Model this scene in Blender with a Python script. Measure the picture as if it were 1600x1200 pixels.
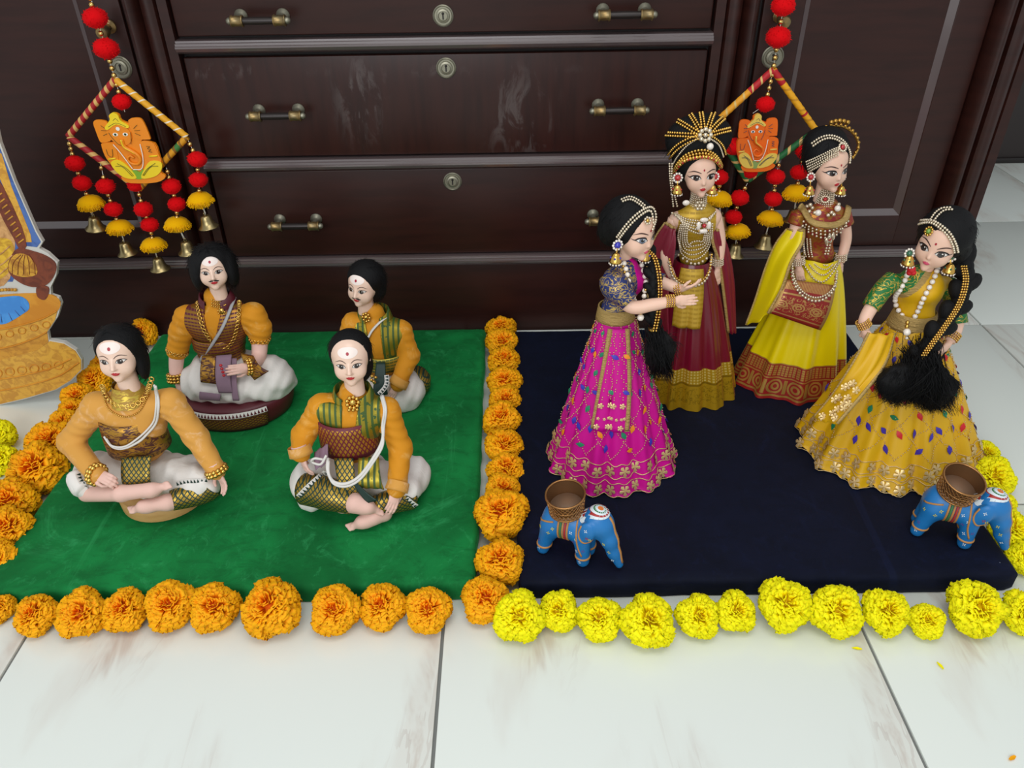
import bpy, bmesh, math, random
import numpy as np
from mathutils import Vector, Matrix
from mathutils.bvhtree import BVHTree

for o in list(bpy.data.objects):
    bpy.data.objects.remove(o)
scene = bpy.context.scene
COL = scene.collection
R = math.radians
PI = math.pi

# ------------------------------------------------------------------ camera
FPX, PITCH, ROLL, CAMH = 1217.0, R(34.3), R(0.9), 0.92
_fw = Vector((0, math.cos(PITCH), -math.sin(PITCH)))
_u0 = Vector((0, math.sin(PITCH), math.cos(PITCH)))
_r0 = Vector((1, 0, 0))
_rc = _r0 * math.cos(ROLL) - _u0 * math.sin(ROLL)
_uc = _r0 * math.sin(ROLL) + _u0 * math.cos(ROLL)
cam_d = bpy.data.cameras.new('camera')
cam = bpy.data.objects.new('camera', cam_d)
COL.objects.link(cam)
mw = Matrix.Identity(4)
for i in range(3):
    mw[i][0], mw[i][1], mw[i][2] = _rc[i], _uc[i], -_fw[i]
mw[2][3] = CAMH
cam.matrix_world = mw
cam_d.sensor_fit = 'HORIZONTAL'
cam_d.sensor_width = 36.0
cam_d.lens = FPX / 1600.0 * 36.0
cam_d.clip_start = 0.02
scene.camera = cam

# ------------------------------------------------------------------ light: white room light, soft daylight from the room behind the camera
world = bpy.data.worlds.new('room_light')
scene.world = world
world.use_nodes = True
bg = world.node_tree.nodes['Background']
bg.inputs['Color'].default_value = (0.93, 0.97, 1.0, 1)
bg.inputs['Strength'].default_value = 0.60


def area(name, loc, rot, sx, sy, power, col=(1, 1, 1)):
    d = bpy.data.lights.new(name, 'AREA')
    d.shape = 'RECTANGLE'
    d.size, d.size_y, d.energy, d.color = sx, sy, power, col
    o = bpy.data.objects.new(name, d)
    COL.objects.link(o)
    o.location, o.rotation_euler = loc, rot
    return o


area('ceiling_light', (0.1, 0.1, 2.6), (0, 0, 0), 1.5, 1.0, 18, (1.0, 0.98, 0.95))
area('window_light', (-0.7, -2.0, 1.75), (R(72), 0, R(-16)), 2.2, 1.6, 50, (0.97, 0.985, 1.0))

vs = scene.view_settings
vs.view_transform = 'Standard'
vs.look = 'None'
vs.gamma = 1.0
vs.use_curve_mapping = False
vs.exposure = 0.0

# ------------------------------------------------------------------ helpers
rnd = random.Random(7)
nrs = np.random.RandomState(11)
A = np.array


def at(px, py, Y):
    """world point on the depth plane y = Y seen at a photo pixel (1600x1200)"""
    d = _fw + _rc * ((px - 800) / FPX) - _uc * ((py - 600) / FPX)
    t = Y / d.y
    return A([d.x * t, Y, CAMH + d.z * t])


def onz(px, py, z=0.0):
    d = _fw + _rc * ((px - 800) / FPX) - _uc * ((py - 600) / FPX)
    t = (z - CAMH) / d.z
    return A([d.x * t, d.y * t, z])


def spl(pts, n=8, closed=False):
    """Catmull-Rom through points"""
    P = A(pts, float)
    m = len(P)
    out = []
    segs = m if closed else m - 1
    for i in range(segs):
        if closed:
            p0, p1, p2, p3 = P[(i - 1) % m], P[i], P[(i + 1) % m], P[(i + 2) % m]
        else:
            p0 = P[i - 1] if i > 0 else 2 * P[0] - P[1]
            p1, p2 = P[i], P[i + 1]
            p3 = P[i + 2] if i + 2 < m else 2 * P[m - 1] - P[m - 2]
        for k in range(n):
            t = k / n
            out.append(.5 * ((2 * p1) + (-p0 + p2) * t + (2 * p0 - 5 * p1 + 4 * p2 - p3) * t * t + (-p0 + 3 * p1 - 3 * p2 + p3) * t ** 3))
    if not closed:
        out.append(P[-1])
    return A(out)


def resample(path, step, closed=False):
    P = A(path, float)
    if closed:
        P = np.vstack([P, P[:1]])
    d = np.r_[0, np.cumsum(np.linalg.norm(np.diff(P, axis=0), axis=1))]
    n = max(2, int(round(d[-1] / step)) + 1)
    s = np.linspace(0, d[-1], n)
    Q = np.stack([np.interp(s, d, P[:, k]) for k in range(P.shape[1])], 1)
    return Q[:-1] if closed else Q


def _sphere_t(seg, ring):
    v, f = [(0, 0, 1)], []
    for i in range(1, ring):
        a = PI * i / ring
        for j in range(seg):
            b = 2 * PI * j / seg
            v.append((math.sin(a) * math.cos(b), math.sin(a) * math.sin(b), math.cos(a)))
    v.append((0, 0, -1))
    for j in range(seg):
        f.append((0, 1 + j, 1 + (j + 1) % seg))
        for i in range(ring - 2):
            a = 1 + i * seg
            f.append((a + j, a + seg + j, a + seg + (j + 1) % seg, a + (j + 1) % seg))
        a = 1 + (ring - 2) * seg
        f.append((a + j, len(v) - 1, a + (j + 1) % seg))
    return A(v, float), f


SPH = {k: _sphere_t(*k) for k in [(4, 2), (6, 4), (8, 5), (12, 8), (20, 12), (32, 20)]}


class MB:
    """collects geometry for one mesh object"""

    def __init__(s):
        s.V, s.F, s.MI, s.UV, s.n = [], [], [], [], 0

    def add(s, V, F, mi=0, UV=None):
        V = A(V, float).reshape(-1, 3)
        s.V.append(V)
        s.UV.append(A(UV, float) if UV is not None else np.zeros((len(V), 2)))
        o = s.n
        s.F.extend([tuple(int(i) + o for i in f) for f in F])
        if isinstance(mi, int):
            s.MI.extend([mi] * len(F))
        else:
            s.MI.extend(mi)
        s.n += len(V)
        return s

    def box(s, lo, hi, mi=0, bev=0.0):
        x0, y0, z0 = lo
        x1, y1, z1 = hi
        b = bev
        if b <= 0:
            v = [(x, y, z) for z in (z0, z1) for y in (y0, y1) for x in (x0, x1)]
            f = [(0, 2, 3, 1), (4, 5, 7, 6), (0, 1, 5, 4), (2, 6, 7, 3), (0, 4, 6, 2), (1, 3, 7, 5)]
            return s.add(v, f, mi)
        bm = bmesh.new()
        bmesh.ops.create_cube(bm, size=1)
        for v in bm.verts:
            v.co = Vector(((x0 + x1) / 2 + v.co.x * (x1 - x0), (y0 + y1) / 2 + v.co.y * (y1 - y0), (z0 + z1) / 2 + v.co.z * (z1 - z0)))
        bmesh.ops.bevel(bm, geom=list(bm.edges), offset=b, segments=2, affect='EDGES', profile=.6)
        bm.verts.index_update()
        s.add([v.co[:] for v in bm.verts], [[v.index for v in f.verts] for f in bm.faces], mi)
        bm.free()
        return s

    def sph(s, C, r, mi=0, t=(6, 4)):
        """spheres at centres C (m,3), radius scalar / (m,) / (m,3)"""
        C = A(C, float).reshape(-1, 3)
        tv, tf = SPH[t]
        r = A(r, float)
        if r.ndim == 0:
            rr = np.full((len(C), 3), float(r))
        elif r.ndim == 1 and len(r) == 3 and len(C) == 1:
            rr = r.reshape(1, 3)
        elif r.ndim == 1:
            rr = np.repeat(r[:, None], 3, 1)
        else:
            rr = r
        V = (tv[None] * rr[:, None, :] + C[:, None, :]).reshape(-1, 3)
        k = len(tv)
        F = []
        for i in range(len(C)):
            F.extend([tuple(a + i * k for a in f) for f in tf])
        return s.add(V, F, mi)

    def inst(s, tv, tf, mats, mi=0, UV=None):
        """template at many 4x4 matrices"""
        tv = A(tv, float)
        k = len(tv)
        for i, m in enumerate(mats):
            m = A(m)
            s.add(tv @ m[:3, :3].T + m[:3, 3], tf, mi, UV)
        return s

    def loft(s, rings, mi=0, closed=True, cap0=False, cap1=False, uv=False, flip=False):
        """rings (m,n,3)"""
        Rg = A(rings, float)
        m, n = Rg.shape[:2]
        if closed:
            Rg = np.concatenate([Rg, Rg[:, :1]], 1)
            n2 = n + 1
        else:
            n2 = n
        U = np.stack(np.meshgrid(np.linspace(0, 1, n2), np.linspace(0, 1, m)), -1).reshape(-1, 2)
        F = []
        if closed and not uv:
            Rg = Rg[:, :-1]
            U = np.stack(np.meshgrid(np.linspace(0, 1, n), np.linspace(0, 1, m)), -1).reshape(-1, 2)
            for i in range(m - 1):
                for j in range(n):
                    F.append((i * n + j, i * n + (j + 1) % n, (i + 1) * n + (j + 1) % n, (i + 1) * n + j))
            k = n
        else:
            for i in range(m - 1):
                for j in range(n2 - 1):
                    F.append((i * n2 + j, i * n2 + j + 1, (i + 1) * n2 + j + 1, (i + 1) * n2 + j))
            k = n2
        if cap0:
            F.append(tuple(range(k - (1 if (closed and uv) else 0)))[::-1])
        if cap1:
            F.append(tuple((m - 1) * k + j for j in range(k - (1 if (closed and uv) else 0))))
        if flip:
            F = [f[::-1] for f in F]
        return s.add(Rg.reshape(-1, 3), F, mi, U)

    def tube(s, path, r, sides=8, mi=0, closed=False, caps=True, uv=False, flat=1.0, nrm=None):
        P = A(path, float)
        m = len(P)
        r = np.full(m, r) if np.ndim(r) == 0 else A(r, float)
        T = np.gradient(P, axis=0)
        if closed:
            T = np.roll(P, -1, 0) - np.roll(P, 1, 0)
        T /= np.linalg.norm(T, axis=1)[:, None] + 1e-12
        ref = A(nrm, float) if nrm is not None else (A([0, 0, 1.]) if abs(T[0][2]) < .9 else A([1., 0, 0]))
        rings = []
        u = ref - T[0] * (ref @ T[0])
        u /= np.linalg.norm(u)
        a = np.linspace(0, 2 * PI, sides, endpoint=False)
        for i in range(m):
            u = u - T[i] * (u @ T[i])
            u /= np.linalg.norm(u) + 1e-12
            w = np.cross(T[i], u)
            rings.append(P[i] + r[i] * (np.cos(a)[:, None] * u * flat + np.sin(a)[:, None] * w))
        if closed:
            rings.append(rings[0])
        return s.loft(rings, mi, cap0=caps and not closed, cap1=caps and not closed, uv=uv)

    def lathe(s, prof, c=(0, 0, 0), n=16, mi=0, axis=None, cap0=True, cap1=True, uv=False):
        """profile [(r,z)...] around z (or a direction)"""
        a = np.linspace(0, 2 * PI, n, endpoint=False)
        rings = []
        if axis is None:
            Rm = np.eye(3)
        else:
            Rm = A(Vector((0, 0, 1)).rotation_difference(Vector(axis)).to_matrix())
        for r, z in prof:
            q = np.stack([r * np.cos(a), r * np.sin(a), np.full(n, z)], 1)
            rings.append(q @ Rm.T + A(c))
        return s.loft(rings, mi, cap0=cap0, cap1=cap1, uv=uv)

    def prism(s, poly, fn, d0, d1, mi=0, mi_side=None):
        """2-D outline extruded; fn(x, y, d) -> 3-D"""
        n = len(poly)
        V = [fn(x, y, d0) for x, y in poly] + [fn(x, y, d1) for x, y in poly]
        F = [tuple(range(n)), tuple(range(2 * n - 1, n - 1, -1))]
        F += [(i, n + i, n + (i + 1) % n, (i + 1) % n) for i in range(n)]
        ms = mi if mi_side is None else mi_side
        return s.add(V, F, [mi, mi] + [ms] * n)

    def build(s, name, mats, parent=None, M=None, smooth=True, auto=None):
        V = np.concatenate(s.V) if s.V else np.zeros((0, 3))
        UV = np.concatenate(s.UV)
        if M is not None:
            M = A(M)
            V = V @ M[:3, :3].T + M[:3, 3]
        base = A(parent_loc(parent))
        me = bpy.data.meshes.new(name)
        me.from_pydata((V - base).tolist(), [], s.F)
        mats = mats if isinstance(mats, (list, tuple)) else [mats]
        for m in mats:
            me.materials.append(m)
        me.polygons.foreach_set('material_index', s.MI)
        if np.any(UV):
            ul = me.uv_layers.new(name='uv')
            li = np.zeros(len(me.loops), dtype=np.int32)
            me.loops.foreach_get('vertex_index', li)
            ul.data.foreach_set('uv', UV[li].ravel())
        if smooth:
            me.polygons.foreach_set('use_smooth', [True] * len(me.polygons))
        me.update()
        if auto:
            me.set_sharp_from_angle(angle=R(auto))
        o = bpy.data.objects.new(name, me)
        COL.objects.link(o)
        if parent is not None:
            o.parent = parent
        return o

    def bvh(s, M=None):
        V = np.concatenate(s.V)
        return BVHTree.FromPolygons(V.tolist(), s.F)


def parent_loc(p):
    l = Vector((0, 0, 0))
    while p is not None:
        l += p.location
        p = p.parent
    return l


def tag(o, label=None, cat=None, group=None, kind=None):
    if label:
        o['label'] = label
    if cat:
        o['category'] = cat
    if group:
        o['group'] = group
    if kind:
        o['kind'] = kind
    return o


def empty(name, loc, label=None, cat=None, group=None, kind=None):
    o = bpy.data.objects.new(name, None)
    o.empty_display_size = .02
    COL.objects.link(o)
    o.location = loc
    return tag(o, label, cat, group, kind)


def share(name, src, parent, loc=(0, 0, 0), rot=(0, 0, 0), scale=(1, 1, 1)):
    o = bpy.data.objects.new(name, src.data if hasattr(src, 'data') else src)
    COL.objects.link(o)
    o.parent = parent
    o.location, o.rotation_euler, o.scale = loc, rot, scale
    return o


# signed distance shapes -------------------------------------------------
def sd_ell(P, c, r, Rm=None):
    q = P - A(c)
    if Rm is not None:
        q = q @ Rm
    r = A(r, float)
    k0 = np.linalg.norm(q / r, axis=1)
    k1 = np.linalg.norm(q / (r * r), axis=1) + 1e-9
    return k0 * (k0 - 1) / k1


def sd_cap(P, a, b, ra, rb):
    a, b = A(a, float), A(b, float)
    ab = b - a
    h = np.clip(((P - a) @ ab) / (ab @ ab + 1e-12), 0, 1)
    return np.linalg.norm(P - a - h[:, None] * ab, axis=1) - (ra + (rb - ra) * h)


def smin(a, b, k):
    h = np.clip(.5 + .5 * (b - a) / k, 0, 1)
    return b * (1 - h) + a * h - k * h * (1 - h)


def smax(a, b, k):
    return -smin(-a, -b, k)


def sd_chain(P, pts, rad, k=.004):
    d = None
    for i in range(len(pts) - 1):
        e = sd_cap(P, pts[i], pts[i + 1], rad[i], rad[i + 1])
        d = e if d is None else smin(d, e, k)
    return d


def surfnet(f, lo, hi, h):
    lo, hi = A(lo, float), A(hi, float)
    n = np.ceil((hi - lo) / h).astype(int) + 1
    ax = [lo[i] + h * np.arange(n[i]) for i in range(3)]
    G = np.stack(np.meshgrid(*ax, indexing='ij'), -1)
    D = f(G.reshape(-1, 3)).reshape(n)
    S = D < 0
    c = [(i, j, k) for i in (0, 1) for j in (0, 1) for k in (0, 1)]

    def sl(B, o):
        return B[o[0]:n[0] - 1 + o[0], o[1]:n[1] - 1 + o[1], o[2]:n[2] - 1 + o[2]]
    cnt = sum(sl(S, o).astype(int) for o in c)
    act = (cnt > 0) & (cnt < 8)
    idx = np.full(act.shape, -1, int)
    ids = np.argwhere(act)
    idx[act] = np.arange(len(ids))
    acc = np.zeros((len(ids), 3))
    num = np.zeros(len(ids))
    for a_ in range(8):
        for b_ in range(a_ + 1, 8):
            oa, ob = c[a_], c[b_]
            if sum(abs(oa[q] - ob[q]) for q in range(3)) != 1:
                continue
            da, db = sl(D, oa)[act], sl(D, ob)[act]
            m = (da < 0) != (db < 0)
            t = np.where(m, da / np.where(m, da - db, 1), 0)
            p = A(oa)[None] + t[:, None] * (A(ob) - A(oa))[None]
            acc[m] += p[m]
            num[m] += 1
    V = lo + h * (ids + acc / num[:, None])
    F = []
    for axx in range(3):
        u, v = (axx + 1) % 3, (axx + 2) % 3
        e = [slice(None)] * 3
        e2 = [slice(None)] * 3
        e[axx] = slice(0, n[axx] - 1)
        e2[axx] = slice(1, n[axx])
        ch = S[tuple(e)] != S[tuple(e2)]
        pos = np.argwhere(ch)
        ok = (pos[:, u] > 0) & (pos[:, v] > 0) & (pos[:, u] < n[u] - 1) & (pos[:, v] < n[v] - 1)
        pos = pos[ok]
        du, dv = np.zeros(3, int), np.zeros(3, int)
        du[u] = 1
        dv[v] = 1
        q = [pos - du - dv, pos - dv, pos, pos - du]
        Q = np.stack([idx[tuple(w.T)] for w in q], 1)
        ins = S[tuple(pos.T)]
        Q[~ins] = Q[~ins][:, ::-1]
        F.append(Q)
    F = np.concatenate(F)
    F = F[(F >= 0).all(1)]
    return V, F.tolist()


def rotm(yaw=0, pitch=0, roll=0):
    return A((Matrix.Rotation(R(yaw), 3, 'Z') @ Matrix.Rotation(R(pitch), 3, 'X') @ Matrix.Rotation(R(roll), 3, 'Y')))


def xf(loc, rot3, sc=1.0):
    M = np.eye(4)
    M[:3, :3] = A(rot3) * A(sc)
    M[:3, 3] = loc
    return M


def frame(z, x_hint):
    """rotation whose third column is z and first column near x_hint"""
    z = A(z, float)
    z /= np.linalg.norm(z)
    x = A(x_hint, float)
    x = x - z * (x @ z)
    x /= np.linalg.norm(x)
    return np.stack([x, np.cross(z, x), z], 1)


# materials ---------------------------------------------------------------
def c(h, a=1.0):
    h = h.lstrip('#')
    v = [int(h[i:i + 2], 16) / 255 for i in (0, 2, 4)]
    return tuple(x / 12.92 if x <= .04045 else ((x + .055) / 1.055) ** 2.4 for x in v) + (a,)


class X:
    """a value socket with arithmetic, for pattern formulas"""

    def __init__(s, nt, so):
        s.nt, s.so = nt, so

    def op(s, o, b=None, cc=None):
        n = s.nt.nodes.new('ShaderNodeMath')
        n.operation = o
        for i, v in enumerate((s, b, cc)):
            if v is None:
                continue
            if isinstance(v, X):
                s.nt.links.new(v.so, n.inputs[i])
            else:
                n.inputs[i].default_value = v
        return X(s.nt, n.outputs[0])

    def __add__(s, b): return s.op('ADD', b)
    def __sub__(s, b): return s.op('SUBTRACT', b)
    def __mul__(s, b): return s.op('MULTIPLY', b)
    def __truediv__(s, b): return s.op('DIVIDE', b)
    def sin(s): return s.op('SINE')
    def cos(s): return s.op('COSINE')
    def frac(s): return s.op('FRACT')
    def floor(s): return s.op('FLOOR')
    def abs(s): return s.op('ABSOLUTE')
    def gt(s, b): return s.op('GREATER_THAN', b)
    def lt(s, b): return s.op('LESS_THAN', b)
    def min(s, b): return s.op('MINIMUM', b)
    def max(s, b): return s.op('MAXIMUM', b)
    def sqrt(s): return s.op('SQRT')
    def tri(s): return (s.frac() - .5).abs() * 2.0
    def rng(s, a, b): return s.gt(a) * s.lt(b)


class Mat:
    def __init__(s, name, col=(.5, .5, .5, 1), rough=.5, metal=0.0, spec=.5, sheen=0.0, sheen_col=None, coat=0.0, sub=0.0):
        s.m = bpy.data.materials.new(name)
        s.m.use_nodes = True
        s.nt = s.m.node_tree
        s.b = s.nt.nodes['Principled BSDF']
        s.col = col
        s.b.inputs['Base Color'].default_value = col
        s.b.inputs['Roughness'].default_value = rough
        s.b.inputs['Metallic'].default_value = metal
        s.b.inputs['Specular IOR Level'].default_value = spec
        s.b.inputs['Coat Weight'].default_value = coat
        s.b.inputs['Coat Roughness'].default_value = .12
        if sheen:
            s.b.inputs['Sheen Weight'].default_value = sheen
            s.b.inputs['Sheen Roughness'].default_value = .35
            s.b.inputs['Sheen Tint'].default_value = sheen_col or col
        if sub:
            s.b.inputs['Subsurface Weight'].default_value = sub
            s.b.inputs['Subsurface Radius'].default_value = (.01, .004, .002)
        s.curc = None

    def node(s, t):
        return s.nt.nodes.new(t)

    def uv(s):
        t = s.node('ShaderNodeTexCoord')
        q = s.node('ShaderNodeSeparateXYZ')
        s.nt.links.new(t.outputs['UV'], q.inputs[0])
        return X(s.nt, q.outputs[0]), X(s.nt, q.outputs[1])

    def obj(s):
        t = s.node('ShaderNodeTexCoord')
        q = s.node('ShaderNodeSeparateXYZ')
        s.nt.links.new(t.outputs['Object'], q.inputs[0])
        return X(s.nt, q.outputs[0]), X(s.nt, q.outputs[1]), X(s.nt, q.outputs[2])

    def noise(s, scale=10, detail=3, rough=.55, stretch=None, coord='Object', dist=0.0):
        t = s.node('ShaderNodeTexCoord')
        n = s.node('ShaderNodeTexNoise')
        n.inputs['Scale'].default_value = scale
        n.inputs['Detail'].default_value = detail
        n.inputs['Roughness'].default_value = rough
        n.inputs['Distortion'].default_value = dist
        src = t.outputs[coord]
        if stretch:
            mp = s.node('ShaderNodeMapping')
            mp.inputs['Scale'].default_value = stretch
            s.nt.links.new(src, mp.inputs[0])
            src = mp.outputs[0]
        s.nt.links.new(src, n.inputs['Vector'])
        return X(s.nt, n.outputs[0])

    def vor(s, scale=20, feature='F1', coord='Object'):
        t = s.node('ShaderNodeTexCoord')
        n = s.node('ShaderNodeTexVoronoi')
        n.inputs['Scale'].default_value = scale
        n.feature = feature
        s.nt.links.new(t.outputs[coord], n.inputs['Vector'])
        return X(s.nt, n.outputs['Distance'])

    def ramp(s, x, a, b):
        n = s.node('ShaderNodeMapRange')
        n.inputs['From Min'].default_value = a
        n.inputs['From Max'].default_value = b
        n.clamp = True
        n.interpolation_type = 'SMOOTHSTEP'
        s.nt.links.new(x.so, n.inputs['Value'])
        return X(s.nt, n.outputs[0])

    def over(s, mask, col, to='Base Color'):
        """lay a colour over the current one where mask = 1"""
        n = s.node('ShaderNodeMix')
        n.data_type = 'RGBA'
        if isinstance(mask, X):
            s.nt.links.new(mask.so, n.inputs[0])
        else:
            n.inputs[0].default_value = mask
        if s.curc is None:
            n.inputs[6].default_value = s.col
        else:
            s.nt.links.new(s.curc, n.inputs[6])
        n.inputs[7].default_value = col
        s.curc = n.outputs[2]
        s.nt.links.new(s.curc, s.b.inputs[to])
        return s

    def val(s, inp, x, a=0.0, b=1.0):
        y = x * (b - a) + a
        s.nt.links.new(y.so, s.b.inputs[inp])
        return s

    def bump(s, x, strength=.3, dist=.002):
        n = s.node('ShaderNodeBump')
        n.inputs['Strength'].default_value = strength
        n.inputs['Distance'].default_value = dist
        s.nt.links.new(x.so, n.inputs['Height'])
        s.nt.links.new(n.outputs[0], s.b.inputs['Normal'])
        return s


def ordw(i):
    return ['first', 'second', 'third', 'fourth', 'fifth', 'sixth', 'seventh', 'eighth', 'ninth', 'tenth', 'eleventh', 'twelfth', 'thirteenth'][i]

# ------------------------------------------------------------------ setting: tiled floor and the wall behind the cabinet
m_grout = Mat('grout', c('#7a7c79'), .8).m
_t = Mat('marble_tile', c('#e4eae3'), .17, spec=.4)
_v1 = _t.ramp(_t.noise(2.7, 4, .55, (1.9, .55, 1), dist=.5), .50, .66)
_v2 = _t.ramp(_t.noise(9, 4, .65, (1.7, .5, 1), dist=.6), .50, .70)
_t.over(_v1 * _v2 * .8, c('#b8a596'))
_t.over(_v1 * .34, c('#cfc6bb'))
_t.over(_t.ramp(_t.noise(1.3, 2), .35, .75) * .25, c('#d9dfdd'))
_ln = (_t.noise(3.2, 5, .6, (1.3, .35, 1), dist=1.4) - .5).abs()
_t.over((X(_t.nt, _ln.so).lt(.010)) * _v1 * .22, c('#a58f83'))
m_tile = _t.m

TS, TX, TY = .5985, -.703, .965
fl = MB()
fl.box((TX - 3 * TS, TY - 4 * TS, -.05), (TX + 6 * TS, TY + 4 * TS, -.0035))
floor = tag(fl.build('floor', m_grout, smooth=False), kind='structure')
tmesh = MB()
tmesh.box((-TS / 2 + .0024, -TS / 2 + .0024, -.012), (TS / 2 - .0024, TS / 2 - .0024, 0), bev=.0006)
t0 = None
for i in range(-3, 6):
    for j in range(-4, 4):
        loc = (TX + (i + .5) * TS, TY + (j + .5) * TS, 0)
        if t0 is None:
            t0 = tmesh.build('tile', m_tile, floor)
            t0.location = loc
        else:
            share('tile', t0, floor, loc, (0, 0, 0))

_w = Mat('dark_wall_panelling', c('#2b2322'), .45)
wl = MB()
wl.box((TX - 3 * TS, 2.68, 0), (TX + 6 * TS, 2.78, 2.7))
tag(wl.build('wall_back', _w.m, smooth=False), kind='structure')
bb = MB()
bb.box((TX - 3 * TS, 2.668, 0), (TX + 6 * TS, 2.68, .018), bev=.003)
tag(bb.build('baseboard_back', Mat('dark_skirting', c('#1c1615'), .5).m), kind='structure')

# ------------------------------------------------------------------ dark wooden sideboard
_w = Mat('dark_polished_wood', c('#321712'), .36, spec=.33)
_gr = _w.noise(6, 5, .6, (1, 1, 9))
_w.over(_w.ramp(_gr, .35, .75) * .6, c('#1d0d0b'))
_w.val('Roughness', _w.noise(5, 4), .28, .46)
m_wood = _w.m
_w = Mat('scuffed_drawer_wood', c('#321712'), .34, spec=.33)
_gr = _w.noise(6, 5, .6, (9, 1, 1))
_w.over(_w.ramp(_gr, .35, .75) * .6, c('#1d0d0b'))
ox, oy, oz = _w.obj()


def blotch(cx, cz, rx, rz, amt):
    d = (((ox - cx) / rx).op('POWER', 2.0) + ((oz - cz) / rz).op('POWER', 2.0)).sqrt()
    return (_w.ramp(d, 1.0, .25)) * amt


_n = _w.ramp(_w.noise(26, 5, .65, (1.3, 1, .45), dist=1.2), .5, .66)
_m = blotch(-.17, .10, .07, .12, .5).max(blotch(.14, .07, .10, .12, .5)).max(blotch(-.43, .165, .10, .02, .35)).max(blotch(0.0, .16, .35, .015, .2))
_w.over(_m * _n * .8, c('#6a6260'))
_w.over(_w.vor(9).lt(.012) * .5, c('#8d8783'))
m_drawer = _w.m
_w = Mat('moulding_wood_painted_sheen', c('#5a4d4d'), .28, spec=.9, coat=1.0)  # same dark wood, base colour lightened to carry the reflected room light
m_mould = _w.m
m_dark = Mat('shadow_gap_wood', c('#120a09'), .6).m
_w = Mat('aged_brass', c('#a4895a'), .4, .9)
_w.over(_w.ramp(_w.noise(60, 3), .4, .7) * .6, c('#6d6a58'))
m_brass = _w.m
m_pewter = Mat('dull_pewter', c('#918e7d'), .42, .8).m
m_bar = Mat('dark_handle_bar', c('#2d2624'), .35, .3).m

CX = -.116
cab = empty('sideboard', (CX, 1.60, 0), 'dark brown polished wooden sideboard with three drawers and two doors', 'sideboard')


def ex_x(mb, prof, x0, x1, mi=0):
    mb.loft([[(x, y, z) for y, z in prof] for x in (x0, x1)], mi, cap0=True, cap1=True)


def ex_z(mb, prof, z0, z1, mi=0):
    mb.loft([[(x, y, z) for x, y in prof] for z in (z0, z1)], mi, cap0=True, cap1=True)


XL, XR = CX - 1.109, CX + 1.109     # outer ends
mb = MB()
mb.box((XL + .01, 1.60, .02), (XR - .01, 2.05, .93))
mb.box((XL + .012, 1.585, .17), (XR - .012, 1.602, .93))
mb.build('carcass', m_dark, cab, smooth=False)
mb = MB()
mb.box((XL, 1.569, 0), (XR, 2.05, .172), bev=.002)
mb.build('plinth', m_wood, cab)
mb = MB()
mb.box((XL - .02, 1.56, .93), (XR + .02, 2.07, .965), bev=.006)
mb.build('top', m_wood, cab)


def rail(name, z, x0, x1, y0, h=.024, d=.02):
    p = [(y0 + .02, z - h), (y0 - d * .35, z - h), (y0 - d * .8, z - h * .8), (y0 - d, z - h * .55), (y0 - d, z - h * .42), (y0 - d * .86, z - h * .38),
         (y0 - d * .84, z - h * .22), (y0 - d * .62, z - h * .18), (y0 - d * .6, z - h * .04), (y0 - d * .3, z), (y0 + .02, z)]
    q = MB()
    ex_x(q, p, x0, x1)
    return q.build(name, m_mould, cab, auto=25)


rail('rail', .640, -.615, .384, 1.568)
rail('rail', .414, -.615, .384, 1.568)
rail('base_moulding', .197, XL - .004, XR + .004, 1.569, .022, .018)
rail('rail', .868, -.615, .384, 1.568)


def pilaster(x0, x1, sgn):
    w = x1 - x0
    n = 28
    P = []
    for i in range(n + 1):
        t = i / n
        tt = t if sgn > 0 else 1 - t
        # rounded reed, groove, flat reed
        if tt < .36:
            y = 1.567 - .026 * math.sin(PI * tt / .36) ** .7
        elif tt < .42:
            y = 1.572
        elif tt < .72:
            y = 1.556 - .006 * math.sin(PI * (tt - .42) / .30)
        elif tt < .76:
            y = 1.565
        else:
            y = 1.558
        P.append((x0 + w * t, y))
    P += [(x1, 1.60), (x0, 1.60)]
    q = MB()
    ex_z(q, P, .197, .93)
    return q.build('pilaster', m_wood, cab, auto=35)


pilaster(-.697, -.615, 1)
pilaster(.384, .465, -1)
pilaster(.905, XR, 1)
pilaster(XL, -1.137, -1)


def handle(par, cx, z, yf):
    q = MB()
    yb = yf - .03
    for s in (-1, 1):
        px = cx + s * .0385
        q.lathe([(.0, 0), (.0125, 0), (.012, .003), (.007, .006), (.0055, .014), (.0065, .028)], (px, yf, z + .004), 16, 1, axis=(0, -1, -.12))
        q.lathe([(.0, -.011), (.0095, -.011), (.0105, -.009), (.0088, -.007), (.0092, 0), (.0088, .007), (.0105, .009), (.0095, .011), (0, .011)], (px, yb, z), 18, 0, axis=(1, 0, 0))
        q.lathe([(.0, 0), (.006, 0), (.0065, .004), (.004, .008), (0, .009)], (cx + s * .0495, yb, z), 12, 1, axis=(s, 0, 0))
    q.lathe([(.0062, -.03), (.0068, 0), (.0062, .03)], (cx, yb, z), 14, 2, axis=(1, 0, 0))
    return q.build('drawer_handle', [m_brass, m_pewter, m_bar], par, auto=50)


def lock(par, x, z, yf, r=.019):
    q = MB()
    q.lathe([(r, 0), (r, .002), (r * .9, .0035), (r * .82, .002), (r * .66, .002), (r * .62, .005), (r * .45, .006), (r * .40, .004), (0, .004)], (x, yf, z), 24, 0, axis=(0, -1, 0), cap0=False, cap1=False)
    q.box((x - .0012, yf - .0052, z - .006), (x + .0012, yf - .0038, z + .004), 1)
    q.sph([(x, yf - .004, z + .004)], .0025, 1)
    return q.build('lock_plate', [m_pewter, m_dark], par, auto=40)


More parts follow.
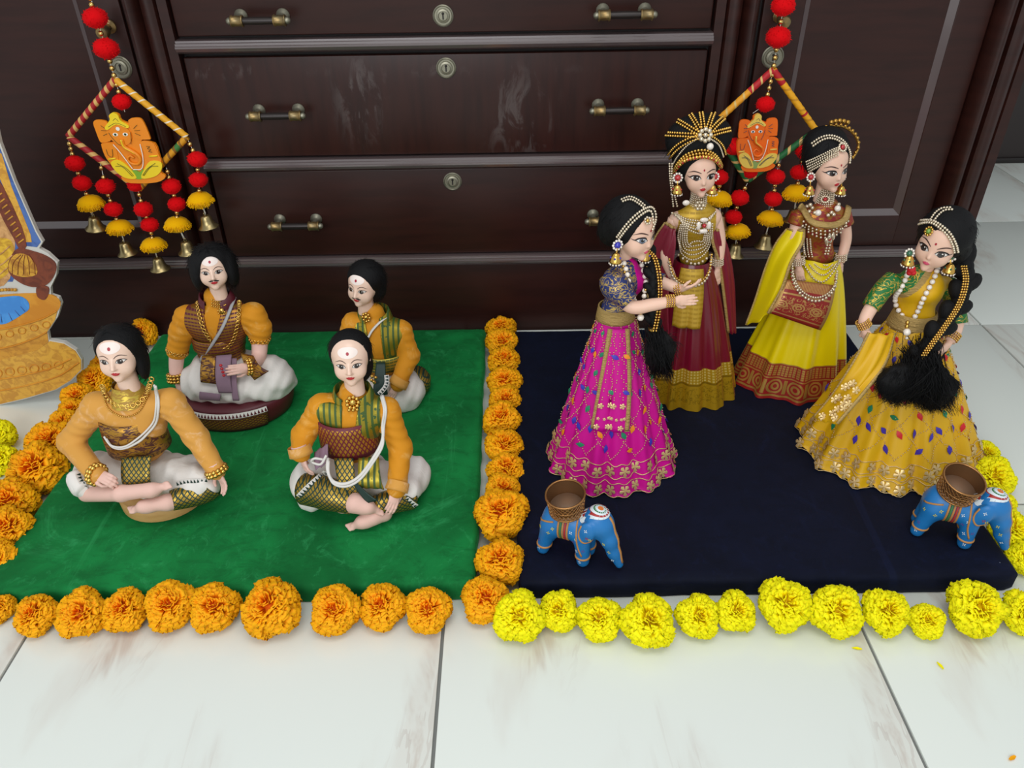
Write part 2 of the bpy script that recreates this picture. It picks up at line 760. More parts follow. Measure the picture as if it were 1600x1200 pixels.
for z0, z1, hz, kz in ((.645, .842, .675, .674), (.418, .608, .506, .583), (.200, .388, .280, .361)):
    yf = 1.566
    d = empty('drawer', (CX, yf, z0))
    d.parent = cab
    d.location = Vector((CX, yf, z0)) - Vector(cab.location)
    q = MB()
    q.box((-.611, yf, z0), (.380, yf + .02, z1), bev=.0022)
    q.build('drawer_front', m_drawer if z0 == .418 else m_wood, d)
    handle(d, -.448, hz, yf)
    handle(d, .2155, hz, yf)
    lock(d, CX, kz, yf)

for s in (-1, 1):
    x0, x1 = (.474, .900) if s > 0 else (-1.132, -.706)
    yf = 1.572
    d = empty('door', (0, 0, 0))
    d.parent = cab
    d.location = Vector(((x0 + x1) / 2, yf, .2)) - Vector(cab.location)
    q = MB()
    wi = .077 if s > 0 else .066
    wo = .066 if s > 0 else .077
    a0, a1 = x0 + wi, x1 - wo
    za, zb = .268, .86
    q.box((x0, yf, .20), (a0, yf + .02, .925), bev=.002)
    q.box((a1, yf, .20), (x1, yf + .02, .925), bev=.002)
    q.box((a0 - .002, yf, .20), (a1 + .002, yf + .02, za), bev=.002)
    q.box((a0 - .002, yf, zb), (a1 + .002, yf + .02, .925), bev=.002)
    q.build('door_frame', m_wood, d)
    q = MB()
    # sloping bead down to the panel
    b = .012
    o_ = [(a0, yf + .001, za), (a1, yf + .001, za), (a1, yf + .001, zb), (a0, yf + .001, zb)]
    i_ = [(a0 + b, yf + .011, za + b), (a1 - b, yf + .011, za + b), (a1 - b, yf + .011, zb - b), (a0 + b, yf + .011, zb - b)]
    q.add(o_ + i_, [(k, (k + 1) % 4, 4 + (k + 1) % 4, 4 + k) for k in range(4)], 1)
    q.add(i_, [(0, 1, 2, 3)], 0)
    q.build('door_panel', [m_wood, m_mould], d, smooth=False)
    kx = .506 if s > 0 else -.735
    q = MB()
    q.lathe([(0, 0), (.013, 0), (.0125, .003), (.006, .006), (.0055, .02), (.011, .024), (.012, .036), (.010, .040), (0, .041)], (kx, yf, .664), 18, axis=(0, -1, -.15))
    q.build('door_knob', m_brass, d, auto=40)
    lock(d, kx, .592, yf, .021)

# ------------------------------------------------------------------ velvet boards
def velvet(name, base, dark, light, amt=.7):
    w = Mat(name, c(base), .75, spec=.15, sheen=.55, sheen_col=c(light))
    w.over(w.ramp(w.noise(5.5, 4, .6, (1, .8, 1), dist=.8), .38, .66) * amt, c(dark))
    w.over(w.ramp(w.noise(26, 6, .75, (.7, 1.3, 1), dist=.7), .46, .66) * amt * .75, c(dark))
    w.over(w.ramp(w.noise(34, 6, .75, (1.2, .8, 1), dist=.9), .54, .70) * amt * .5, c(light))
    w.over(w.ramp(w.noise(7, 5, .7, (1, 1, 1), dist=1.6), .56, .74) * amt * .8, c(light))
    w.over(w.ramp(w.noise(3.2, 5, .6, (7, .5, 1), dist=.4), .64, .74) * amt * .6, c(light))
    w.bump(w.noise(420, 2), .25, .001)
    return w


w = velvet('green_velvet', '#14803f', '#0a5527', '#36a562')
m_green = w.m
w = velvet('navy_velvet', '#0b1126', '#060a18', '#141d3c', .55)
w.over(w.vor(17).lt(.016) * .6, c('#8f96a8'))
m_navy = w.m


def board(name, x0, x1, y0, y1, mat, seed):
    n = 40
    pts = []
    rr = .008
    for cx_, cy_, a0 in ((x1 - rr, y1 - rr, 0), (x0 + rr, y1 - rr, 90), (x0 + rr, y0 + rr, 180), (x1 - rr, y0 + rr, 270)):
        for k in range(5):
            a = R(a0 + 22.5 * k)
            pts.append((cx_ + rr * math.cos(a), cy_ + rr * math.sin(a)))
    pts = resample(A(pts), .02, True)
    cen = A([(x0 + x1) / 2, (y0 + y1) / 2])
    rs = np.random.RandomState(seed)
    ph = rs.rand(6) * 6.28
    s = np.linspace(0, 1, len(pts))
    wob = sum(np.sin(2 * PI * s * f + p) for f, p in zip((7, 13, 19, 31, 43, 57), ph)) * .00055
    rings = []
    for inset, z, k in ((.006, 0, 0), (.001, .002, .5), (.0, .010, 1), (0, .020, 1), (.0005, .027, .7), (.003, .032, .4), (.008, .0346, .2), (.02, .035, 0), (.06, .035, 0)):
        d = (cen - pts)
        dn = np.sign(d) * np.minimum(np.abs(d), 1)
        q = pts.copy()
        q[:, 0] = np.clip(q[:, 0], x0 + inset, x1 - inset)
        q[:, 1] = np.clip(q[:, 1], y0 + inset, y1 - inset)
        q = q + np.sign(-d) * (wob * k)[:, None]
        rings.append(np.c_[q, np.full(len(q), z)])
    m = MB()
    m.loft(rings, cap0=True, cap1=True)
    return m.build(name, mat, None, auto=60)


gb = board('velvet_board', -.790, -.058, .778, 1.526, m_green, 1)
tag(gb, 'low board covered in crushed green velvet on the floor', 'board')
nb = board('velvet_board', .004, .745, .778, 1.512, m_navy, 2)
tag(nb, 'low board covered in dark navy blue velvet on the floor', 'board')
BZ = .035


# ------------------------------------------------------------------ marigold heads
def marigold_mat(name, root, tip, mid):
    w = Mat(name, c(tip), .65, spec=.2)
    u, v = w.uv()
    w.over(w.ramp(v, .85, .35), c(mid))
    w.over(w.ramp(v, .5, .1) * .8, c(root))
    w.over(w.ramp(u, .6, 1.0) * .35, c(mid))
    w.b.inputs['Subsurface Weight'].default_value = .3
    w.b.inputs['Subsurface Radius'].default_value = (.006, .003, .001)
    return w.m


m_orange = marigold_mat('orange_petals', '#e06200', '#ffb40c', '#fd9806')
m_yellow = marigold_mat('yellow_petals', '#e0ba00', '#fff40a', '#ffe800')
m_calyx = Mat('marigold_calyx', c('#5c7a2b'), .6).m


def marigold(seed, n=720):
    rs = np.random.RandomState(seed)
    m = MB()
    ts = A([0, .55, .85, 1.0])
    ss = A([-1, -.35, .35, 1])
    lump = rs.rand(4) * 6.28
    for i in range(n):
        f = (i + .5) / n
        pol = math.acos(1 - f * 1.62) + rs.randn() * .05
        az = i * 2.39996 + rs.randn() * .12
        d = A([math.sin(pol) * math.cos(az), math.sin(pol) * math.sin(az), math.cos(pol)])
        lobe = 1 + .07 * math.sin(3 * az + lump[0]) * math.sin(pol) + .05 * math.sin(5 * az + lump[1])
        rad = .5 * lobe * (.86 + .19 * rs.rand()) * A([1, 1, .82])
        up = A([0, 0, 1.]) if pol > .3 else A([math.cos(az), math.sin(az), 0])
        side = np.cross(d, up)
        side /= np.linalg.norm(side) + 1e-9
        tw = rs.randn() * .55
        nn = np.cross(side, d)
        if nn[2] > 0:
            side, nn = -side, -nn
        out_ = nn.copy()          # away from the flower's top
        side, nn = side * math.cos(tw) + nn * math.sin(tw), nn * math.cos(tw) - side * math.sin(tw)
        wd = (.034 + .040 * min(1, pol)) * (.85 + .5 * rs.rand())
        flare = (.02 + .075 * min(1, pol / 1.1)) * (.4 + 1.1 * rs.rand())
        p0 = rs.rand() * 6.28
        V, U = [], []
        for t in ts:
            for s_ in ss:
                tip = 1 - (.06 * abs(s_) + .05 * math.sin(4 * s_ + p0)) * (t > .9)
                lift_ = (.45 + .55 * min(1, t / .85) * tip) if t < .99 else (.985 * tip)
                q = d * rad * lift_ + side * s_ * wd * (.25 + .75 * t) + out_ * flare * t * t + d * (.012 * math.sin(4.5 * s_ + p0) * t) + A([0, 0, .36])
                V.append(q)
                U.append((f * .3 + .35 * ((i * 7) % 11) / 11, t * (.72 + .28 * min(1, pol / .8))))
        F = [(a * 4 + b, a * 4 + b + 1, a * 4 + b + 5, a * 4 + b + 4) for a in range(3) for b in range(3)]
        m.add(V, F, 0, U)
    m.lathe([(.03, 0), (.12, .01), (.17, .10), (.22, .2)], (0, 0, .0), 12, 1)
    m.sph([(0, 0, .36)], A([.27, .27, .2]), 0, (12, 8))
    return m


_mg = [marigold(100 + k) for k in range(4)]
_mgV = [np.concatenate(q.V) for q in _mg]
_mgdata = {}


_mspecs = []


def place_marigold(kind, px, py, wpx, label, group, zb=0.0, tilt=None, only_y=False):
    # real size from apparent width at its distance
    p = onz(px, py, .02)
    for _ in range(3):
        depth = (Vector(p) - Vector((0, 0, CAMH))).dot(_fw)
        D = wpx * depth / FPX * 1.0
        p = onz(px, py, zb + .36 * D)
    _mspecs.append([kind, p[:2].copy(), D, label, group, zb, rnd.uniform(18, 38) if tilt is None else tilt, only_y])


def settle_marigolds():
    """neighbours only just touch, then each is laid on the floor"""
    for _ in range(14):
        for i, a_ in enumerate(_mspecs):
            for b_ in _mspecs[i + 1:]:
                d = b_[1] - a_[1]
                L = np.linalg.norm(d) + 1e-9
                need = .43 * (a_[2] + b_[2])
                if L < need:
                    mv = d / L * (need - L) * .5
                    if a_[7]:
                        mv = mv * A([.3, 1])
                    a_[1] -= mv
                    b_[1] += mv
    for kind, xy, D, label, group, zb, tl, _oy in _mspecs:
        k = rnd.randrange(4)
        key = (kind, k)
        if key not in _mgdata:
            o = _mg[k].build('marigold', [m_orange if kind == 'o' else m_yellow, m_calyx], None)
            _mgdata[key] = o.data
        else:
            o = bpy.data.objects.new('marigold', _mgdata[key])
            COL.objects.link(o)
        rot = Matrix.Rotation(R(rnd.uniform(-12, 12)), 3, 'Y') @ Matrix.Rotation(R(tl), 3, 'X') @ Matrix.Rotation(rnd.uniform(0, 6.28), 3, 'Z')
        Vr = (_mgV[k] * D) @ A(rot).T
        cen = A(rot) @ A([0, 0, .36 * D])
        o.rotation_euler = rot.to_euler()
        o.scale = (D, D, D)
        o.location = (xy[0] - cen[0], xy[1] - cen[1], zb - Vr[:, 2].min() - .001)
        tag(o, label, 'flower', group)


G1 = 'orange marigolds along the front of the green board'
row = [(2, 953, 44), (58, 963, 64), (130, 962, 74), (196, 957, 68), (268, 950, 76), (336, 953, 74), (425, 955, 90), (525, 957, 76), (598, 950, 72), (669, 958, 70), (759, 940, 72)]
lab = ['orange marigold cut off by the left edge in the front row before green board'] + [
    'orange marigold, %s whole one from the left in front row before green board' % ordw(i) for i in range(9)] + ['orange marigold at the front corner touching the first yellow marigold']
for (a, b, w_), l in zip(row, lab):
    place_marigold('o', a, b, w_, l, G1)
G2 = 'orange marigolds between the two boards'
colm = [(758 + 24, 881, 76), (783, 808, 84), (786, 764, 56), (791, 739, 60), (788, 703, 62), (784, 660, 60), (790, 629, 52), (788, 603, 56), (788, 568, 52), (784, 541, 50), (783, 516, 48)]
for i, (a, b, w_) in enumerate(colm):
    place_marigold('o', a, b, w_ * .97, 'orange marigold between the green and navy boards, %s from the front' % ordw(i), G2, .006, rnd.uniform(8, 26), True)
G3 = 'orange marigolds along the left side of the green board'
colm = [(1, 872, 60), (14, 833, 72), (24, 785, 78), (56, 742, 86), (80, 703, 74), (103, 668, 52), (116, 645, 46), (126, 622, 46), (147, 602, 52), (166, 574, 46)]
for i, (a, b, w_) in enumerate(colm):
    place_marigold('o', a, b, w_, 'orange marigold along the left side of green board, %s from the front' % ordw(i), G3)
place_marigold('o', 225, 526, 44, 'orange marigold against the sideboard at the back corner of green board', G3, 0, 40)
G4 = 'yellow marigolds along the front of the navy board'
row = [(810, 967, 78), (872, 957, 64), (936, 970, 68), (1012, 975, 82), (1090, 968, 66), (1148, 961, 62), (1225, 951, 80), (1305, 960, 80), (1382, 962, 70), (1446, 974, 54), (1522, 957, 84), (1600, 961, 66)]
lab = ['yellow marigold, %s from the left in front row before navy board' % ordw(i) for i in range(11)] + ['yellow marigold cut off by the right edge in front row before navy board']
for (a, b, w_), l in zip(row, lab):
    place_marigold('y', a, b, w_, l, G4)
G5 = 'yellow marigolds along the right side of the navy board'
colm = [(1598, 872, 54), (1577, 837, 64), (1556, 795, 52), (1549, 750, 64), (1540, 712, 40)]
for i, (a, b, w_) in enumerate(colm):
    place_marigold('y', a, b, w_, 'yellow marigold along the right side of navy board, %s from the front' % ordw(i), G5)
place_marigold('y', 0, 722, 54, 'nearer yellow marigold at the left edge in front of the printed cutout', 'yellow marigolds at the left edge')
place_marigold('y', -4, 684, 54, 'farther yellow marigold at the left edge in front of the printed cutout', 'yellow marigolds at the left edge')
settle_marigolds()
# a few fallen petals on the tiles
PV = A([(0, 0, 0), (.004, .002, .001), (.005, .008, .0016), (.002, .014, .002), (-.002, .013, .002), (-.004, .007, .0014), (0, .006, .0002)])
PF = [(0, 1, 6), (1, 2, 6), (2, 3, 6), (3, 4, 6), (4, 5, 6), (5, 0, 6)]
for px, py, rz, kind, lb in ((1464, 1034, 3.3, 'y', 'yellow petal fallen on the white tiles near the right'), (1330, 1012, 4.4, 'y', 'small yellow petal fallen just before the yellow marigolds'), (1588, 1182, 2.0, 'o', 'orange petal fallen in the right front corner'),
                             (44, 716, 1.4, 'y', 'yellow petal fallen beside the marigolds on the left')):
    q = MB()
    q.add(PV * A([.55, 1, 1]), PF, 0, np.full((7, 2), .9))
    o = q.build('petal', m_orange if kind == 'o' else m_yellow)
    o.location = Vector(onz(px, py, 0)) + Vector((0, 0, .0006))
    o.rotation_euler = (0, 0, rz)
    tag(o, lb, 'petal')

# ------------------------------------------------------------------ wall hangings on the sideboard doors
def stripe_mat(name, a, b, n, w=.3, slant=1.0, rough=.6, segs=None):
    q = Mat(name, c(a), rough)
    u, v = q.uv()
    if segs:
        for lo, hi, col in segs:
            q.over(v.rng(lo, hi), c(col))
    q.over((v * n + u * slant).frac().lt(w), c(b))
    q.bump((v * (n * 3) + u).frac(), .35, .0012)
    return q.m


m_redgold = stripe_mat('red_gold_wrap', '#a3121b', '#d6ab62', 9, .42)
m_redgold2 = stripe_mat('red_gold_wrap_short', '#a3121b', '#d6ab62', 6, .38)
m_yelsil = stripe_mat('yellow_silver_wrap', '#e2a012', '#e9dfc8', 8, .14)
m_ochre = stripe_mat('ochre_wrap', '#d8961c', '#8a5a1b', 9, .3, segs=[(.75, .86, '#3f7a3a')])
m_ryel = stripe_mat('red_to_yellow_wrap', '#e49a14', '#d8b56a', 7, .2, segs=[(0, .38, '#b3131c')])
m_yred = stripe_mat('yellow_bands_wrap', '#e8a513', '#c98a10', 6, .2, segs=[(0, .22, '#b3131c'), (.70, .73, '#b3131c')])
m_grgold = stripe_mat('green_gold_wrap', '#14632f', '#d6b06a', 6, .26)
m_redp = Mat('red_wool', c('#d40a12'), .9, spec=.1, sheen=.5, sheen_col=c('#ff5050')).m
_y = Mat('yellow_wool', c('#f2b705'), .9, spec=.1, sheen=.4, sheen_col=c('#ffe070'))
_y.over(_y.ramp(_y.noise(90, 3, .6, (1, 1, .3)), .4, .7) * .5, c('#d99604'))
m_yelp = _y.m
m_goldbead = Mat('gold_beads', c('#d9b36a'), .22, .95).m
m_bell = Mat('bell_brass', c('#a8966a'), .34, .95).m
m_thread = Mat('white_thread', c('#e6e2d8'), .7).m


def pompom_mesh(kind):
    rs = np.random.RandomState(3 if kind == 'r' else 4)
    m = MB()
    tv, tf = SPH[(20, 12)]
    n = np.sin(tv[:, 0] * 9 + 1) * np.sin(tv[:, 1] * 8 + 2) * np.sin(tv[:, 2] * 7) * .05
    if kind == 'r':
        m.add(tv * (1 + n)[:, None] * A([1, 1, .82]), tf)
        for i in range(420):
            d = rs.randn(3)
            d /= np.linalg.norm(d)
            p = d * A([1, 1, .82])
            s_ = np.cross(d, rs.randn(3))
            s_ /= np.linalg.norm(s_)
            m.add([p * .93 + s_ * .06, p * .93 - s_ * .06, p * (1.04 + .06 * rs.rand()) + rs.randn(3) * .05], [(0, 1, 2)])
    else:
        m.add(tv * (1 + n)[:, None] * A([.92, .92, .62]) + A([0, 0, .02]), tf)
        for i in range(300):
            a = rs.rand() * 6.28
            e = rs.uniform(.05, .98)
            rad = .15 + .9 * math.sin(min(1.0, e * 1.25) * PI / 2) - .22 * max(0, e - .75) / .25
            z1 = .60 - 1.0 * e + rs.uniform(-.10, .05)
            ca, sa = math.cos(a), math.sin(a)
            pts = spl([(ca * .08, sa * .08, .64), (ca * rad * .62, sa * rad * .62, .52 - .25 * e), (ca * rad, sa * rad, z1)], 3)
            m.tube(pts, .035, 3, caps=False)
    return m


def bell_mesh():
    m = MB()
    m.lathe([(.0, 1.0), (.30, .985), (.44, .92), (.52, .78), (.56, .58), (.62, .38), (.74, .20), (.94, .06), (1.0, 0.0), (.94, -.02), (.68, .18), (.54, .40), (.46, .7), (.3, .88), (0, .9)], n=24, cap0=False, cap1=False)
    a = np.linspace(0, 2 * PI, 12, endpoint=False)
    m.tube(np.stack([.12 * np.cos(a), 0 * a, 1.08 + .12 * np.sin(a)], 1), .035, 6, closed=True)
    m.tube([(0, 0, .8), (0, 0, .12)], .03, 5)
    m.sph([(0, 0, .1)], .12, 0, (8, 5))
    return m


_pm = {'r': None, 'y': None, 'b': None}


def piece(kind, parent, p, r, rotz=0.0, sz=1.0):
    name = {'r': 'pompom', 'y': 'tassel_pompom', 'b': 'bell'}[kind]
    loc = Vector(p) - parent_loc(parent)
    if _pm[kind] is None:
        mm = pompom_mesh(kind) if kind != 'b' else bell_mesh()
        o = mm.build(name, {'r': m_redp, 'y': m_yelp, 'b': m_bell}[kind])
        _pm[kind] = o.data
        o.parent = parent
    else:
        o = bpy.data.objects.new(name, _pm[kind])
        COL.objects.link(o)
        o.parent = parent
    o.location = loc
    o.rotation_euler = (rnd.uniform(-.12, .12), rnd.uniform(-.12, .12), rotz)
    o.scale = (r, r, r * sz)
    return o


# painted plaque, outline points in a 240 x 300 drawing
PQ = dict(
    body=[(95, 0), (115, 8), (118, 30), (150, 45), (190, 60), (185, 110), (178, 122), (232, 130), (238, 190), (240, 225), (225, 255), (240, 272), (225, 290), (180, 300), (90, 302), (55, 290), (52, 270),
          (35, 255), (20, 220), (5, 180), (8, 126), (60, 122), (50, 108), (48, 60), (72, 30), (72, 12)],
    ear_l=[(0, 40), (14, 28), (45, 30), (60, 44), (58, 108), (18, 122), (4, 116), (0, 70)],
    ear_r=[(150, 30), (196, 22), (212, 44), (220, 102), (214, 112), (160, 108), (150, 80)],
    arm_l=[(10, 126), (50, 124), (64, 140), (56, 210), (24, 210), (10, 180), (6, 140)],
    arm_r=[(176, 120), (224, 124), (234, 160), (240, 214), (190, 214), (178, 160)],
    leg_l=[(26, 206), (56, 196), (90, 222), (116, 276), (78, 280), (46, 262), (26, 230)],
    leg_r=[(240, 210), (196, 204), (160, 238), (136, 280), (192, 274), (228, 250)],
    base=[(56, 270), (50, 284), (84, 302), (196, 300), (240, 276), (228, 262), (180, 280), (110, 282)],
    crown=[(44, 58), (74, 28), (78, 8), (96, -2), (114, 8), (118, 30), (146, 52), (136, 62), (96, 46), (54, 68)],
    lap=[(96, 262), (112, 240), (136, 252), (152, 240), (160, 262), (140, 282), (112, 282)])


def plaque(parent, fn, cols):
    """fn(x, y, d) -> world"""
    mats = [Mat('plaque_' + k, c(v), .45).m for k, v in cols.items()]
    ix = {k: i for i, k in enumerate(cols)}
    root = MB()
    sm = lambda pts, k=3: [tuple(q) for q in spl(pts, k, True)]
    root.prism(sm(PQ['body']), fn, 0, .006, ix['skin'])
    pl = root.build('plaque', mats, parent, smooth=False)
    for nm, key, col, d in (('ear', 'ear_l', 'skin', .0072), ('ear', 'ear_r', 'skin', .0072), ('arm', 'arm_l', 'skin', .0076), ('arm', 'arm_r', 'skin', .0076), ('plaque_base', 'base', 'skin', .0068),
                            ('leg_cloth', 'leg_l', 'cloth', .0084), ('leg_cloth', 'leg_r', 'cloth', .0084), ('lap_cloth', 'lap', 'green', .008), ('crown', 'crown', 'cloth', .0092)):
        q = MB()
        q.prism(sm(PQ[key]), fn, .003, d, ix[col])
        q.build(nm, mats, pl, smooth=False)
    q = MB()
    a = np.linspace(0, 2 * PI, 24, endpoint=False)
    q.prism([(100 + 46 * math.cos(t), 92 + 44 * math.sin(t)) for t in a], fn, .003, .0086, ix['skin'])
    q.build('face', mats, pl, smooth=False)
    q = MB()
    tr = spl([(100, 108), (104, 140), (128, 158), (150, 178), (154, 200), (138, 216), (112, 212), (102, 194), (116, 180), (130, 190)], 5)
    q.tube([fn(x, y, .009) for x, y in tr], np.linspace(.0042, .0016, len(tr)), 8, ix['skin'])
    q.tube([fn(x, y, .0128) for x, y in tr[:14]], np.linspace(.0016, .0005, 14), 6, ix['cloth'])
    q.build('trunk', mats, pl)
    q = MB()
    for ex in (80, 122):
        q.prism([(ex + 11 * math.cos(t), 88 + 7 * math.sin(t)) for t in a], fn, .008, .0092, ix['white'])
        q.prism([(ex + 5 * math.cos(t), 88 + 5 * math.sin(t)) for t in a], fn, .009, .0096, ix['line'])
    q.prism([(98 + 8 * math.cos(t), 64 + 8 * math.sin(t)) for t in a], fn, .009, .0100, ix['white'])
    for s_ in ([(58, 130), (78, 165), (110, 236)], [(172, 130), (168, 190), (150, 236), (112, 240)]):
        pp = spl(s_, 5)
        q.tube([fn(x, y, .0088) for x, y in pp], .0009, 5, ix['white'])
    q.build('face_paint', mats, pl, smooth=False)
    q = MB()
    lines = [[(54, 80), (62, 100), (80, 128), (104, 140)], [(146, 80), (142, 104), (134, 130)], [(40, 224), (70, 228), (100, 270)], [(50, 212), (84, 234), (106, 268)], [(224, 226), (190, 230), (150, 268)],
             [(214, 214), (176, 236), (146, 266)], [(30, 50), (44, 62)], [(26, 70), (46, 72)], [(28, 92), (46, 84)], [(182, 50), (164, 64)], [(188, 72), (164, 74)], [(184, 94), (164, 84)],
             [(22, 150), (24, 176), (40, 182), (48, 150)], [(196, 140), (210, 142), (198, 150), (212, 154), (200, 162), (214, 166)], [(60, 56), (80, 46), (96, 40), (116, 46), (134, 56)], [(88, 30), (100, 22), (110, 34)]]
    for l in lines:
        pp = spl(l, 4) if len(l) > 2 else A(l)
        q.tube([fn(x, y, .0092) for x, y in pp], .00045, 4, ix['line'])
    for l in ([(18, 194), (50, 190)], [(196, 184), (232, 182)]):
        q.tube([fn(x, y, .008) for x, y in l], .0016, 6, ix['cloth'])
    q.build('painted_lines', mats, pl)


HY = 1.503


def hanging(label, apex, left, bottom, right, bars, top, centre, strands, pbox, pcols, extra):
    root = empty('door_hanging', tuple(at(*apex, HY)), label, 'wall hanging', 'beaded hangings on the sideboard doors')
    C4 = {'a': at(*apex, HY), 'l': at(*left, HY), 'b': at(*bottom, HY), 'r': at(*right, HY)}
    for (i, j), mt in bars:
        P = resample(A([C4[i], C4[j]]), .004)
        r = .0062 * (1 + .05 * np.sin(np.arange(len(P)) * 2.1))
        q = MB()
        q.tube(P, r, 12, uv=True)
        q.build('frame_bar', mt, root)
    beads, threads = MB(), MB()

    def run(p0, p1, gap0=.004, gap1=.004, r=.0050):
        p0, p1 = A(p0), A(p1)
        L = np.linalg.norm(p1 - p0)
        if L < gap0 + gap1 + r:
            return
        d = (p1 - p0) / L
        n = max(1, int((L - gap0 - gap1) / (2 * r)))
        for k in range(n):
            beads.sph([p0 + d * (gap0 + r + (L - gap0 - gap1 - 2 * r) * (k / max(1, n - 1) if n > 1 else .5))], r, 0, (8, 5))
    # top strand from the knob above
    tp = [at(*q, HY) for q in top]
    hi = A([tp[0][0], HY, .86])
    threads.tube([hi, C4['a']], .0007, 5)
    seq = [hi] + tp + [C4['a']]
    for p, rr in zip(tp, (.0205, .0215)):
        piece('r', root, p, rr, rnd.random() * 6)
    for i in range(len(seq) - 1):
        run(seq[i], seq[i + 1], .016, .016 if i < len(seq) - 2 else .002)
    # centre drop with plaque
    cp = at(*centre, HY)
    ptop = at(pbox[0] + .4 * pbox[2], pbox[1], HY - .006)
    threads.tube([C4['a'], cp, ptop], .0006, 5)
    run(C4['a'], cp, .004, .013)
    piece('r', root, cp, .0168, 1.0)
    for p, rr in extra:
        piece('r', root, at(*p, HY + .004), rr, rnd.random() * 6)
    for st in strands:
        s0 = at(*st[0], HY)
        ps = [at(*q, HY) for q in st[1:]]
        threads.tube([s0] + ps, .0006, 5)
        prev, g = s0, .003
        kinds = ['r', 'r', 'y', 'b']
        rad = [.0178, .0172, .0262, .0208]
        for k, p in enumerate(ps):
            if kinds[k] == 'b':
                piece('b', root, p + A([0, 0, -.014]), rad[k], rnd.random() * 6, 1.3)
                threads.tube([prev, p + A([0, 0, .016])], .0012, 5)
            else:
                run(prev, p, g, .013 if k < 2 else .011)
                piece(kinds[k], root, p, rad[k], rnd.random() * 6, 1.0)
                g = .013
            prev = p
    tag(beads.build('gold_beads', m_goldbead, root), kind='stuff')
    tag(threads.build('thread', m_thread, root), kind='stuff')
    x0, y0, w_, h_ = pbox
    tl, br = at(x0, y0, HY - .012), at(x0 + w_, y0 + h_, HY - .012)
    tr_, bl_ = at(x0 + w_, y0, HY - .012), at(x0, y0 + h_, HY - .012)
    o_ = (tl + tr_) / 2 * 0 + A([(tl[0] + bl_[0]) / 2, HY - .012, (tl[2] + tr_[2]) / 2])
    ww = ((tr_[0] - tl[0]) + (br[0] - bl_[0])) / 2
    hh = tl[2] - bl_[2]
    skew = (bl_[0] - tl[0]) * 0.0

    def fn(x, y, d):
        return (o_[0] + ww * x / 240, HY - .010 - d, o_[2] - hh * y / 302)
    plaque(root, fn, pcols)
    return root


colsA = dict(skin='#ee8a0c', cloth='#f2d21c', green='#7fae2a', white='#f4efe2', line='#1f3d1e')
colsB = dict(skin='#ec6a0e', cloth='#e8c355', green='#8aa05a', white='#efe6dc', line='#2c3852')
hanging('beaded hanging with yellow and red wrapped frame and orange plaque on left door',
        (180, 124), (107, 213), (217, 295), (292, 214), [(('a', 'l'), m_redgold), (('a', 'r'), m_yelsil), (('l', 'b'), m_redgold2), (('b', 'r'), m_ochre)],
        [(149, 28), (166, 76)], (190, 159),
        [[(107, 218), (117, 255), (128, 286), (142, 318), (147, 347)], [(157, 256), (165, 291), (177, 327), (187, 356), (197, 387)], [(216, 298), (224, 327), (234, 351), (240, 383), (248, 411)],
         [(260, 262), (268, 291), (276, 319), (277, 351), (292, 385)], [(294, 219), (308, 249), (310, 281), (313, 313), (324, 345)]],
        (160, 175, 88, 110), colsA, [((213, 288), .017)])
hanging('beaded hanging with green, red and yellow wrapped frame and orange plaque on right door',
        (1208, 109), (1113, 196), (1168, 282), (1275, 204), [(('a', 'l'), m_ryel), (('a', 'r'), m_yred), (('l', 'b'), m_grgold), (('r', 'b'), m_grgold)],
        [(1224, 9), (1216, 58)], (1196, 163),
        [[(1113, 202), (1117, 240), (1124, 277), (1124, 346 - 35), (1124, 345)], [(1168, 286), (1156, 309), (1146, 339), (1152, 362), (1148, 390)],
         [(1219, 248), (1212, 276), (1208, 311), (1204, 342), (1195, 376)], [(1274, 208), (1257, 236), (1249, 269), (1244, 302), (1240, 336)]],
        (1150, 177, 66, 90), colsB, [((1146, 229), .019), ((1171, 268), .017)])

# ------------------------------------------------------------------ painted wooden elephants carrying filigree candle cups
m_blue = None
_b = Mat('blue_paint', c('#1c74b8'), .42)
_b.over(_b.ramp(_b.noise(30, 3), .45, .75) * .4, c('#125a95'))
m_blue = _b.m
m_tan = Mat('tan_paint', c('#b98348'), .5).m
m_epaint = [m_blue, m_tan, Mat('white_paint', c('#d9e4ea'), .5).m, Mat('yellow_paint', c('#d7c93a'), .5).m, Mat('red_paint', c('#a8332f'), .5).m, Mat('green_paint', c('#3c7a46'), .5).m, Mat('purple_paint', c('#6a4794'), .5).m, Mat('orange_paint', c('#dd7a38'), .5).m]
_f = Mat('filigree_gilt', c('#a8794a'), .35, .85)
m_fili = _f.m
m_filic = Mat('cup_floor', c('#a0826a'), .45, .5).m


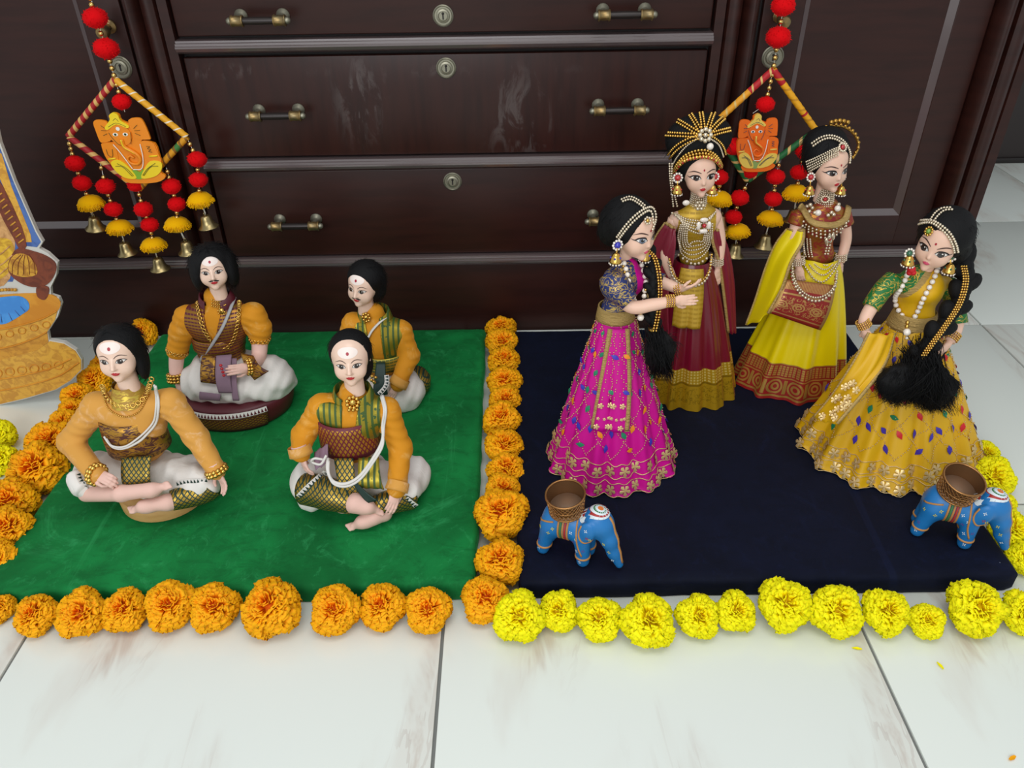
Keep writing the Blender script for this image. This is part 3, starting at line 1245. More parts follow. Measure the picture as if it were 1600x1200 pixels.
def elephant(label, loc, yaw, sc, cup_tilt):
    root = empty('elephant_candle_holder', loc, label, 'figurine', 'painted elephants on the navy board')
    M = xf(loc, rotm(yaw), sc)

    def f(P):
        Q = P.copy()
        Q[:, 1] = np.abs(Q[:, 1])
        d = sd_ell(P, (-.006, 0, .058), (.036, .0235, .024))
        d = smin(d, sd_ell(P, (-.030, 0, .056), (.018, .022, .024)), .012)
        d = smin(d, sd_cap(Q, (.018, .011, .052), (.0215, .0125, .0085), .0135, .0098), .010)
        d = smin(d, sd_cap(Q, (-.034, .011, .048), (-.043, .0135, .0085), .0135, .0095), .010)
        d = smin(d, sd_ell(P, (.036, 0, .074), (.021, .021, .024)), .012)
        d = smin(d, sd_ell(Q, (.028, .021, .068), (.012, .0055, .017), rotm(0, 0, 10)), .004)
        d = smin(d, sd_chain(P, [(.046, 0, .070), (.056, 0, .050), (.064, 0, .030), (.074, 0, .0115)], [.016, .0125, .0095, .0062], .006), .008)
        d = smax(d, -(P[:, 2] - .0006), .002)
        return d
    V, F = surfnet(f, (-.07, -.04, -.004), (.09, .04, .105), .0019)
    b = MB()
    b.add(V, F)
    bv = b.bvh()
    b.build('body', m_epaint, root, M)
    # forehead medallion, conforming rings
    q = MB()
    cen, nr = A([.046, 0, .090]), A([.55, 0, .84])
    cen = A([.040, 0, .0985])
    fr = frame(nr, (0, 1, 0))
    rings, n = [], 32
    R_ = [0, .004, .0062, .0085, .0108, .0135, .016]
    for k, r in enumerate(R_):
        ring = []
        for j in range(n):
            a = 2 * PI * j / n
            p = cen + fr @ A([r * math.cos(a), r * math.sin(a), .03])
            h = bv.ray_cast(Vector(p), Vector(-fr[:, 2]))
            hp = A(h[0]) if h[0] is not None else p - fr[:, 2] * .03
            ring.append(hp + fr[:, 2] * (.0010 + .0004 * (k % 2)))
        rings.append(ring)
    cols_ = [7, 2, 5, 2, 4, 2]
    for k in range(len(R_) - 1):
        q.loft([rings[k], rings[k + 1]], cols_[k] if k != 4 else 4)
    # spokes
    for j in range(0, n, 2):
        q.tube([A(rings[2][j]) + fr[:, 2] * .0004, A(rings[6][j]) + fr[:, 2] * .0004], .0006, 4, 2)
    q.build('forehead_medallion', m_epaint, root, M)

    def proj(p, d):
        h = bv.ray_cast(Vector(p), Vector(d).normalized())
        return (A(h[0]), A(h[1])) if h[0] is not None else (None, None)
    # bands
    q = MB()
    ang = np.linspace(0, 2 * PI, 26, endpoint=False)

    def ring_about(cx_, cz_, ax, rad, mi, r=.0011, dz=0.0, x_dir=None):
        pts = []
        for a in ang:
            d = A([0, math.cos(a), math.sin(a)]) if ax == 'x' else A([math.cos(a), math.sin(a), 0])
            o_ = A([cx_, 0 if ax == 'x' else x_dir, cz_])
            p, nn = proj(o_ + d * .05, -d) if ax == 'x' else proj(o_ + d * .0125, -d)
            if p is not None and np.linalg.norm(p - o_) < rad:
                pts.append(p)
        if len(pts) > 8:
            q.tube(pts, r, 6, mi, closed=True, flat=1.0)
    for cx_, mi in ((-.016, 1), (-.0125, 5), (-.009, 1), (-.0055, 4), (-.002, 1)):
        ring_about(cx_, .058, 'x', .03, mi, .0017)
    for x_, y_, z_ in ((.0211, .0125, .017), (.0211, -.0125, .017), (-.0415, .0131, .017), (-.0415, -.0131, .017)):
        ring_about(x_, z_, 'z', .014, 1, .0017, x_dir=y_)
    # stripe down the trunk and harness lines
    tr = []
    for z in np.linspace(.088, .016, 14):
        p, nn = proj((.2, 0, z), (-1, 0, 0))
        if p is not None:
            tr.append(p)
    q.tube(tr, .0026, 8, 1, flat=.5)
    for sy in (-1, 1):
        for path in ([(.010, .078), (.013, .06), (.016, .04), (.0225, .024)], [(.02, .078), (.017, .068), (.018, .058), (.026, .05), (.036, .056)], [(-.050, .058), (-.038, .064), (-.024, .068)]):
            pts = []
            for x_, z_ in spl(A(path), 5):
                p, nn = proj((x_, sy * .08, z_), (0, -sy, 0))
                if p is not None:
                    pts.append(p)
            if len(pts) > 3:
                q.tube(pts, .0014, 6, 1)
    q.build('painted_bands', m_epaint, root, M)
    # little painted flowers
    q = MB()
    rs = np.random.RandomState(int(abs(loc[0]) * 1000))
    for sy in (-1, 1):
        for (x_, z_, mi) in ((-.045, .052, 3), (-.030, .050, 3), (-.052, .036, 2), (-.046, .028, 6), (.004, .060, 2), (.013, .052, 2), (.008, .044, 6), (.014, .030, 2), (.024, .034, 6), (.028, .074, 2), (.034, .060, 3), (.052, .050, 3),
                             (.060, .036, 3), (.066, .022, 2), (.03, .062, 4), (.02, .012, 2), (-.046, .014, 2), (-.024, .058, 3)):
            p, nn = proj((x_, sy * .08, z_), (0, -sy, 0))
            if p is None:
                continue
            fr = frame(nn, (0, 0, 1))
            a0 = rs.rand() * 6
            for k in range(4):
                a = a0 + k * PI / 2
                cc = p + fr @ A([.0017 * math.cos(a), .0017 * math.sin(a), .0003])
                u_ = fr @ A([math.cos(a), math.sin(a), 0])
                w_ = fr @ A([-math.sin(a), math.cos(a), 0])
                q.add([cc - u_ * .0014, cc + w_ * .0008, cc + u_ * .0014, cc - w_ * .0008, cc + fr[:, 2] * .0006], [(0, 1, 4), (1, 2, 4), (2, 3, 4), (3, 0, 4)], mi)
    tag(q.build('painted_flowers', m_epaint, root, M), kind='stuff')
    # filigree cup
    q = MB()
    r0, r1, hh = .0255, .0285, .027
    Mc = M @ xf((-.012, 0, .0795), rotm(0, cup_tilt[0], cup_tilt[1]))
    nn_ = 26
    for s_ in (-1, 1):
        for k in range(nn_):
            pts = []
            for t in np.linspace(0, 1, 7):
                a = 2 * PI * (k / nn_ + s_ * t * .16)
                r = r0 + (r1 - r0) * t
                pts.append((r * math.cos(a), r * math.sin(a), t * hh))
            q.tube(pts, .0008, 4, 0, caps=False)
    for z_, rr in ((0, .0014), (hh * .5, .0009), (hh, .0016)):
        r = r0 + (r1 - r0) * z_ / hh
        q.tube(np.stack([r * np.cos(ang), r * np.sin(ang), 0 * ang + z_], 1), rr, 6, 0, closed=True)
    cup = q.build('filigree_cup', [m_fili, m_filic], root, Mc)
    q = MB()
    q.lathe([(0, .001), (r0, .001), (r0 + .0006, .004), (r0 * .97, .0065), (0, .0065)], n=26, cap0=False, cap1=False)
    q.build('cup_floor', m_filic, cup, Mc)
    q = MB()
    q.lathe([(r0 - .0006, .003), (r1 - .0010, hh)], n=26, cap0=False, cap1=False)
    q.build('cup_lining', Mat('gilt_mesh_lining', c('#7d5a3a'), .5, .6).m, cup, Mc)
    return root


elephant('blue painted elephant candle holder beside the pink dressed doll', (.088, .834, BZ), -26, A([1, 1, 1.13]), (6, -4))
elephant('blue painted elephant candle holder at the hem of the mustard yellow skirt', (.670, .858, BZ), -26, A([1.02, 1.02, 1.12]), (10, 8))

# ------------------------------------------------------------------ printed cutout at the left, standing on the floor
CY = 1.30
cut = empty('printed_cutout', tuple(at(0, 632, CY) * A([1, 1, 0]) + A([-.05, 0, 0])), 'standing printed cutout of blue foot, mace and golden pedestal at left edge', 'cutout')


def cfn(x, y, d):
    p = at(x, y, CY)
    return (p[0], p[1] - d, p[2])


def cmat(name, col, col2=None, sc=40, amt=.5, rough=.35, st=None):
    q = Mat(name, c(col), rough, spec=.4)
    if col2:
        q.over(q.ramp(q.noise(sc, 4, .6, st, dist=1.2), .42, .62) * amt, c(col2))
    return q.m


m_cedge = cmat('foam_board_edge', '#c9c7c0')
gold1 = cmat('printed_gold', '#cf9430', '#a8691c', 40, .6)
gold2 = cmat('printed_ornate_gold', '#dba63e', '#b3772a', 55, .65)
gold3 = cmat('printed_orange_floor', '#c9821f', '#e0a035', 12, .6)
cm = dict(blue=cmat('printed_blue_cloth', '#4f6fae', '#2c4684', 30, .7), skinb=cmat('printed_blue_skin', '#4a95dd', '#2f74c4', 25, .5), brown=cmat('printed_mace_brown', '#7b3a22', '#4f2016', 40, .6),
          maceg=cmat('printed_mace_gold', '#cf9a32', '#8e4f16', 50, .7), cloth=cmat('printed_cream_cloth', '#d2a066', '#9d6a3c', 40, .7), yel=cmat('printed_yellow_cloth', '#e0b432', '#a9761c', 40, .7), dark=cmat('printed_outline', '#3a1d12'))
out = [(0, 223), (23, 284), (57, 361), (67, 378), (61, 388), (75, 396), (90, 410), (88, 430), (79, 449), (80, 461), (92, 465), (96, 475), (90, 495), (75, 518), (77, 531), (100, 535), (119, 547), (128, 562), (128, 578),
       (111, 595), (88, 609), (38, 624), (0, 633), (-50, 640)]
out = out + [(-100 - x_, y_) for x_, y_ in out[-2::-1]] + [(-94, 196), (-78, 178), (-50, 170), (-22, 178), (-6, 196)]
q = MB()
q.prism(out, cfn, -.008, 0, 0)
q.build('foam_board', m_cedge, cut, smooth=False)


def cshape(name, pts, mat, d, k=3):
    q = MB()
    pp = [tuple(v) for v in spl(pts, k, True)] if k else pts
    q.prism(pp, cfn, -.001, d, 0)
    return q.build(name, mat, cut, smooth=False)


cshape('blue_cloak', [(-98, 226), (-2, 226), (22, 286), (55, 362), (64, 378), (58, 386), (40, 384), (20, 440), (-120, 440), (-154, 380)], cm['blue'], .0006, 0)
cshape('cloak_trim', [(-6, 236), (3, 240), (18, 290), (48, 366), (50, 378), (38, 378), (26, 340), (10, 300), (-8, 262)], gold2, .0010, 0)
cshape('draped_cloth', [(-100, 300), (0, 290), (14, 330), (24, 380), (20, 420), (6, 446), (-40, 452), (-108, 450)], cm['cloth'], .0010, 2)
cshape('yellow_drape', [(-30, 380), (10, 372), (22, 386), (20, 414), (4, 434), (-30, 440)], cm['yel'], .0013)
q = MB()
for a_, b_ in (((-20, 392), (16, 384)), ((-20, 408), (20, 398)), ((-20, 424), (12, 418))):
    q.tube([cfn(*p, .0014) for p in spl([a_, ((a_[0] + b_[0]) / 2, a_[1] + 6), b_], 5)], .0012, 5)
q.build('drape_folds', cm['cloth'], cut)
cshape('mace_shaft', [(-4, 284), (6, 292), (34, 352), (42, 384), (32, 390), (22, 372), (-6, 318)], cm['brown'], .0016, 2)
q = MB()
for t in np.linspace(0, 1, 9):
    x_, y_ = 0 + 34 * t, 304 + 72 * t
    q.tube([cfn(x_ - 4, y_ + 3, .0018), cfn(x_ + 4, y_ - 3, .0018)], .0014, 5)
q.build('shaft_rings', gold1, cut)
cshape('mace_head', [(28, 388), (52, 392), (74, 400), (88, 412), (86, 428), (74, 444), (52, 448), (30, 440), (14, 424), (16, 404)], cm['brown'], .0018)
cshape('mace_gilding', [(26, 396), (44, 398), (56, 412), (58, 428), (36, 432), (16, 424), (16, 408)], cm['maceg'], .0022)
q = MB()
for k in range(5):
    q.tube([cfn(*p, .0023) for p in spl([(34 + k * 3, 397), (22 + k * 8, 410), (20 + k * 9, 428)], 4)], .0007, 4)
q.build('mace_flutes', cm['brown'], cut)
cshape('mace_finial', [(60, 446), (76, 448), (76, 460), (70, 468), (60, 464), (57, 454)], cm['brown'], .0020)
cshape('pedestal_top', [(-108, 470), (-20, 462), (40, 458), (80, 460), (95, 472), (88, 488), (60, 502), (0, 516), (-108, 524)], gold3, .0012)
cshape('pedestal_side', [(-108, 524), (0, 515), (60, 501), (90, 486), (86, 500), (74, 518), (50, 530), (0, 544), (-108, 550)], gold2, .0014, 0)
cshape('pedestal_neck', [(-108, 550), (0, 543), (50, 529), (74, 518), (76, 534), (60, 546), (0, 562), (-108, 568)], gold1, .0012, 0)
cshape('pedestal_foot', [(-108, 568), (0, 562), (60, 546), (78, 533), (100, 537), (118, 548), (127, 562), (127, 577), (110, 594), (87, 608), (38, 622), (0, 631), (-108, 637)], gold2, .0016, 0)
q = MB()
for pts in ([(-108, 522), (0, 514), (60, 500), (89, 486)], [(-108, 550), (0, 544), (50, 530), (74, 518)], [(-100, 600), (0, 592), (70, 578), (112, 560)], [(-100, 618), (0, 610), (84, 590), (124, 566)]):
    q.tube([cfn(*p, .0018) for p in spl(pts, 8)], .0016, 5)
for k in range(9):
    x_ = -60 + k * 19
    y_ = 590 - (x_ + 60) * .13
    a = np.linspace(0, 2 * PI, 14, endpoint=False)
    q.tube([cfn(x_ + 7 * math.cos(t), y_ + 6 * math.sin(t), .0018) for t in a], .0012, 5, closed=True)
    y2 = 530 - max(0, x_ + 20) * .25
    q.tube([cfn(x_ + 6 * math.cos(t), y2 + 5 * math.sin(t), .0018) for t in a], .0009, 5, closed=True) if x_ < 75 else None
q.build('pedestal_scrollwork', gold3, cut)
cshape('foot', [(-60, 470), (0, 464), (30, 462), (44, 470), (46, 482), (36, 490), (20, 500), (4, 506), (-30, 504), (-70, 500)], cm['skinb'], .0020)
q = MB()
for a_, b_ in (((14, 488), (20, 500)), ((24, 484), (32, 493)), ((33, 478), (40, 486)), ((2, 490), (4, 503))):
    q.tube([cfn(*a_, .0022), cfn(*b_, .0022)], .0007, 4)
q.build('toe_lines', cm['blue'], cut)
q = MB()
for k in range(12):
    q.sph([cfn(-30 + k * 5, 462 - k * .9 - 4 * math.sin(k / 11 * 3.1), .0028)], .0034, 0, (6, 4))
q.build('anklet', cm['maceg'], cut)

# ------------------------------------------------------------------ doll parts: heads, hands, hair
_s = Mat('painted_ceramic_skin', c('#eccbb6'), .34, spec=.45, coat=.25)
_s.over(_s.ramp(_s.noise(14, 3), .4, .8) * .25, c('#dda88e'))
m_skinm = _s.m
_s = Mat('pink_cloth_skin', c('#e5bcae'), .75)
_s.bump(_s.noise(700, 2), .2, .0006)
m_skinc = _s.m
_s = Mat('doll_plastic_skin', c('#e8bfa8'), .42, spec=.4, sub=.08)
m_skinf = _s.m
m_hair = Mat('black_hair', c('#08080a'), .68, spec=.25)
m_hair.bump(m_hair.noise(120, 4, .7, (3, 3, .5)), .6, .002)
m_hair = m_hair.m
m_white = Mat('eye_white', c('#eee8e2'), .25).m
m_black = Mat('black_lash', c('#191214'), .45).m
m_pupil = Mat('black_pupil', c('#0c0a0b'), .12, coat=.5).m
m_irisb = Mat('brown_iris', c('#3d2a22'), .15, coat=.5).m
m_irisg = Mat('grey_iris', c('#6f7789'), .15, coat=.5).m
m_brow = Mat('brow_paint', c('#4a3028'), .5).m
m_lip = Mat('red_lips', c('#b8202c'), .3).m
m_lipp = Mat('pink_lips', c('#cf4f6d'), .3).m
m_bindi = Mat('red_bindi', c('#a3142c'), .4).m
m_ash = Mat('white_forehead_paint', c('#f3e4dc'), .5).m
m_gold = Mat('polished_gold', c('#dfb45c'), .24, 1.0).m
m_gold2 = Mat('antique_gold', c('#b98f45'), .35, .95).m
m_pearl = Mat('pearl', c('#f0e6da'), .2, coat=.6).m
m_crystal = Mat('rhinestone', c('#ddceb4'), .15, .65, coat=.8).m
m_ruby = Mat('red_stone', c('#b5101c'), .12, coat=.8).m
m_sapph = Mat('blue_stone', c('#2323a8'), .12, coat=.8).m
m_emer = Mat('green_stone', c('#145a38'), .12, coat=.8).m
m_peri = Mat('light_green_stone', c('#6f9a35'), .12, coat=.8).m


def head_f(P, female):
    Q = P.copy()
    Q[:, 0] = np.abs(Q[:, 0])
    if female:
        d = sd_ell(P, (0, .06, .60), (.375, .42, .40))
        d = smin(d, sd_ell(P, (0, -.115, .335), (.255, .255, .315)), .14)
        d = smin(d, sd_ell(Q, (.15, -.20, .30), (.12, .12, .13)), .10)
        d = smin(d, np.linalg.norm(P - A([0, -.285, .062]), axis=1) - .055, .10)
        d = smax(d, -(sd_ell(Q, (.155, -.475, .45), (.125, .10, .085))), .07)
        d = smin(d, sd_cap(P, (0, -.345, .44), (0, -.392, .325), .018, .030), .045)
        d = smin(d, sd_ell(P, (0, -.345, .222), (.055, .03, .018)), .025)
        d = smin(d, sd_ell(P, (0, -.345, .188), (.05, .03, .018)), .025)
        d = smin(d, sd_ell(Q, (.350, .06, .40), (.02, .05, .07)), .02)
        d = smin(d, sd_cap(P, (0, .06, .2), (0, .10, -.30), .115, .115), .07)
    else:
        d = sd_ell(P, (0, .06, .60), (.385, .43, .40))
        d = smin(d, sd_ell(P, (0, -.095, .335), (.285, .28, .325)), .13)
        d = smin(d, sd_ell(Q, (.16, -.21, .30), (.13, .12, .14)), .10)
        d = smin(d, np.linalg.norm(P - A([0, -.275, .085]), axis=1) - .075, .10)
        d = smax(d, -(sd_ell(Q, (.145, -.475, .465), (.10, .10, .065))), .06)
        d = smin(d, sd_cap(P, (0, -.365, .50), (0, -.425, .345), .022, .042), .05)
        d = smin(d, sd_ell(Q, (.035, -.385, .335), (.03, .03, .022)), .03)
        d = smin(d, sd_ell(P, (0, -.368, .252), (.065, .03, .02)), .03)
        d = smin(d, sd_ell(P, (0, -.362, .212), (.055, .032, .022)), .03)
        d = smin(d, sd_ell(Q, (.365, .06, .44), (.022, .05, .08)), .02)
        d = smin(d, sd_cap(P, (0, .05, .2), (0, .06, -.30), .19, .20), .07)
    return d


HEAD = {}
for _k in (0, 1):
    _V, _F = surfnet(lambda P: head_f(P, _k), (-.46, -.52, -.32), (.46, .54, 1.06), .019)
    _m = MB()
    _m.add(_V, _F)
    HEAD[_k] = (_m, _m.bvh())


def fproj(bv, x, z, off):
    h = bv.ray_cast(Vector((x, -2, z)), Vector((0, 1, 0)))
    if h[0] is None:
        return A([x, -.2, z])
    n = A(h[1])
    if n[1] > 0:
        n = -n
    return A(h[0]) + n * off


def patch(mb, bv, pts, off, mi):
    P = A(pts, float)
    cen = P.mean(0)
    n = len(P)
    V = [fproj(bv, *cen, off)]
    for t in (.25, .5, .75, 1.0):
        V += [fproj(bv, *(cen + (p - cen) * t), off) for p in P]
    F = [(0, 1 + i, 1 + (i + 1) % n) for i in range(n)]
    for k in range(3):
        F += [(1 + k * n + i, 1 + (k + 1) * n + i, 1 + (k + 1) * n + (i + 1) % n, 1 + k * n + (i + 1) % n) for i in range(n)]
    # face towards -y
    mb.add(V, [f[::-1] for f in F], mi)


def ribbon(mb, bv, pts, w, off, mi, n=6):
    P = spl(A(pts, float), n)
    T = np.gradient(P, axis=0)
    T /= np.linalg.norm(T, axis=1)[:, None]
    N = np.stack([-T[:, 1], T[:, 0]], 1)
    t = np.linspace(0, 1, len(P))
    ww = np.interp(t, np.linspace(0, 1, len(w)), w) if np.ndim(w) else np.full(len(P), w)
    V = []
    for p, nn, a in zip(P, N, ww):
        V += [fproj(bv, *(p + nn * a), off), fproj(bv, *p, off + .003), fproj(bv, *(p - nn * a), off)]
    F = []
    for i in range(len(P) - 1):
        for j in (0, 1):
            F.append((3 * i + j, 3 * i + j + 1, 3 * i + 4 + j, 3 * i + 3 + j))
    mb.add(V, F, mi)


def circ(cx, cz, rx, rz=None, n=18):
    rz = rz or rx
    return [(cx + rx * math.cos(2 * PI * k / n), cz + rz * math.sin(2 * PI * k / n)) for k in range(n)]


def almond(cx, cz, w, h, s, lift=.012, n=10):
    pts = []
    for k in range(n + 1):
        t = -1 + 2 * k / n
        pts.append((cx + w * t, cz + h * (1 - t * t) ** .75 + lift * t * s))
    for k in range(1, n):
        t = 1 - 2 * k / n
        pts.append((cx + w * t, cz - h * .8 * (1 - t * t) ** .8 + lift * t * s))
    return pts


def face(par, M, female, iris, look=(0, 0), brow=0.0, lips=None, moustache=False, ash=False, bindi=True, eyes=None):
    m, bv = HEAD[female]
    h = m.build('head', m_skinf if female else m_skinm, par, M)
    EX, EZ, EW, EH = eyes or ((.152, .445, .098, .056) if female else (.145, .472, .088, .047))
    for s in (-1, 1):
        q = MB()
        cx = s * EX
        patch(q, bv, almond(cx, EZ, EW, EH, s), .003, 0)
        ir = EH * (.98 if female else 1.0)
        ix, iz = cx + look[0] * EW * .4, EZ + look[1] * EH * .4
        patch(q, bv, circ(ix, iz, ir, ir), .0055, 1)
        patch(q, bv, circ(ix, iz, ir * .55, ir * .55), .0075, 2)
        patch(q, bv, circ(ix + .3 * ir, iz + .4 * ir, ir * .22, ir * .22, 10), .0095, 0)  # white highlight painted onto the iris as a small disc
        top = [(cx - s * EW * 1.0, EZ - .012), (cx - s * EW * .55, EZ + EH * .82), (cx, EZ + EH * 1.04), (cx + s * EW * .6, EZ + EH * .85), (cx + s * EW * 1.05, EZ + .014), (cx + s * EW * (1.45 if female else 1.2), EZ + (.035 if female else .012))]
        ribbon(q, bv, top, [.004, .012, .014, .013, .010, .001] if female else [.003, .006, .007, .006, .004, .001], .009, 3)
        bot = [(cx - s * EW * .9, EZ - .012), (cx, EZ - EH * .84), (cx + s * EW * 1.0, EZ + .01)]
        ribbon(q, bv, bot, [.002, .004, .004], .008, 3)
        q.build('eye', [m_white, iris, m_pupil, m_black], h, M)
        q = MB()
        if female:
            ribbon(q, bv, [(s * .055, .545 - brow), (s * .13, .575), (s * .20, .585 + brow * .4), (s * .285, .55 + brow)], [.006, .012, .011, .002], .006, 0)
        else:
            ribbon(q, bv, [(s * .045, .545), (s * .105, .592), (s * .17, .597), (s * .255, .555)], [.004, .008, .007, .002], .006, 0)
        q.build('eyebrow', m_brow, h, M)
    q = MB()
    lz = .205 if female else .232
    w = .064 if female else .086
    up = [(-w, lz), (-w * .5, lz + .022), (-w * .2, lz + .032), (0, lz + .024), (w * .2, lz + .032), (w * .5, lz + .022), (w, lz), (w * .45, lz - .004), (0, lz - .006), (-w * .45, lz - .004)]
    lo = [(-w, lz), (-w * .45, lz - .004), (0, lz - .006), (w * .45, lz - .004), (w, lz), (w * .55, lz - .028), (0, lz - .04), (-w * .55, lz - .028)]
    patch(q, bv, up[::-1], .004, 0)
    patch(q, bv, lo, .004, 0)
    q.build('lips', lips or m_lip, h, M)
    if moustache:
        q = MB()
        for s in (-1, 1):
            ribbon(q, bv, [(s * .006, .288), (s * .05, .280), (s * .09, .268), (s * .125, .276)], [.016, .021, .016, .003], .008, 0)
        q.build('moustache', m_black, h, M)
    if ash:
        q = MB()
        patch(q, bv, circ(0, .745, .19, .105, 24), .005, 0)
        q.build('forehead_paint', m_ash, h, M)
    if bindi:
        q = MB()
        patch(q, bv, circ(0, .605 if female else .735, .017 if female else .028, .022 if female else .032, 14), .009, 0)
        q.build('bindi', m_bindi, h, M)
    return h


def hand_mesh(curl, thumb=.3, spread=.05, chub=1.0):
    ch = []
    for x, L, r, k in ((.15, .40, .052, 1), (.05, .46, .054, .95), (-.055, .42, .052, 1), (-.145, .33, .046, 1.05)):
        p = A([x, 0, -.46])
        pts, a = [A([x * .7, 0, -.2]), p.copy()], 0.0
        for j, f in enumerate((.42, .32, .26)):
            a += curl * k * (.55, .85, .65)[j]
            p = p + L * f * A([x * spread * 6 * math.cos(a), -math.sin(a), -math.cos(a)])
            pts.append(p.copy())
        ch.append((pts, [r * 1.1 * chub, r * chub, r * .96 * chub, r * .88 * chub, r * .74 * chub]))
    t0 = A([.11, -.02, -.12])
    t1 = t0 + A([.13, -.05, -.12])
    t2 = t1 + A([.06 - thumb * .1, -.05 - thumb * .08, -.13])
    t3 = t2 + A([.0 - thumb * .12, -.03 - thumb * .05, -.12])
    ch.append(([t0, t1, t2, t3], [.07 * chub, .062 * chub, .054 * chub, .042 * chub]))

    def f(P):
        d = sd_ell(P, (0, 0, -.29), (.205, .088 * chub, .25))
        d = smin(d, sd_cap(P, (0, .0, .12), (0, 0, -.12), .125, .125), .10)
        g = None
        for pts, rad in ch:
            e = sd_chain(P, pts, rad, .02)
            d = smin(d, e, .025)
        return d
    V, F = surfnet(f, (-.36, -.62, -1.08), (.44, .22, .14), .026)
    return V, F


HAND = {'relaxed': hand_mesh(.38, .4, .03, 1.0), 'open': hand_mesh(.12, .0, .06, 1.0), 'fist': hand_mesh(1.15, .9, .0, 1.15), 'cup': hand_mesh(.7, .6, .02, 1.1)}


def hand(mb, wrist, direction, palm, size, kind='relaxed', mirror=False, mi=0):
    """add a hand; direction = towards finger tips, palm = palm normal"""
    V, F = HAND[kind]
    z = -A(direction, float)
    z /= np.linalg.norm(z)
    y = -A(palm, float)
    y = y - z * (y @ z)
    y /= np.linalg.norm(y)
    x = np.cross(y, z)
    V = V * size
    if mirror:
        V = V * A([-1, 1, 1])
        F = [f[::-1] for f in F]
    mb.add(V @ np.stack([x, y, z], 1).T + A(wrist), F, mi)


def camhit(bv, px, py, off=0.0, fb=None):
    d = _fw + _rc * ((px - 800) / FPX) - _uc * ((py - 600) / FPX)
    h = bv.ray_cast(Vector((0, 0, CAMH)), d.normalized())
    if h[0] is None:
        return (at(px, py, fb) if fb else None), A([0, -1, 0])
    n = A(h[1])
    if n @ A(d) > 0:
        n = -n
    return A(h[0]) + n * off, n


def lay(bv, pts, off=.002, fb=None, n=6, step=None, closed=False):
    """path laid on a surface along photo pixels"""
    P2 = spl(A(pts, float), n, closed)
    if step:
        P2 = resample(P2, step)
    out, nn = [], []
    for p in P2:
        q, m = camhit(bv, p[0], p[1], off, fb)
        if q is not None:
            out.append(q)
            nn.append(m)
    return A(out), A(nn)


def joinbv(*ms):
    V, F, o = [], [], 0
    for m in ms:
        v = np.concatenate(m.V)
        V.append(v)
        F += [tuple(i + o for i in f) for f in m.F]
        o += len(v)
    return BVHTree.FromPolygons(np.concatenate(V).tolist(), F)


def smooth_path(P, it=2):
    P = A(P).copy()
    for _ in range(it):
        P[1:-1] = .5 * P[1:-1] + .25 * (P[:-2] + P[2:])
    return P


def _torus(R_, r, n=10, k=5):
    V, F = [], []
    for i in range(n):
        a = 2 * PI * i / n
        for j in range(k):
            b = 2 * PI * j / k
            V.append(((R_ + r * math.cos(b)) * math.cos(a), (R_ + r * math.cos(b)) * math.sin(a), r * math.sin(b)))
            F.append((i * k + j, ((i + 1) % n) * k + j, ((i + 1) % n) * k + (j + 1) % k, i * k + (j + 1) % k))
    return A(V), F


def ring_chain(mb, P, N, r, mi=0, bead=True):
    tv, tf = _torus(r, r * .34)
    Q = resample(P, r * 2.35)
    for q in Q:
        i = np.argmin(np.linalg.norm(P - q, axis=1))
        mb.inst(tv, tf, [xf(q, frame(N[i], (1, 0, .1)))], mi)


def bead_row(mb, P, r, mi=0, step=None, t=(6, 4)):
    Q = resample(P, step or r * 2.0)
    mb.sph(Q, r, mi, t)


def fuzz(mb, V, n, length, rs, thick=.004, flow=(0, .2, -1), cen=(0, .06, .55), lift=.35, mi=0, segs=4):
    """hair strands growing over a hair volume (head units)"""
    idx = rs.randint(0, len(V), n)
    for i in idx:
        p = V[i].copy()
        nr = p - A(cen)
        nr /= np.linalg.norm(nr) + 1e-9
        d = A(flow) + rs.randn(3) * .25
        d = d - nr * (d @ nr) * .9
        d /= np.linalg.norm(d) + 1e-9
        pts = [p - nr * .01]
        for k in range(segs):
            d2 = d + nr * (lift * (rs.rand() - .25)) + rs.randn(3) * .12
            p = p + d2 * length / segs * (.6 + .8 * rs.rand())
            pts.append(p.copy())
        mb.tube(pts, np.linspace(thick, thick * .25, len(pts)), 3, mi, caps=False)


def hair(par, M, f, lo, hi, h=.028, strands=500, length=.22, seed=0, name='hair', thick=.005, flow=(0, .25, -1), lift=.35):
    V, F = surfnet(f, lo, hi, h)
    m = MB()
    m.add(V, F)
    rs = np.random.RandomState(seed)
    keep = V[(V[:, 1] > .05) | (V[:, 2] > .98)]
    fuzz(m, keep, strands, length, rs, thick, flow, lift=lift)
    bm_ = MB()
    bm_.add(V, F)
    return m.build(name, m_hair, par, M), bm_.bvh()


# fabrics ------------------------------------------------------------------
def velvetish(name, col, light):
    w = Mat(name, c(col), .7, spec=.2, sheen=.6, sheen_col=c(light))
    w.over(w.ramp(w.noise(38, 4, .65, dist=.6), .52, .74) * .75, c(light))
    w.bump(w.noise(900, 2), .25, .0005)
    return w.m


m_amber = velvetish('amber_velvet', '#d38d20', '#e0ae60')
m_amberp = velvetish('faded_amber_velvet', '#d49a48', '#e8c096')
_w = Mat('white_dhoti_cotton', c('#e4e0da'), .8)
_w.bump(_w.noise(45, 4, .6, (1, 1, .4), dist=1.0), .35, .004)
m_cotton = _w.m
m_wood_disc = Mat('pale_turned_wood', c('#c99e62'), .55)
m_wood_disc.over(m_wood_disc.ramp(m_wood_disc.noise(25, 4, .6, (1, 1, 4)), .4, .7) * .5, c('#b08348'))
m_wood_disc = m_wood_disc.m


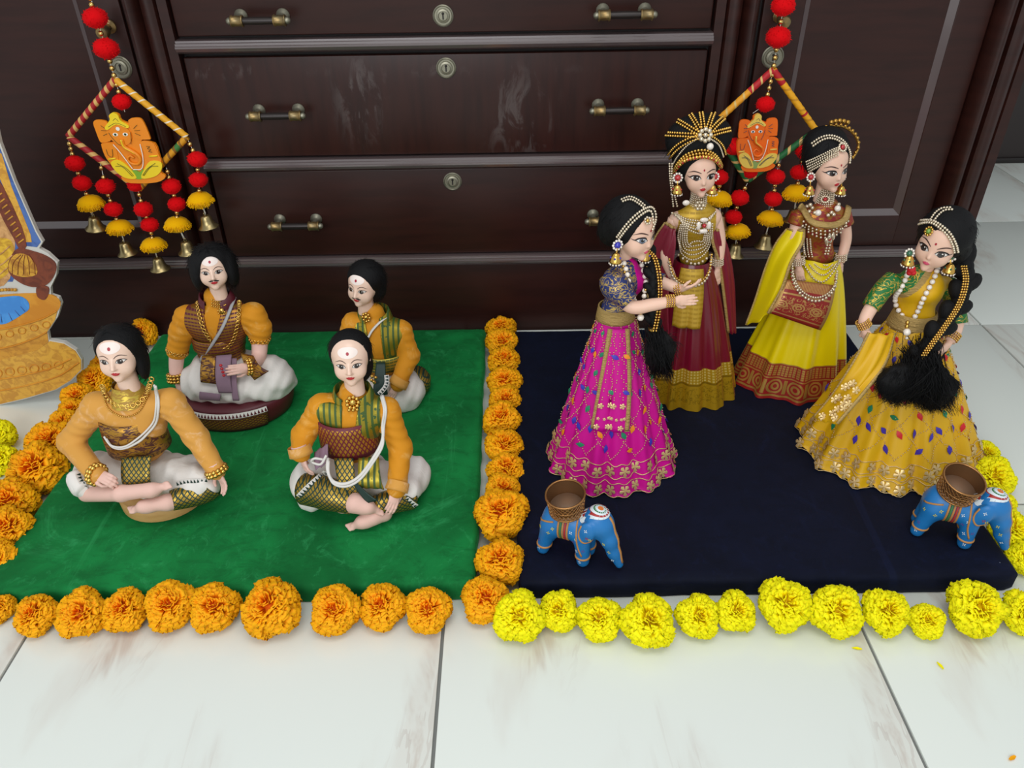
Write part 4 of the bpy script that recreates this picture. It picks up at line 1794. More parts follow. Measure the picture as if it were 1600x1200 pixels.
def brocade(name, base, gold, kind='lattice', k=150, metal=.75, rough=.38):
    w = Mat(name, c(base), .45)
    x, y, z = w.obj()
    if kind == 'lattice':
        a, b = (x * k + z * k).frac(), (x * k - z * k).frac()
        mask = ((a - .5).abs().lt(.36)) * ((b - .5).abs().lt(.36))
    elif kind == 'stripes':
        mask = (z * k + w.noise(30, 2) * .35).frac().lt(.55).max((x * (k * .9)).frac().lt(.12))
    elif kind == 'vstripes':
        mask = ((x * k).frac().lt(.6)) * ((w.noise(90, 3)).gt(.38))
    else:
        mask = w.ramp(w.noise(70, 3, .6, (1, 1, 2.2), dist=1.5), .44, .56)
    w.over(mask, c(gold))
    w.val('Metallic', mask, 0, metal)
    w.val('Roughness', mask, .5, rough)
    return w.m


m_maroon_g = brocade('maroon_gold_brocade', '#5c1626', '#a3752f', 'stripes', 170)
m_maroon_l = brocade('maroon_gold_lattice', '#5e1428', '#b98a2c', 'lattice', 150)
m_maroon = Mat('maroon_silk', c('#54131f'), .45).m
m_green_g = brocade('olive_gold_brocade', '#39551f', '#a39330', 'vstripes', 110)
m_green_l = brocade('green_gold_lattice', '#12352c', '#b2933a', 'lattice', 130)
m_brown_g = brocade('brown_gold_brocade', '#4a1e17', '#b58634', 'damask')
m_dgreen = Mat('dark_green_silk', c('#12322b'), .5).m
m_purple = Mat('faded_purple_cotton', c('#8a6f80'), .8).m
m_thread2 = Mat('cotton_thread', c('#d9d6d0'), .75).m


def teeth(mb, P, N, up, w, h, m_base, m_tooth, off=.0009):
    """woven border: pale band carrying a row of dark triangles along path P"""
    Q = smooth_path(resample(P, w), 1)
    for i in range(len(Q) - 1):
        a, b = Q[i], Q[i + 1]
        k = np.argmin(np.linalg.norm(P - (a + b) / 2, axis=1))
        n = N[k]
        u = A(up, float)
        t = (b - a) / (np.linalg.norm(b - a) + 1e-9)
        u = u - t * (u @ t)
        u /= np.linalg.norm(u)
        o_ = n * off
        mb.add([a - u * h * .6, b - u * h * .6, b + u * h * .6, a + u * h * .6], [(0, 1, 2, 3)], m_base)
        g = (b - a) * .1
        mb.add([a + g - u * h * .42 + o_, b - g - u * h * .42 + o_, (a + b) / 2 + u * h * .46 + o_], [(0, 1, 2)], m_tooth)


def sheet(mb, grid, th=.0012, mi=0):
    """cloth panel with thickness from a grid of points (m,n,3)"""
    G = A(grid, float)
    m, n = G.shape[:2]
    du = np.gradient(G, axis=1)
    dv = np.gradient(G, axis=0)
    N = np.cross(du, dv)
    N /= np.linalg.norm(N, axis=2)[..., None] + 1e-12
    top, bot = G + N * th / 2, G - N * th / 2
    U = np.stack(np.meshgrid(np.linspace(0, 1, n), np.linspace(0, 1, m)), -1).reshape(-1, 2)
    F = []
    k = m * n
    for i in range(m - 1):
        for j in range(n - 1):
            a = i * n + j
            F.append((a, a + 1, a + n + 1, a + n))
            F.append((k + a, k + a + n, k + a + n + 1, k + a + 1))
    edge = [(0, j) for j in range(n)] + [(i, n - 1) for i in range(1, m)] + [(m - 1, j) for j in range(n - 2, -1, -1)] + [(i, 0) for i in range(m - 2, 0, -1)]
    e = [i * n + j for i, j in edge]
    for q in range(len(e)):
        a, b = e[q], e[(q + 1) % len(e)]
        F.append((a, k + a, k + b, b))
    mb.add(np.concatenate([top.reshape(-1, 3), bot.reshape(-1, 3)]), F, mi, np.concatenate([U, U]))


def panel(corners, m=14, n=8, bulge=0.0, wav=0.0, nw=3):
    """grid between four corner points (tl, tr, br, bl)"""
    tl, tr, br, bl = [A(q, float) for q in corners]
    G = np.zeros((m, n, 3))
    for i in range(m):
        v = i / (m - 1)
        for j in range(n):
            u = j / (n - 1)
            p = (tl * (1 - u) + tr * u) * (1 - v) + (bl * (1 - u) + br * u) * v
            p = p + A([0, -1, 0]) * (bulge * math.sin(PI * v) + wav * math.sin(nw * 2 * PI * u + 2 * v))
            G[i, j] = p
    return G


def ringband(mb, c0, c1, r0, r1, n=36, mi=0, th=.002, mid=0.0):
    """band of cloth round a body from c0 to c1 with radii (rx, ry)"""
    a = np.linspace(0, 2 * PI, n, endpoint=False)
    rings = []
    for t in (0, 0.0, .25, .5, .75, 1, 1.0):
        cc = A(c0) * (1 - t) + A(c1) * t
        rx = r0[0] * (1 - t) + r1[0] * t + mid * math.sin(PI * t)
        ry = r0[1] * (1 - t) + r1[1] * t + mid * math.sin(PI * t)
        if len(rings) in (0, 6):
            rx -= th
            ry -= th
        rings.append(np.stack([cc[0] + rx * np.cos(a), cc[1] + ry * np.sin(a), np.full(n, cc[2])], 1))
    mb.loft(rings, mi, uv=True)


def head_matrix(chin, yaw, pitch, roll, s):
    Rm = rotm(yaw, pitch, roll)
    return xf(A(chin) - Rm @ (A([0, -.29, .02]) * s), Rm, s)

# ------------------------------------------------------------------ seated dolls on the green board
def seated(label, loc):
    return empty('seated_doll', loc, label, 'doll', 'seated dolls on the green board')


def jacket(root, yc, N, W, S, arms, mat, chest=(.050, .036, .046), waist=(.041, .033, .032), name='jacket', rad=(.0210, .0182, .0150), h=.0024):
    """torso with both sleeves as one surface; arms = per side list of points"""
    Np, Wp = at(*N, yc), at(*W, yc)
    SL, SR = at(*S[0], yc), at(*S[1], yc)
    ce = Np * .48 + Wp * .52
    A_ = [[at(p[0], p[1], yc + p[2]) for p in a] for a in arms]

    def body(P):
        d = sd_ell(P, ce, chest)
        d = smin(d, sd_cap(P, SL, SR, .019, .019), .022)
        d = smin(d, sd_ell(P, Wp, waist), .02)
        d = smin(d, sd_cap(P, Np - A([0, 0, .02]), Np + A([0, 0, .004]), .024, .0195), .014)
        return d

    def f(P):
        d = body(P)
        for s, a in zip((SL, SR), A_):
            pts = [s] + a
            rr = np.interp(np.linspace(0, 1, len(pts)), np.linspace(0, 1, len(rad)), rad)
            d = smin(d, sd_chain(P, pts, rr, .008), .011)
        wr = np.sin(P[:, 2] * 420 + P[:, 0] * 160) * .0006 * (np.abs(P[:, 0] - ce[0]) > .052)
        return d + wr
    allp = np.vstack([[SL, SR, Np, Wp]] + A_)
    lo, hi = allp.min(0) - .05, allp.max(0) + .035
    V, F = surfnet(f, lo, hi, h)
    m = MB()
    m.add(V, F)
    o = m.build(name, mat, root)
    return o, m, body, (SL, SR, Np, Wp, ce, A_)


def waistcoat(root, body, info, mat, mat_edge, open_w, ztop, zbot, yc, collar=True):
    SL, SR, Np, Wp, ce, A_ = info
    cx = ce[0]

    def f(P):
        d = body(P) - .0028
        inner = body(P) + .0015
        d = np.maximum(d, -inner)
        d = np.maximum(d, P[:, 2] - ztop)
        d = np.maximum(d, zbot - P[:, 2])
        # arm holes
        d = np.maximum(d, np.abs(P[:, 0] - cx) - .051)
        t = np.clip((P[:, 2] - zbot) / (ztop - zbot), 0, 1)
        axis = Wp[0] + (Np[0] - Wp[0]) * np.clip((P[:, 2] - Wp[2]) / (Np[2] - Wp[2]), 0, 1.2)
        op = np.abs(P[:, 0] - axis) - (open_w[0] + (open_w[1] - open_w[0]) * t)
        d = np.maximum(d, np.where(P[:, 1] < yc, -op, d))
        return d
    V, F = surfnet(f, ce - A([.062, .06, .075]), ce + A([.062, .06, .085]), .0016)
    m = MB()
    m.add(V, F)
    # lapel bands round the neck and down both edges
    o = m.build('waistcoat', mat, root)
    bv = m
    if collar:
        q = MB()
        a = np.linspace(R(-62), R(242), 30)
        rings = []
        for k, (r, z) in enumerate(((.033, -.016), (.0305, -.004), (.0262, .011), (.0245, .0115), (.0238, -.004))):
            rings.append([(Np[0] + r * 1.08 * math.cos(t), Np[1] + .003 + r * math.sin(t), Np[2] + z - .010 * max(0, -math.sin(t))) for t in a])
        q.loft(rings, closed=False)
        q.build('collar', mat_edge, root)
    return o, bv


def arm_skin(root, pts, rad, hand_dir, palm, size, kind, mirror, mat=None, name='hand', h=None):
    q = MB()
    P = spl(A(pts), 6)
    q.tube(P, np.interp(np.linspace(0, 1, len(P)), np.linspace(0, 1, len(rad)), rad), 12)
    hand(q, pts[-1], hand_dir, palm, size, kind, mirror)
    return q.build(name, mat or m_skinc, root)


def leg_skin(root, pts, rad, toe_dir, up, size, name='leg'):
    """shin and foot with toes as one surface"""
    pts = [A(p) for p in pts]
    td = A(toe_dir, float)
    td /= np.linalg.norm(td)
    u = A(up, float) - td * (A(up, float) @ td)
    u /= np.linalg.norm(u)
    sd = np.cross(td, u)
    an = pts[-1]

    def f(P):
        d = sd_chain(P, pts, rad, .006)
        d = smin(d, sd_cap(P, an - u * size * .12 - td * size * .12, an + td * size * .48 - u * size * .15, rad[-1] * .95, size * .15), .008)
        for k in range(5):
            b = an + td * size * .52 + sd * size * (.15 - .075 * k) - u * size * .17
            e = b + td * size * (.30 - .035 * k)
            d = smin(d, sd_cap(P, b, e, size * .062, size * (.062 if k == 0 else .05)), .0025)
        return d
    al = np.vstack(pts + [an + td * size])
    V, F = surfnet(f, al.min(0) - .022, al.max(0) + .022, .0017)
    q = MB()
    q.add(V, F)
    return q.build(name, m_skinc, root)


def blob(root, name, mat, parts, k, h=.0026, folds=None, zmin=None):
    """soft cloth volume from ellipsoids / capsules"""
    def f(P):
        d = None
        for p in parts:
            if p[0] == 'e':
                e = sd_ell(P, p[1], p[2], p[3] if len(p) > 3 else None)
            else:
                e = sd_cap(P, *p[1:])
            d = e if d is None else smin(d, e, k)
        if folds is not None:
            d = d + folds(P)
        if zmin is not None:
            d = smax(d, zmin - P[:, 2], .004)
        return d
    lo, hi = [], []
    for p in parts:
        if p[0] == 'e':
            lo.append(A(p[1]) - A(p[2]).max())
            hi.append(A(p[1]) + A(p[2]).max())
        else:
            r = max(p[3], p[4])
            lo += [A(p[1]) - r, A(p[2]) - r]
            hi += [A(p[1]) + r, A(p[2]) + r]
    lo, hi = np.min(lo, 0) - .012, np.max(hi, 0) + .012
    if zmin is not None:
        lo[2] = max(lo[2], zmin - .006)
    V, F = surfnet(f, lo, hi, h)
    q = MB()
    q.add(V, F)
    return q.build(name, mat, root), q.bvh()


def bangles(root, P, d, r, n=2, mat=None, gap=.005, br=.0032, name='bangle'):
    q = MB()
    d = A(d, float)
    d /= np.linalg.norm(d)
    fr = frame(d, (1, 0, .2))
    for k in range(n):
        cen = A(P) + d * (k - (n - 1) / 2) * gap
        a = np.linspace(0, 2 * PI, 14, endpoint=False)
        for t in a:
            q.sph([cen + fr @ A([r * math.cos(t), r * math.sin(t), 0])], br, 0, (8, 5))
    return q.build(name, mat or m_gold, root)


def folds1(amp, fx, fz, ph=0.0):
    return lambda P: amp * (np.sin(P[:, 0] * fx + P[:, 2] * fz + 1.7 * np.sin(P[:, 1] * fx * .4) + ph) + .5 * np.sin(P[:, 0] * fx * 1.9 - P[:, 2] * fz * 1.3 + ph))


# --- front left doll: gold-yellow velvet jacket, sits on a pale wooden disc
yc = .992
d1 = seated('seated doll in plain golden velvet jacket on a pale wooden disc', (-.583, .985, BZ))
q = MB()
q.lathe([(0, 0), (.066, 0), (.071, .003), (.072, .022), (.069, .026), (0, .027)], (-.583, .985, BZ), 48, cap0=False, cap1=False)
q.build('wooden_base', m_wood_disc, d1, auto=40)
jk, bv, body, inf = jacket(d1, yc, (201, 614), (218, 694), ((152, 634), (266, 628)), [[(110, 690, -.012), (150, 741, -.072)], [(306, 682, -.018), (338, 735, -.052)]], m_amberp)
M = head_matrix(at(187, 597, yc - .026), 5, -7, 0, .078)
hd = face(d1, M, 0, m_irisb, (-.2, 0), ash=True)
hair(d1, M, lambda P: smax(smin(sd_ell(P, (0, .10, .62), (.435, .46, .43)), smin(sd_ell(P, (.0, .24, .30), (.40, .26, .42)), sd_ell(P, (.33, .12, .22), (.12, .2, .36)), .12), .12),
                           -np.minimum(sd_ell(P, (-.01, -.36, .40), (.375, .44, .485)), sd_ell(P, (0, -.12, -.05), (.30, .34, .36))), .03), (-.6, -.5, -.35), (.6, .7, 1.15), strands=900, seed=1, lift=.45)
SL, SR, Np, Wp, ce, A_ = inf
for a, ddir, pn, mir, kind in ((A_[0], at(192, 757, yc - .098) - A_[0][-1], (.15, .35, -1), False, 'cup'), (A_[1], at(357, 768, yc - .062) - A_[1][-1], (-.6, -.6, .2), True, 'relaxed')):
    arm_skin(d1, [a[-1] - ddir / np.linalg.norm(ddir) * .012, a[-1]], [.012, .0115], ddir, pn, .047, kind, mir)
    bangles(d1, a[-1] - A_[0][0] * 0 + ddir / np.linalg.norm(ddir) * .001, ddir, .0150, 2, br=.0042)
# golden collar cloth at the neck
q = MB()
q.lathe([(.031, -.012), (.027, -.002), (.0215, .010), (.0195, .018)], Np, 28, cap0=False, cap1=False)
q.build('neck_scarf', brocade('gold_scarf', '#a8802c', '#d8bb4f', 'damask'), d1)
q = MB()
zb_, zt_ = at(221, 720, yc - .040)[2], at(216, 668, yc - .038)[2]
ringband(q, A([Wp[0], yc, zb_]), A([Wp[0] - .001, yc, zt_]), (.050, .0415), (.046, .039), mid=.001)
wb = q.build('waistband', m_brown_g, d1)
jb = joinbv(bv, q)
bw = jb
P, Nn = lay(jb, [(160, 604), (168, 622), (186, 634), (206, 634), (226, 622), (237, 592)], .003, yc - .03)
q = MB()
ring_chain(q, smooth_path(P), Nn, .0034)
q.build('ring_necklace', m_gold, d1)
P, Nn = lay(jb, [(161, 618), (172, 640), (196, 651), (218, 642), (234, 616)], .002, yc - .03)
q = MB()
bead_row(q, smooth_path(P), .0015)
q.build('thin_necklace', m_gold, d1)
q = MB()
P1, n1 = lay(jb, [(243, 604), (250, 630), (243, 660), (222, 684)], .003, yc - .03)
P2, n2 = lay(bw, [(222, 686), (196, 699), (178, 697), (168, 684)], .003, yc - .04)
q.tube(smooth_path(np.vstack([P1, P2]), 4), .0021, 6)
P2, n2 = lay(bw, [(166, 680), (176, 694), (196, 696), (214, 684)], .004, yc - .04)
P1, n1 = lay(jb, [(222, 678), (240, 656), (247, 628), (241, 602)], .004, yc - .03)
q.tube(smooth_path(np.vstack([P2, P1]), 4), .0016, 6)
q.build('sacred_thread', m_thread2, d1)
_o, bdh1 = blob(d1, 'dhoti', m_cotton, [('e', at(224, 742, yc + .004), (.072, .054, .040)), ('c', at(200, 742, yc - .01), at(132, 754, yc - .045), .036, .025), ('c', at(250, 744, yc - .01), at(318, 756, yc - .045), .036, .026),
                             ('e', at(150, 735, yc), (.036, .034, .028)), ('e', at(305, 738, yc), (.036, .034, .028))], .02, folds=folds1(.0016, 150, 90), zmin=BZ + .0265)
leg_skin(d1, [at(136, 771, yc - .056), at(190, 771, yc - .085), at(238, 765, yc - .090)], [.0135, .0125, .0105], at(272, 752, yc - .086) - at(238, 765, yc - .090), (0, -.6, .8), .034)
leg_skin(d1, [at(312, 776, yc - .052), at(262, 785, yc - .082), at(224, 791, yc - .094)], [.0135, .0125, .010], at(190, 797, yc - .096) - at(224, 791, yc - .094), (0, -.4, .9), .034)
q = MB()
pc = [at(330, 757, yc - .046), at(318, 767, yc - .052), at(296, 775, yc - .062), at(268, 782, yc - .076)]
q.tube(spl(pc, 5), np.linspace(.0225, .0165, 16), 16)
cf = q.build('knee_border', m_green_l, d1)
q2 = MB()
P, Nn = lay(bdh1, [(276, 756), (292, 753), (308, 752), (324, 751)], .0014)
if len(P) > 4:
    teeth(q2, smooth_path(P, 3), Nn, (0, .2, 1), .0062, .0072, 0, 1)
    q2.build('toothed_border', [m_cotton, m_dgreen], d1, smooth=False)
q = MB()
sheet(q, panel((at(190, 716, yc - .045), at(236, 712, yc - .045), at(240, 766, yc - .070), at(198, 768, yc - .070)), bulge=.010), .0018)
q.build('front_panel', m_green_l, d1)
q = MB()
pc = [at(121, 742, yc - .042), at(124, 752, yc - .052), at(134, 764, yc - .062)]
q.tube(spl(pc, 4), .016, 12)
q.build('knee_border', m_cotton, d1)
q2 = MB()
P, Nn = lay(q.bvh(), [(122, 740), (126, 752), (138, 764)], .001, yc - .06)
teeth(q2, P, Nn, (-1, 0, .6), .006, .007, 0, 1)
q2.build('toothed_border', [m_cotton, m_dgreen], d1, smooth=False)

# --- back left doll: maroon and gold waistcoat, moustache, puffed white dhoti
yc = 1.248
d2 = seated('seated doll with moustache in maroon and gold waistcoat and ring necklace', (-.535, 1.235, BZ))
jk, bv, body, inf = jacket(d2, yc, (337, 466), (346, 548), ((292, 496), (396, 492)), [[(284, 518, -.006), (277, 548, -.014)], [(405, 512, -.004), (406, 528, -.006)]], m_amber, rad=(.0215, .0210, .0188))
SL, SR, Np, Wp, ce, A_ = inf
M = head_matrix(at(338, 453, yc - .026), 15, -8, 0, .072)
face(d2, M, 0, m_irisb, (0, 0), moustache=True, ash=True)
hair(d2, M, lambda P: smax(smin(sd_ell(P, (0, .10, .64), (.47, .48, .45)), smin(sd_ell(P, (.40, .06, .38), (.16, .28, .42)), sd_ell(P, (-.40, .06, .38), (.16, .28, .42)), .03), .12),
                           -np.minimum(sd_ell(P, (.02, -.42, .42), (.30, .42, .46)), sd_ell(P, (0, -.2, .1), (.25, .5, .3))), .03), (-.7, -.55, -.2), (.7, .7, 1.25), strands=1500, length=.24, seed=2, lift=.8)
wc, wcm = waistcoat(d2, body, inf, m_maroon_g, m_maroon, (-.008, .018), Np[2] - .006, Wp[2] - .006, yc)
bv = bwc = joinbv(bv, wcm)
arm_skin(d2, [A_[0][-1], at(275, 575, yc - .026), at(276, 594, yc - .038)], [.0145, .0125, .0105], at(284, 620, yc - .05) - at(276, 594, yc - .038), (.5, .6, 0), .044, 'relaxed', False)
bangles(d2, at(275, 590, yc - .036), (0, -.3, -1), .0135, 3, gap=.006, br=.0034)
q = MB()
pts = [A_[1][-1], at(404, 556, yc - .024), at(391, 574, yc - .062)]
P = spl(A(pts), 6)
q.tube(P, np.linspace(.0155, .0115, len(P)), 12)
dd = at(342, 581, yc - .088) - pts[-1]
hand(q, pts[-1], dd, (.1, .9, -.4), .047, 'open', True)
q.build('hand', m_skinc, d2)
q = MB()
for k in range(4):
    q.sph([at(345 + k * 1.6, 571 + k * 5.2, yc - .092 + .001 * k)], A([.0032, .0026, .0026]), 0, (8, 5))
q.build('painted_nails', m_lip, d2)
bangles(d2, at(389, 573, yc - .065), dd, .0135, 2, gap=.005, br=.0034)
for i, (a, dr) in enumerate(((A_[0][-1], A_[0][-1] - A_[0][0]), (A_[1][-1], A_[1][-1] - A_[1][0]))):
    q = MB()
    fr = frame(dr, (1, 0, 0))
    t = np.linspace(0, 2 * PI, 40, endpoint=False)
    P = A([a + fr @ A([.0195 * math.cos(x), .0195 * math.sin(x), 0]) for x in t])
    ring_chain(q, P, A([(p - a) for p in P]), .0030)
    q.build('armlet', m_gold, d2)
q = MB()
P, Nn = lay(bwc, [(309, 474), (313, 492), (320, 516), (334, 538), (349, 546), (364, 530), (372, 500), (374, 472)], .0030, yc - .038)
ring_chain(q, smooth_path(P, 4), Nn, .0033)
q.build('ring_necklace', m_gold, d2)
q = MB()
for dy in (0, 4.5, 9):
    P, Nn = lay(bv, [(332, 468 + dy), (342, 471 + dy), (352, 468 + dy)], .003, yc - .03)
    bead_row(q, P, .0017)
pd, nd = camhit(bv, 346, 487, .003, yc - .036)
q.sph([pd], A([.006, .003, .0065]), 0, (12, 8))
for k in range(7):
    t = 2 * PI * k / 7
    q.sph([pd + A([.006 * math.cos(t), -.001, .0065 * math.sin(t)])], .0018)
q.build('gold_pendant', m_gold, d2)
q = MB()
P, Nn = lay(bwc, [(364, 468), (357, 490), (344, 518), (326, 545), (316, 562)], .005, yc - .042)
q.tube(smooth_path(P, 3), .0034, 6, flat=.35)
q.build('sacred_thread', Mat('grey_braid', c('#a7a6a8'), .7).m, d2)
q = MB()
ringband(q, A([Wp[0], yc, at(347, 556, yc - .04)[2]]), A([Wp[0], yc, at(345, 537, yc - .04)[2]]), (.048, .041), (.047, .040))
q.build('waistband', m_maroon_g, d2)
blob(d2, 'dhoti', m_cotton, [('e', at(352, 578, yc), (.07, .056, .040)), ('e', at(318, 594, yc - .035), (.040, .044, .034)), ('e', at(420, 590, yc - .024), (.046, .050, .040)), ('e', at(365, 606, yc - .050), (.075, .034, .026)),
                             ('e', at(438, 600, yc - .005), (.030, .034, .030))], .016, folds=folds1(.0018, 140, 120, 1.0), zmin=BZ + .040)
q = MB()
cx_, cy_ = -.530, 1.238
a = np.linspace(0, 2 * PI, 64, endpoint=False)
rings = []
for r, z in ((.086, .0), (.091, .004), (.095, .016), (.098, .030), (.099, .044), (.094, .050), (.05, .052)):
    rings.append(np.stack([cx_ + r * 1.10 * np.cos(a), cy_ + r * .92 * np.sin(a), np.full(64, BZ + z)], 1))
q.loft(rings, uv=True, cap0=True, cap1=True)
_w = Mat('maroon_gold_hem', c('#4a0f1c'), .5)
u, v = _w.uv()
lat = ((u * 70 + v * 6).frac() - .5).abs().lt(.34) * ((u * 70 - v * 6).frac() - .5).abs().lt(.34) * v.rng(.36, .78)
q.build('hem_border', m_maroon, d2)
q = MB()
G = []
for t_ in np.linspace(0, 1, 8):
    r_, z_ = np.interp(t_, [0, .35, .7, 1], [.1025, .1010, .0985, .0935]), np.interp(t_, [0, .35, .7, 1], [.046, .030, .015, .002])
    G.append([(cx_ + r_ * 1.10 * math.cos(x), cy_ + r_ * .92 * math.sin(x), BZ + z_) for x in np.linspace(R(-178), R(-48), 28)])
sheet(q, G, .002)
_w = Mat('maroon_gold_hem_panel', c('#54121f'), .5)
u, v = _w.uv()
lat = ((u * 26 + v * 7).frac() - .5).abs().lt(.33) * ((u * 26 - v * 7).frac() - .5).abs().lt(.33) * v.rng(.30, .80)
lat = lat.max(v.rng(.25, .27)).max(v.rng(.83, .85))
_w.over(lat, c('#b5852e'))
_w.val('Metallic', lat, 0, .7)
q.build('hem_panel', _w.m, d2)
hpm = q
q2 = MB()
P = A(G[0])
Nn = P - A([cx_, cy_, P[0][2]])
Nn /= np.linalg.norm(Nn, axis=1)[:, None]
teeth(q2, P + Nn * .002 + A([0, 0, -.003]), Nn, (0, .3, 1), .0064, .0085, 0, 1)
q2.build('toothed_border', [m_cotton, m_maroon], d2, smooth=False)
for cs in (((316, 556), (338, 556), (338, 600), (314, 597)), ((376, 552), (396, 556), (420, 580), (398, 594))):
    q = MB()
    sheet(q, panel([at(p[0], p[1], yc - (.044 if i < 2 else .076)) for i, p in enumerate(cs)], bulge=.008), .0018)
    q.build('sash_end', m_brown_g, d2)
q = MB()
sheet(q, panel((at(338, 556, yc - .045), at(362, 554, yc - .045), at(364, 614, yc - .086), at(342, 614, yc - .088)), bulge=.012), .0018)
q.build('front_panel', m_purple, d2)
q = MB()
sheet(q, panel((at(312, 612, yc - .084), at(345, 616, yc - .088), at(344, 626, yc - .090), at(312, 624, yc - .086)), bulge=.002), .0018)
sheet(q, panel((at(362, 560, yc - .047), at(370, 560, yc - .047), at(374, 626, yc - .090), at(364, 626, yc - .090)), bulge=.009), .0018)
q.build('woven_stripe', m_purple, d2)

# --- front right doll: olive waistcoat, maroon sash
yc = .985
d3 = seated('seated doll in olive gold waistcoat with wide maroon sash and bare crossed feet', (-.250, .985, BZ))
jk, bv, body, inf = jacket(d3, yc, (551, 616), (549, 694), ((503, 636), (604, 642)), [[(474, 680, -.010), (470, 708, -.046)], [(626, 700, -.016), (620, 764, -.070)]], m_amber, chest=(.046, .035, .043), waist=(.040, .032, .030), rad=(.0198, .0178, .0150))
SL, SR, Np, Wp, ce, A_ = inf
M = head_matrix(at(550, 603, yc - .026), 5, -7, 0, .076)
face(d3, M, 0, m_irisb, (0, 0), ash=True)
hair(d3, M, lambda P: smax(smin(sd_ell(P, (0, .12, .60), (.425, .46, .435)), sd_ell(P, (0, .25, .22), (.40, .24, .42)), .12),
                           -np.minimum(sd_ell(P, (0, -.40, .50), (.405, .56, .475)), sd_ell(P, (0, -.12, -.05), (.31, .34, .4))), .02), (-.6, -.5, -.35), (.6, .7, 1.15), strands=300, seed=3, lift=.2)
wc, wcm = waistcoat(d3, body, inf, m_green_g, m_green_g, (.008, .012), Np[2] - .006, Wp[2] + .014, yc)
bv = bwc = joinbv(bv, wcm)
for a, ddir, pn, mir, kind in ((A_[0], at(480, 740, yc - .058) - A_[0][-1], (.6, .5, 0), False, 'relaxed'), (A_[1], at(606, 816, yc - .108) - A_[1][-1], (-.2, .9, .1), True, 'relaxed')):
    arm_skin(d3, [a[-1] - ddir / np.linalg.norm(ddir) * .012, a[-1]], [.012, .012], ddir, pn, .046, kind, mir)
    q = MB()
    u = ddir / np.linalg.norm(ddir)
    q.lathe([(.0172, -.012), (.0182, -.003), (.0185, .003), (.0150, .0035)], a[-1], 20, axis=u, cap0=False, cap1=False)
    q.build('cuff', m_amberp, d3)
q = MB()
pd, nd = camhit(bv, 551, 628, .004, yc - .034)
fr = frame(nd, (1, 0, 0))
q.sph([pd], A([.0058, .0045, .0058]), 0, (12, 8))
for k in range(9):
    t = 2 * PI * k / 9
    q.sph([pd + fr @ A([.0085 * math.cos(t), .0085 * math.sin(t), 0])], .0033, 0, (8, 5))
q.sph([pd + fr @ A([.0, -.012, 0]), pd + fr @ A([.006, -.0115, 0]), pd + fr @ A([-.006, -.0115, 0])], .0028, 0, (8, 5))
q.build('flower_brooch', m_gold, d3)
q = MB()
ringband(q, A([Wp[0], yc, at(549, 719, yc - .041)[2]]), A([Wp[0], yc, at(550, 669, yc - .040)[2]]), (.049, .043), (.048, .042))
_w = Mat('maroon_sash', c('#6a1626'), .5)
u, v = _w.uv()
lat = ((u * 40 + v * 7.0).frac() - .5).abs().lt(.33) * ((u * 40 - v * 7.0).frac() - .5).abs().lt(.33) * v.rng(.25, .78)
_w.over(lat, c('#b98a2c'))
_w.val('Metallic', lat, 0, .7)
q.build('sash', _w.m, d3)
bs = q.bvh()
dh, bdh = blob(d3, 'dhoti', m_cotton, [('e', at(551, 745, yc + .004), (.064, .052, .038)), ('c', at(530, 746, yc - .006), at(490, 775, yc - .046), .034, .025), ('c', at(575, 746, yc - .006), at(632, 768, yc - .040), .034, .026),
                                      ('e', at(482, 748, yc - .012), (.030, .034, .030)), ('e', at(640, 742, yc + .006), (.034, .038, .032))], .02, folds=folds1(.0016, 150, 90, 2.0), zmin=BZ)
q = MB()
pc = [at(478, 764, yc - .046), at(500, 768, yc - .058), at(525, 776, yc - .072), at(552, 786, yc - .080)]
q.tube(spl(pc, 5), np.interp(np.linspace(0, 1, 16), [0, .5, 1], [.0265, .0270, .0185]), 18)
q.build('knee_border', m_green_l, d3)
q2 = MB()
P, Nn = lay(q.bvh(), [(468, 776), (480, 764), (496, 750), (510, 738)], .0015, yc - .07)
teeth(q2, P, Nn, (-.6, 0, .8), .0064, .0085, 0, 1)
q2.build('toothed_border', [m_cotton, m_dgreen], d3, smooth=False)
q = MB()
pc = [at(640, 774, yc - .040), at(615, 782, yc - .058), at(585, 792, yc - .074)]
q.tube(spl(pc, 6), np.linspace(.024, .017, 13), 16)
q.build('knee_border', m_green_l, d3)
q2 = MB()
P, Nn = lay(q.bvh(), [(634, 778), (644, 786), (650, 790)], .0015, yc - .04)
teeth(q2, P, Nn, (.6, 0, .8), .006, .007, 0, 1)
q2.build('toothed_border', [m_cotton, m_dgreen], d3, smooth=False)
leg_skin(d3, [at(536, 786, yc - .074), at(556, 786, yc - .086), at(574, 792, yc - .090)], [.0165, .015, .0115], at(608, 800, yc - .088) - at(574, 792, yc - .09), (0, -.5, .85), .034)
leg_skin(d3, [at(600, 802, yc - .075), at(582, 808, yc - .086), at(566, 815, yc - .092)], [.0135, .0125, .0105], at(532, 826, yc - .098) - at(566, 815, yc - .092), (0, -.4, .9), .034)
q = MB()
sheet(q, panel((at(522, 716, yc - .043), at(552, 716, yc - .045), at(562, 772, yc - .078), at(534, 766, yc - .076)), bulge=.008), .0018)
q.build('front_panel', m_green_l, d3)
q = MB()
sheet(q, panel((at(560, 716, yc - .044), at(592, 714, yc - .040), at(600, 764, yc - .074), at(562, 762, yc - .076)), bulge=.010, wav=.0015), .0018)
q.build('sash_end', m_green_g, d3)
q = MB()
sheet(q, panel((at(534, 722, yc - .046), at(548, 740, yc - .060), at(590, 782, yc - .094), at(574, 786, yc - .092)), bulge=.006), .0018)
q.build('sash_end', m_dgreen, d3)
q = MB()
P1, n1 = lay(bwc, [(598, 622), (603, 640), (600, 664)], .004, yc - .03)
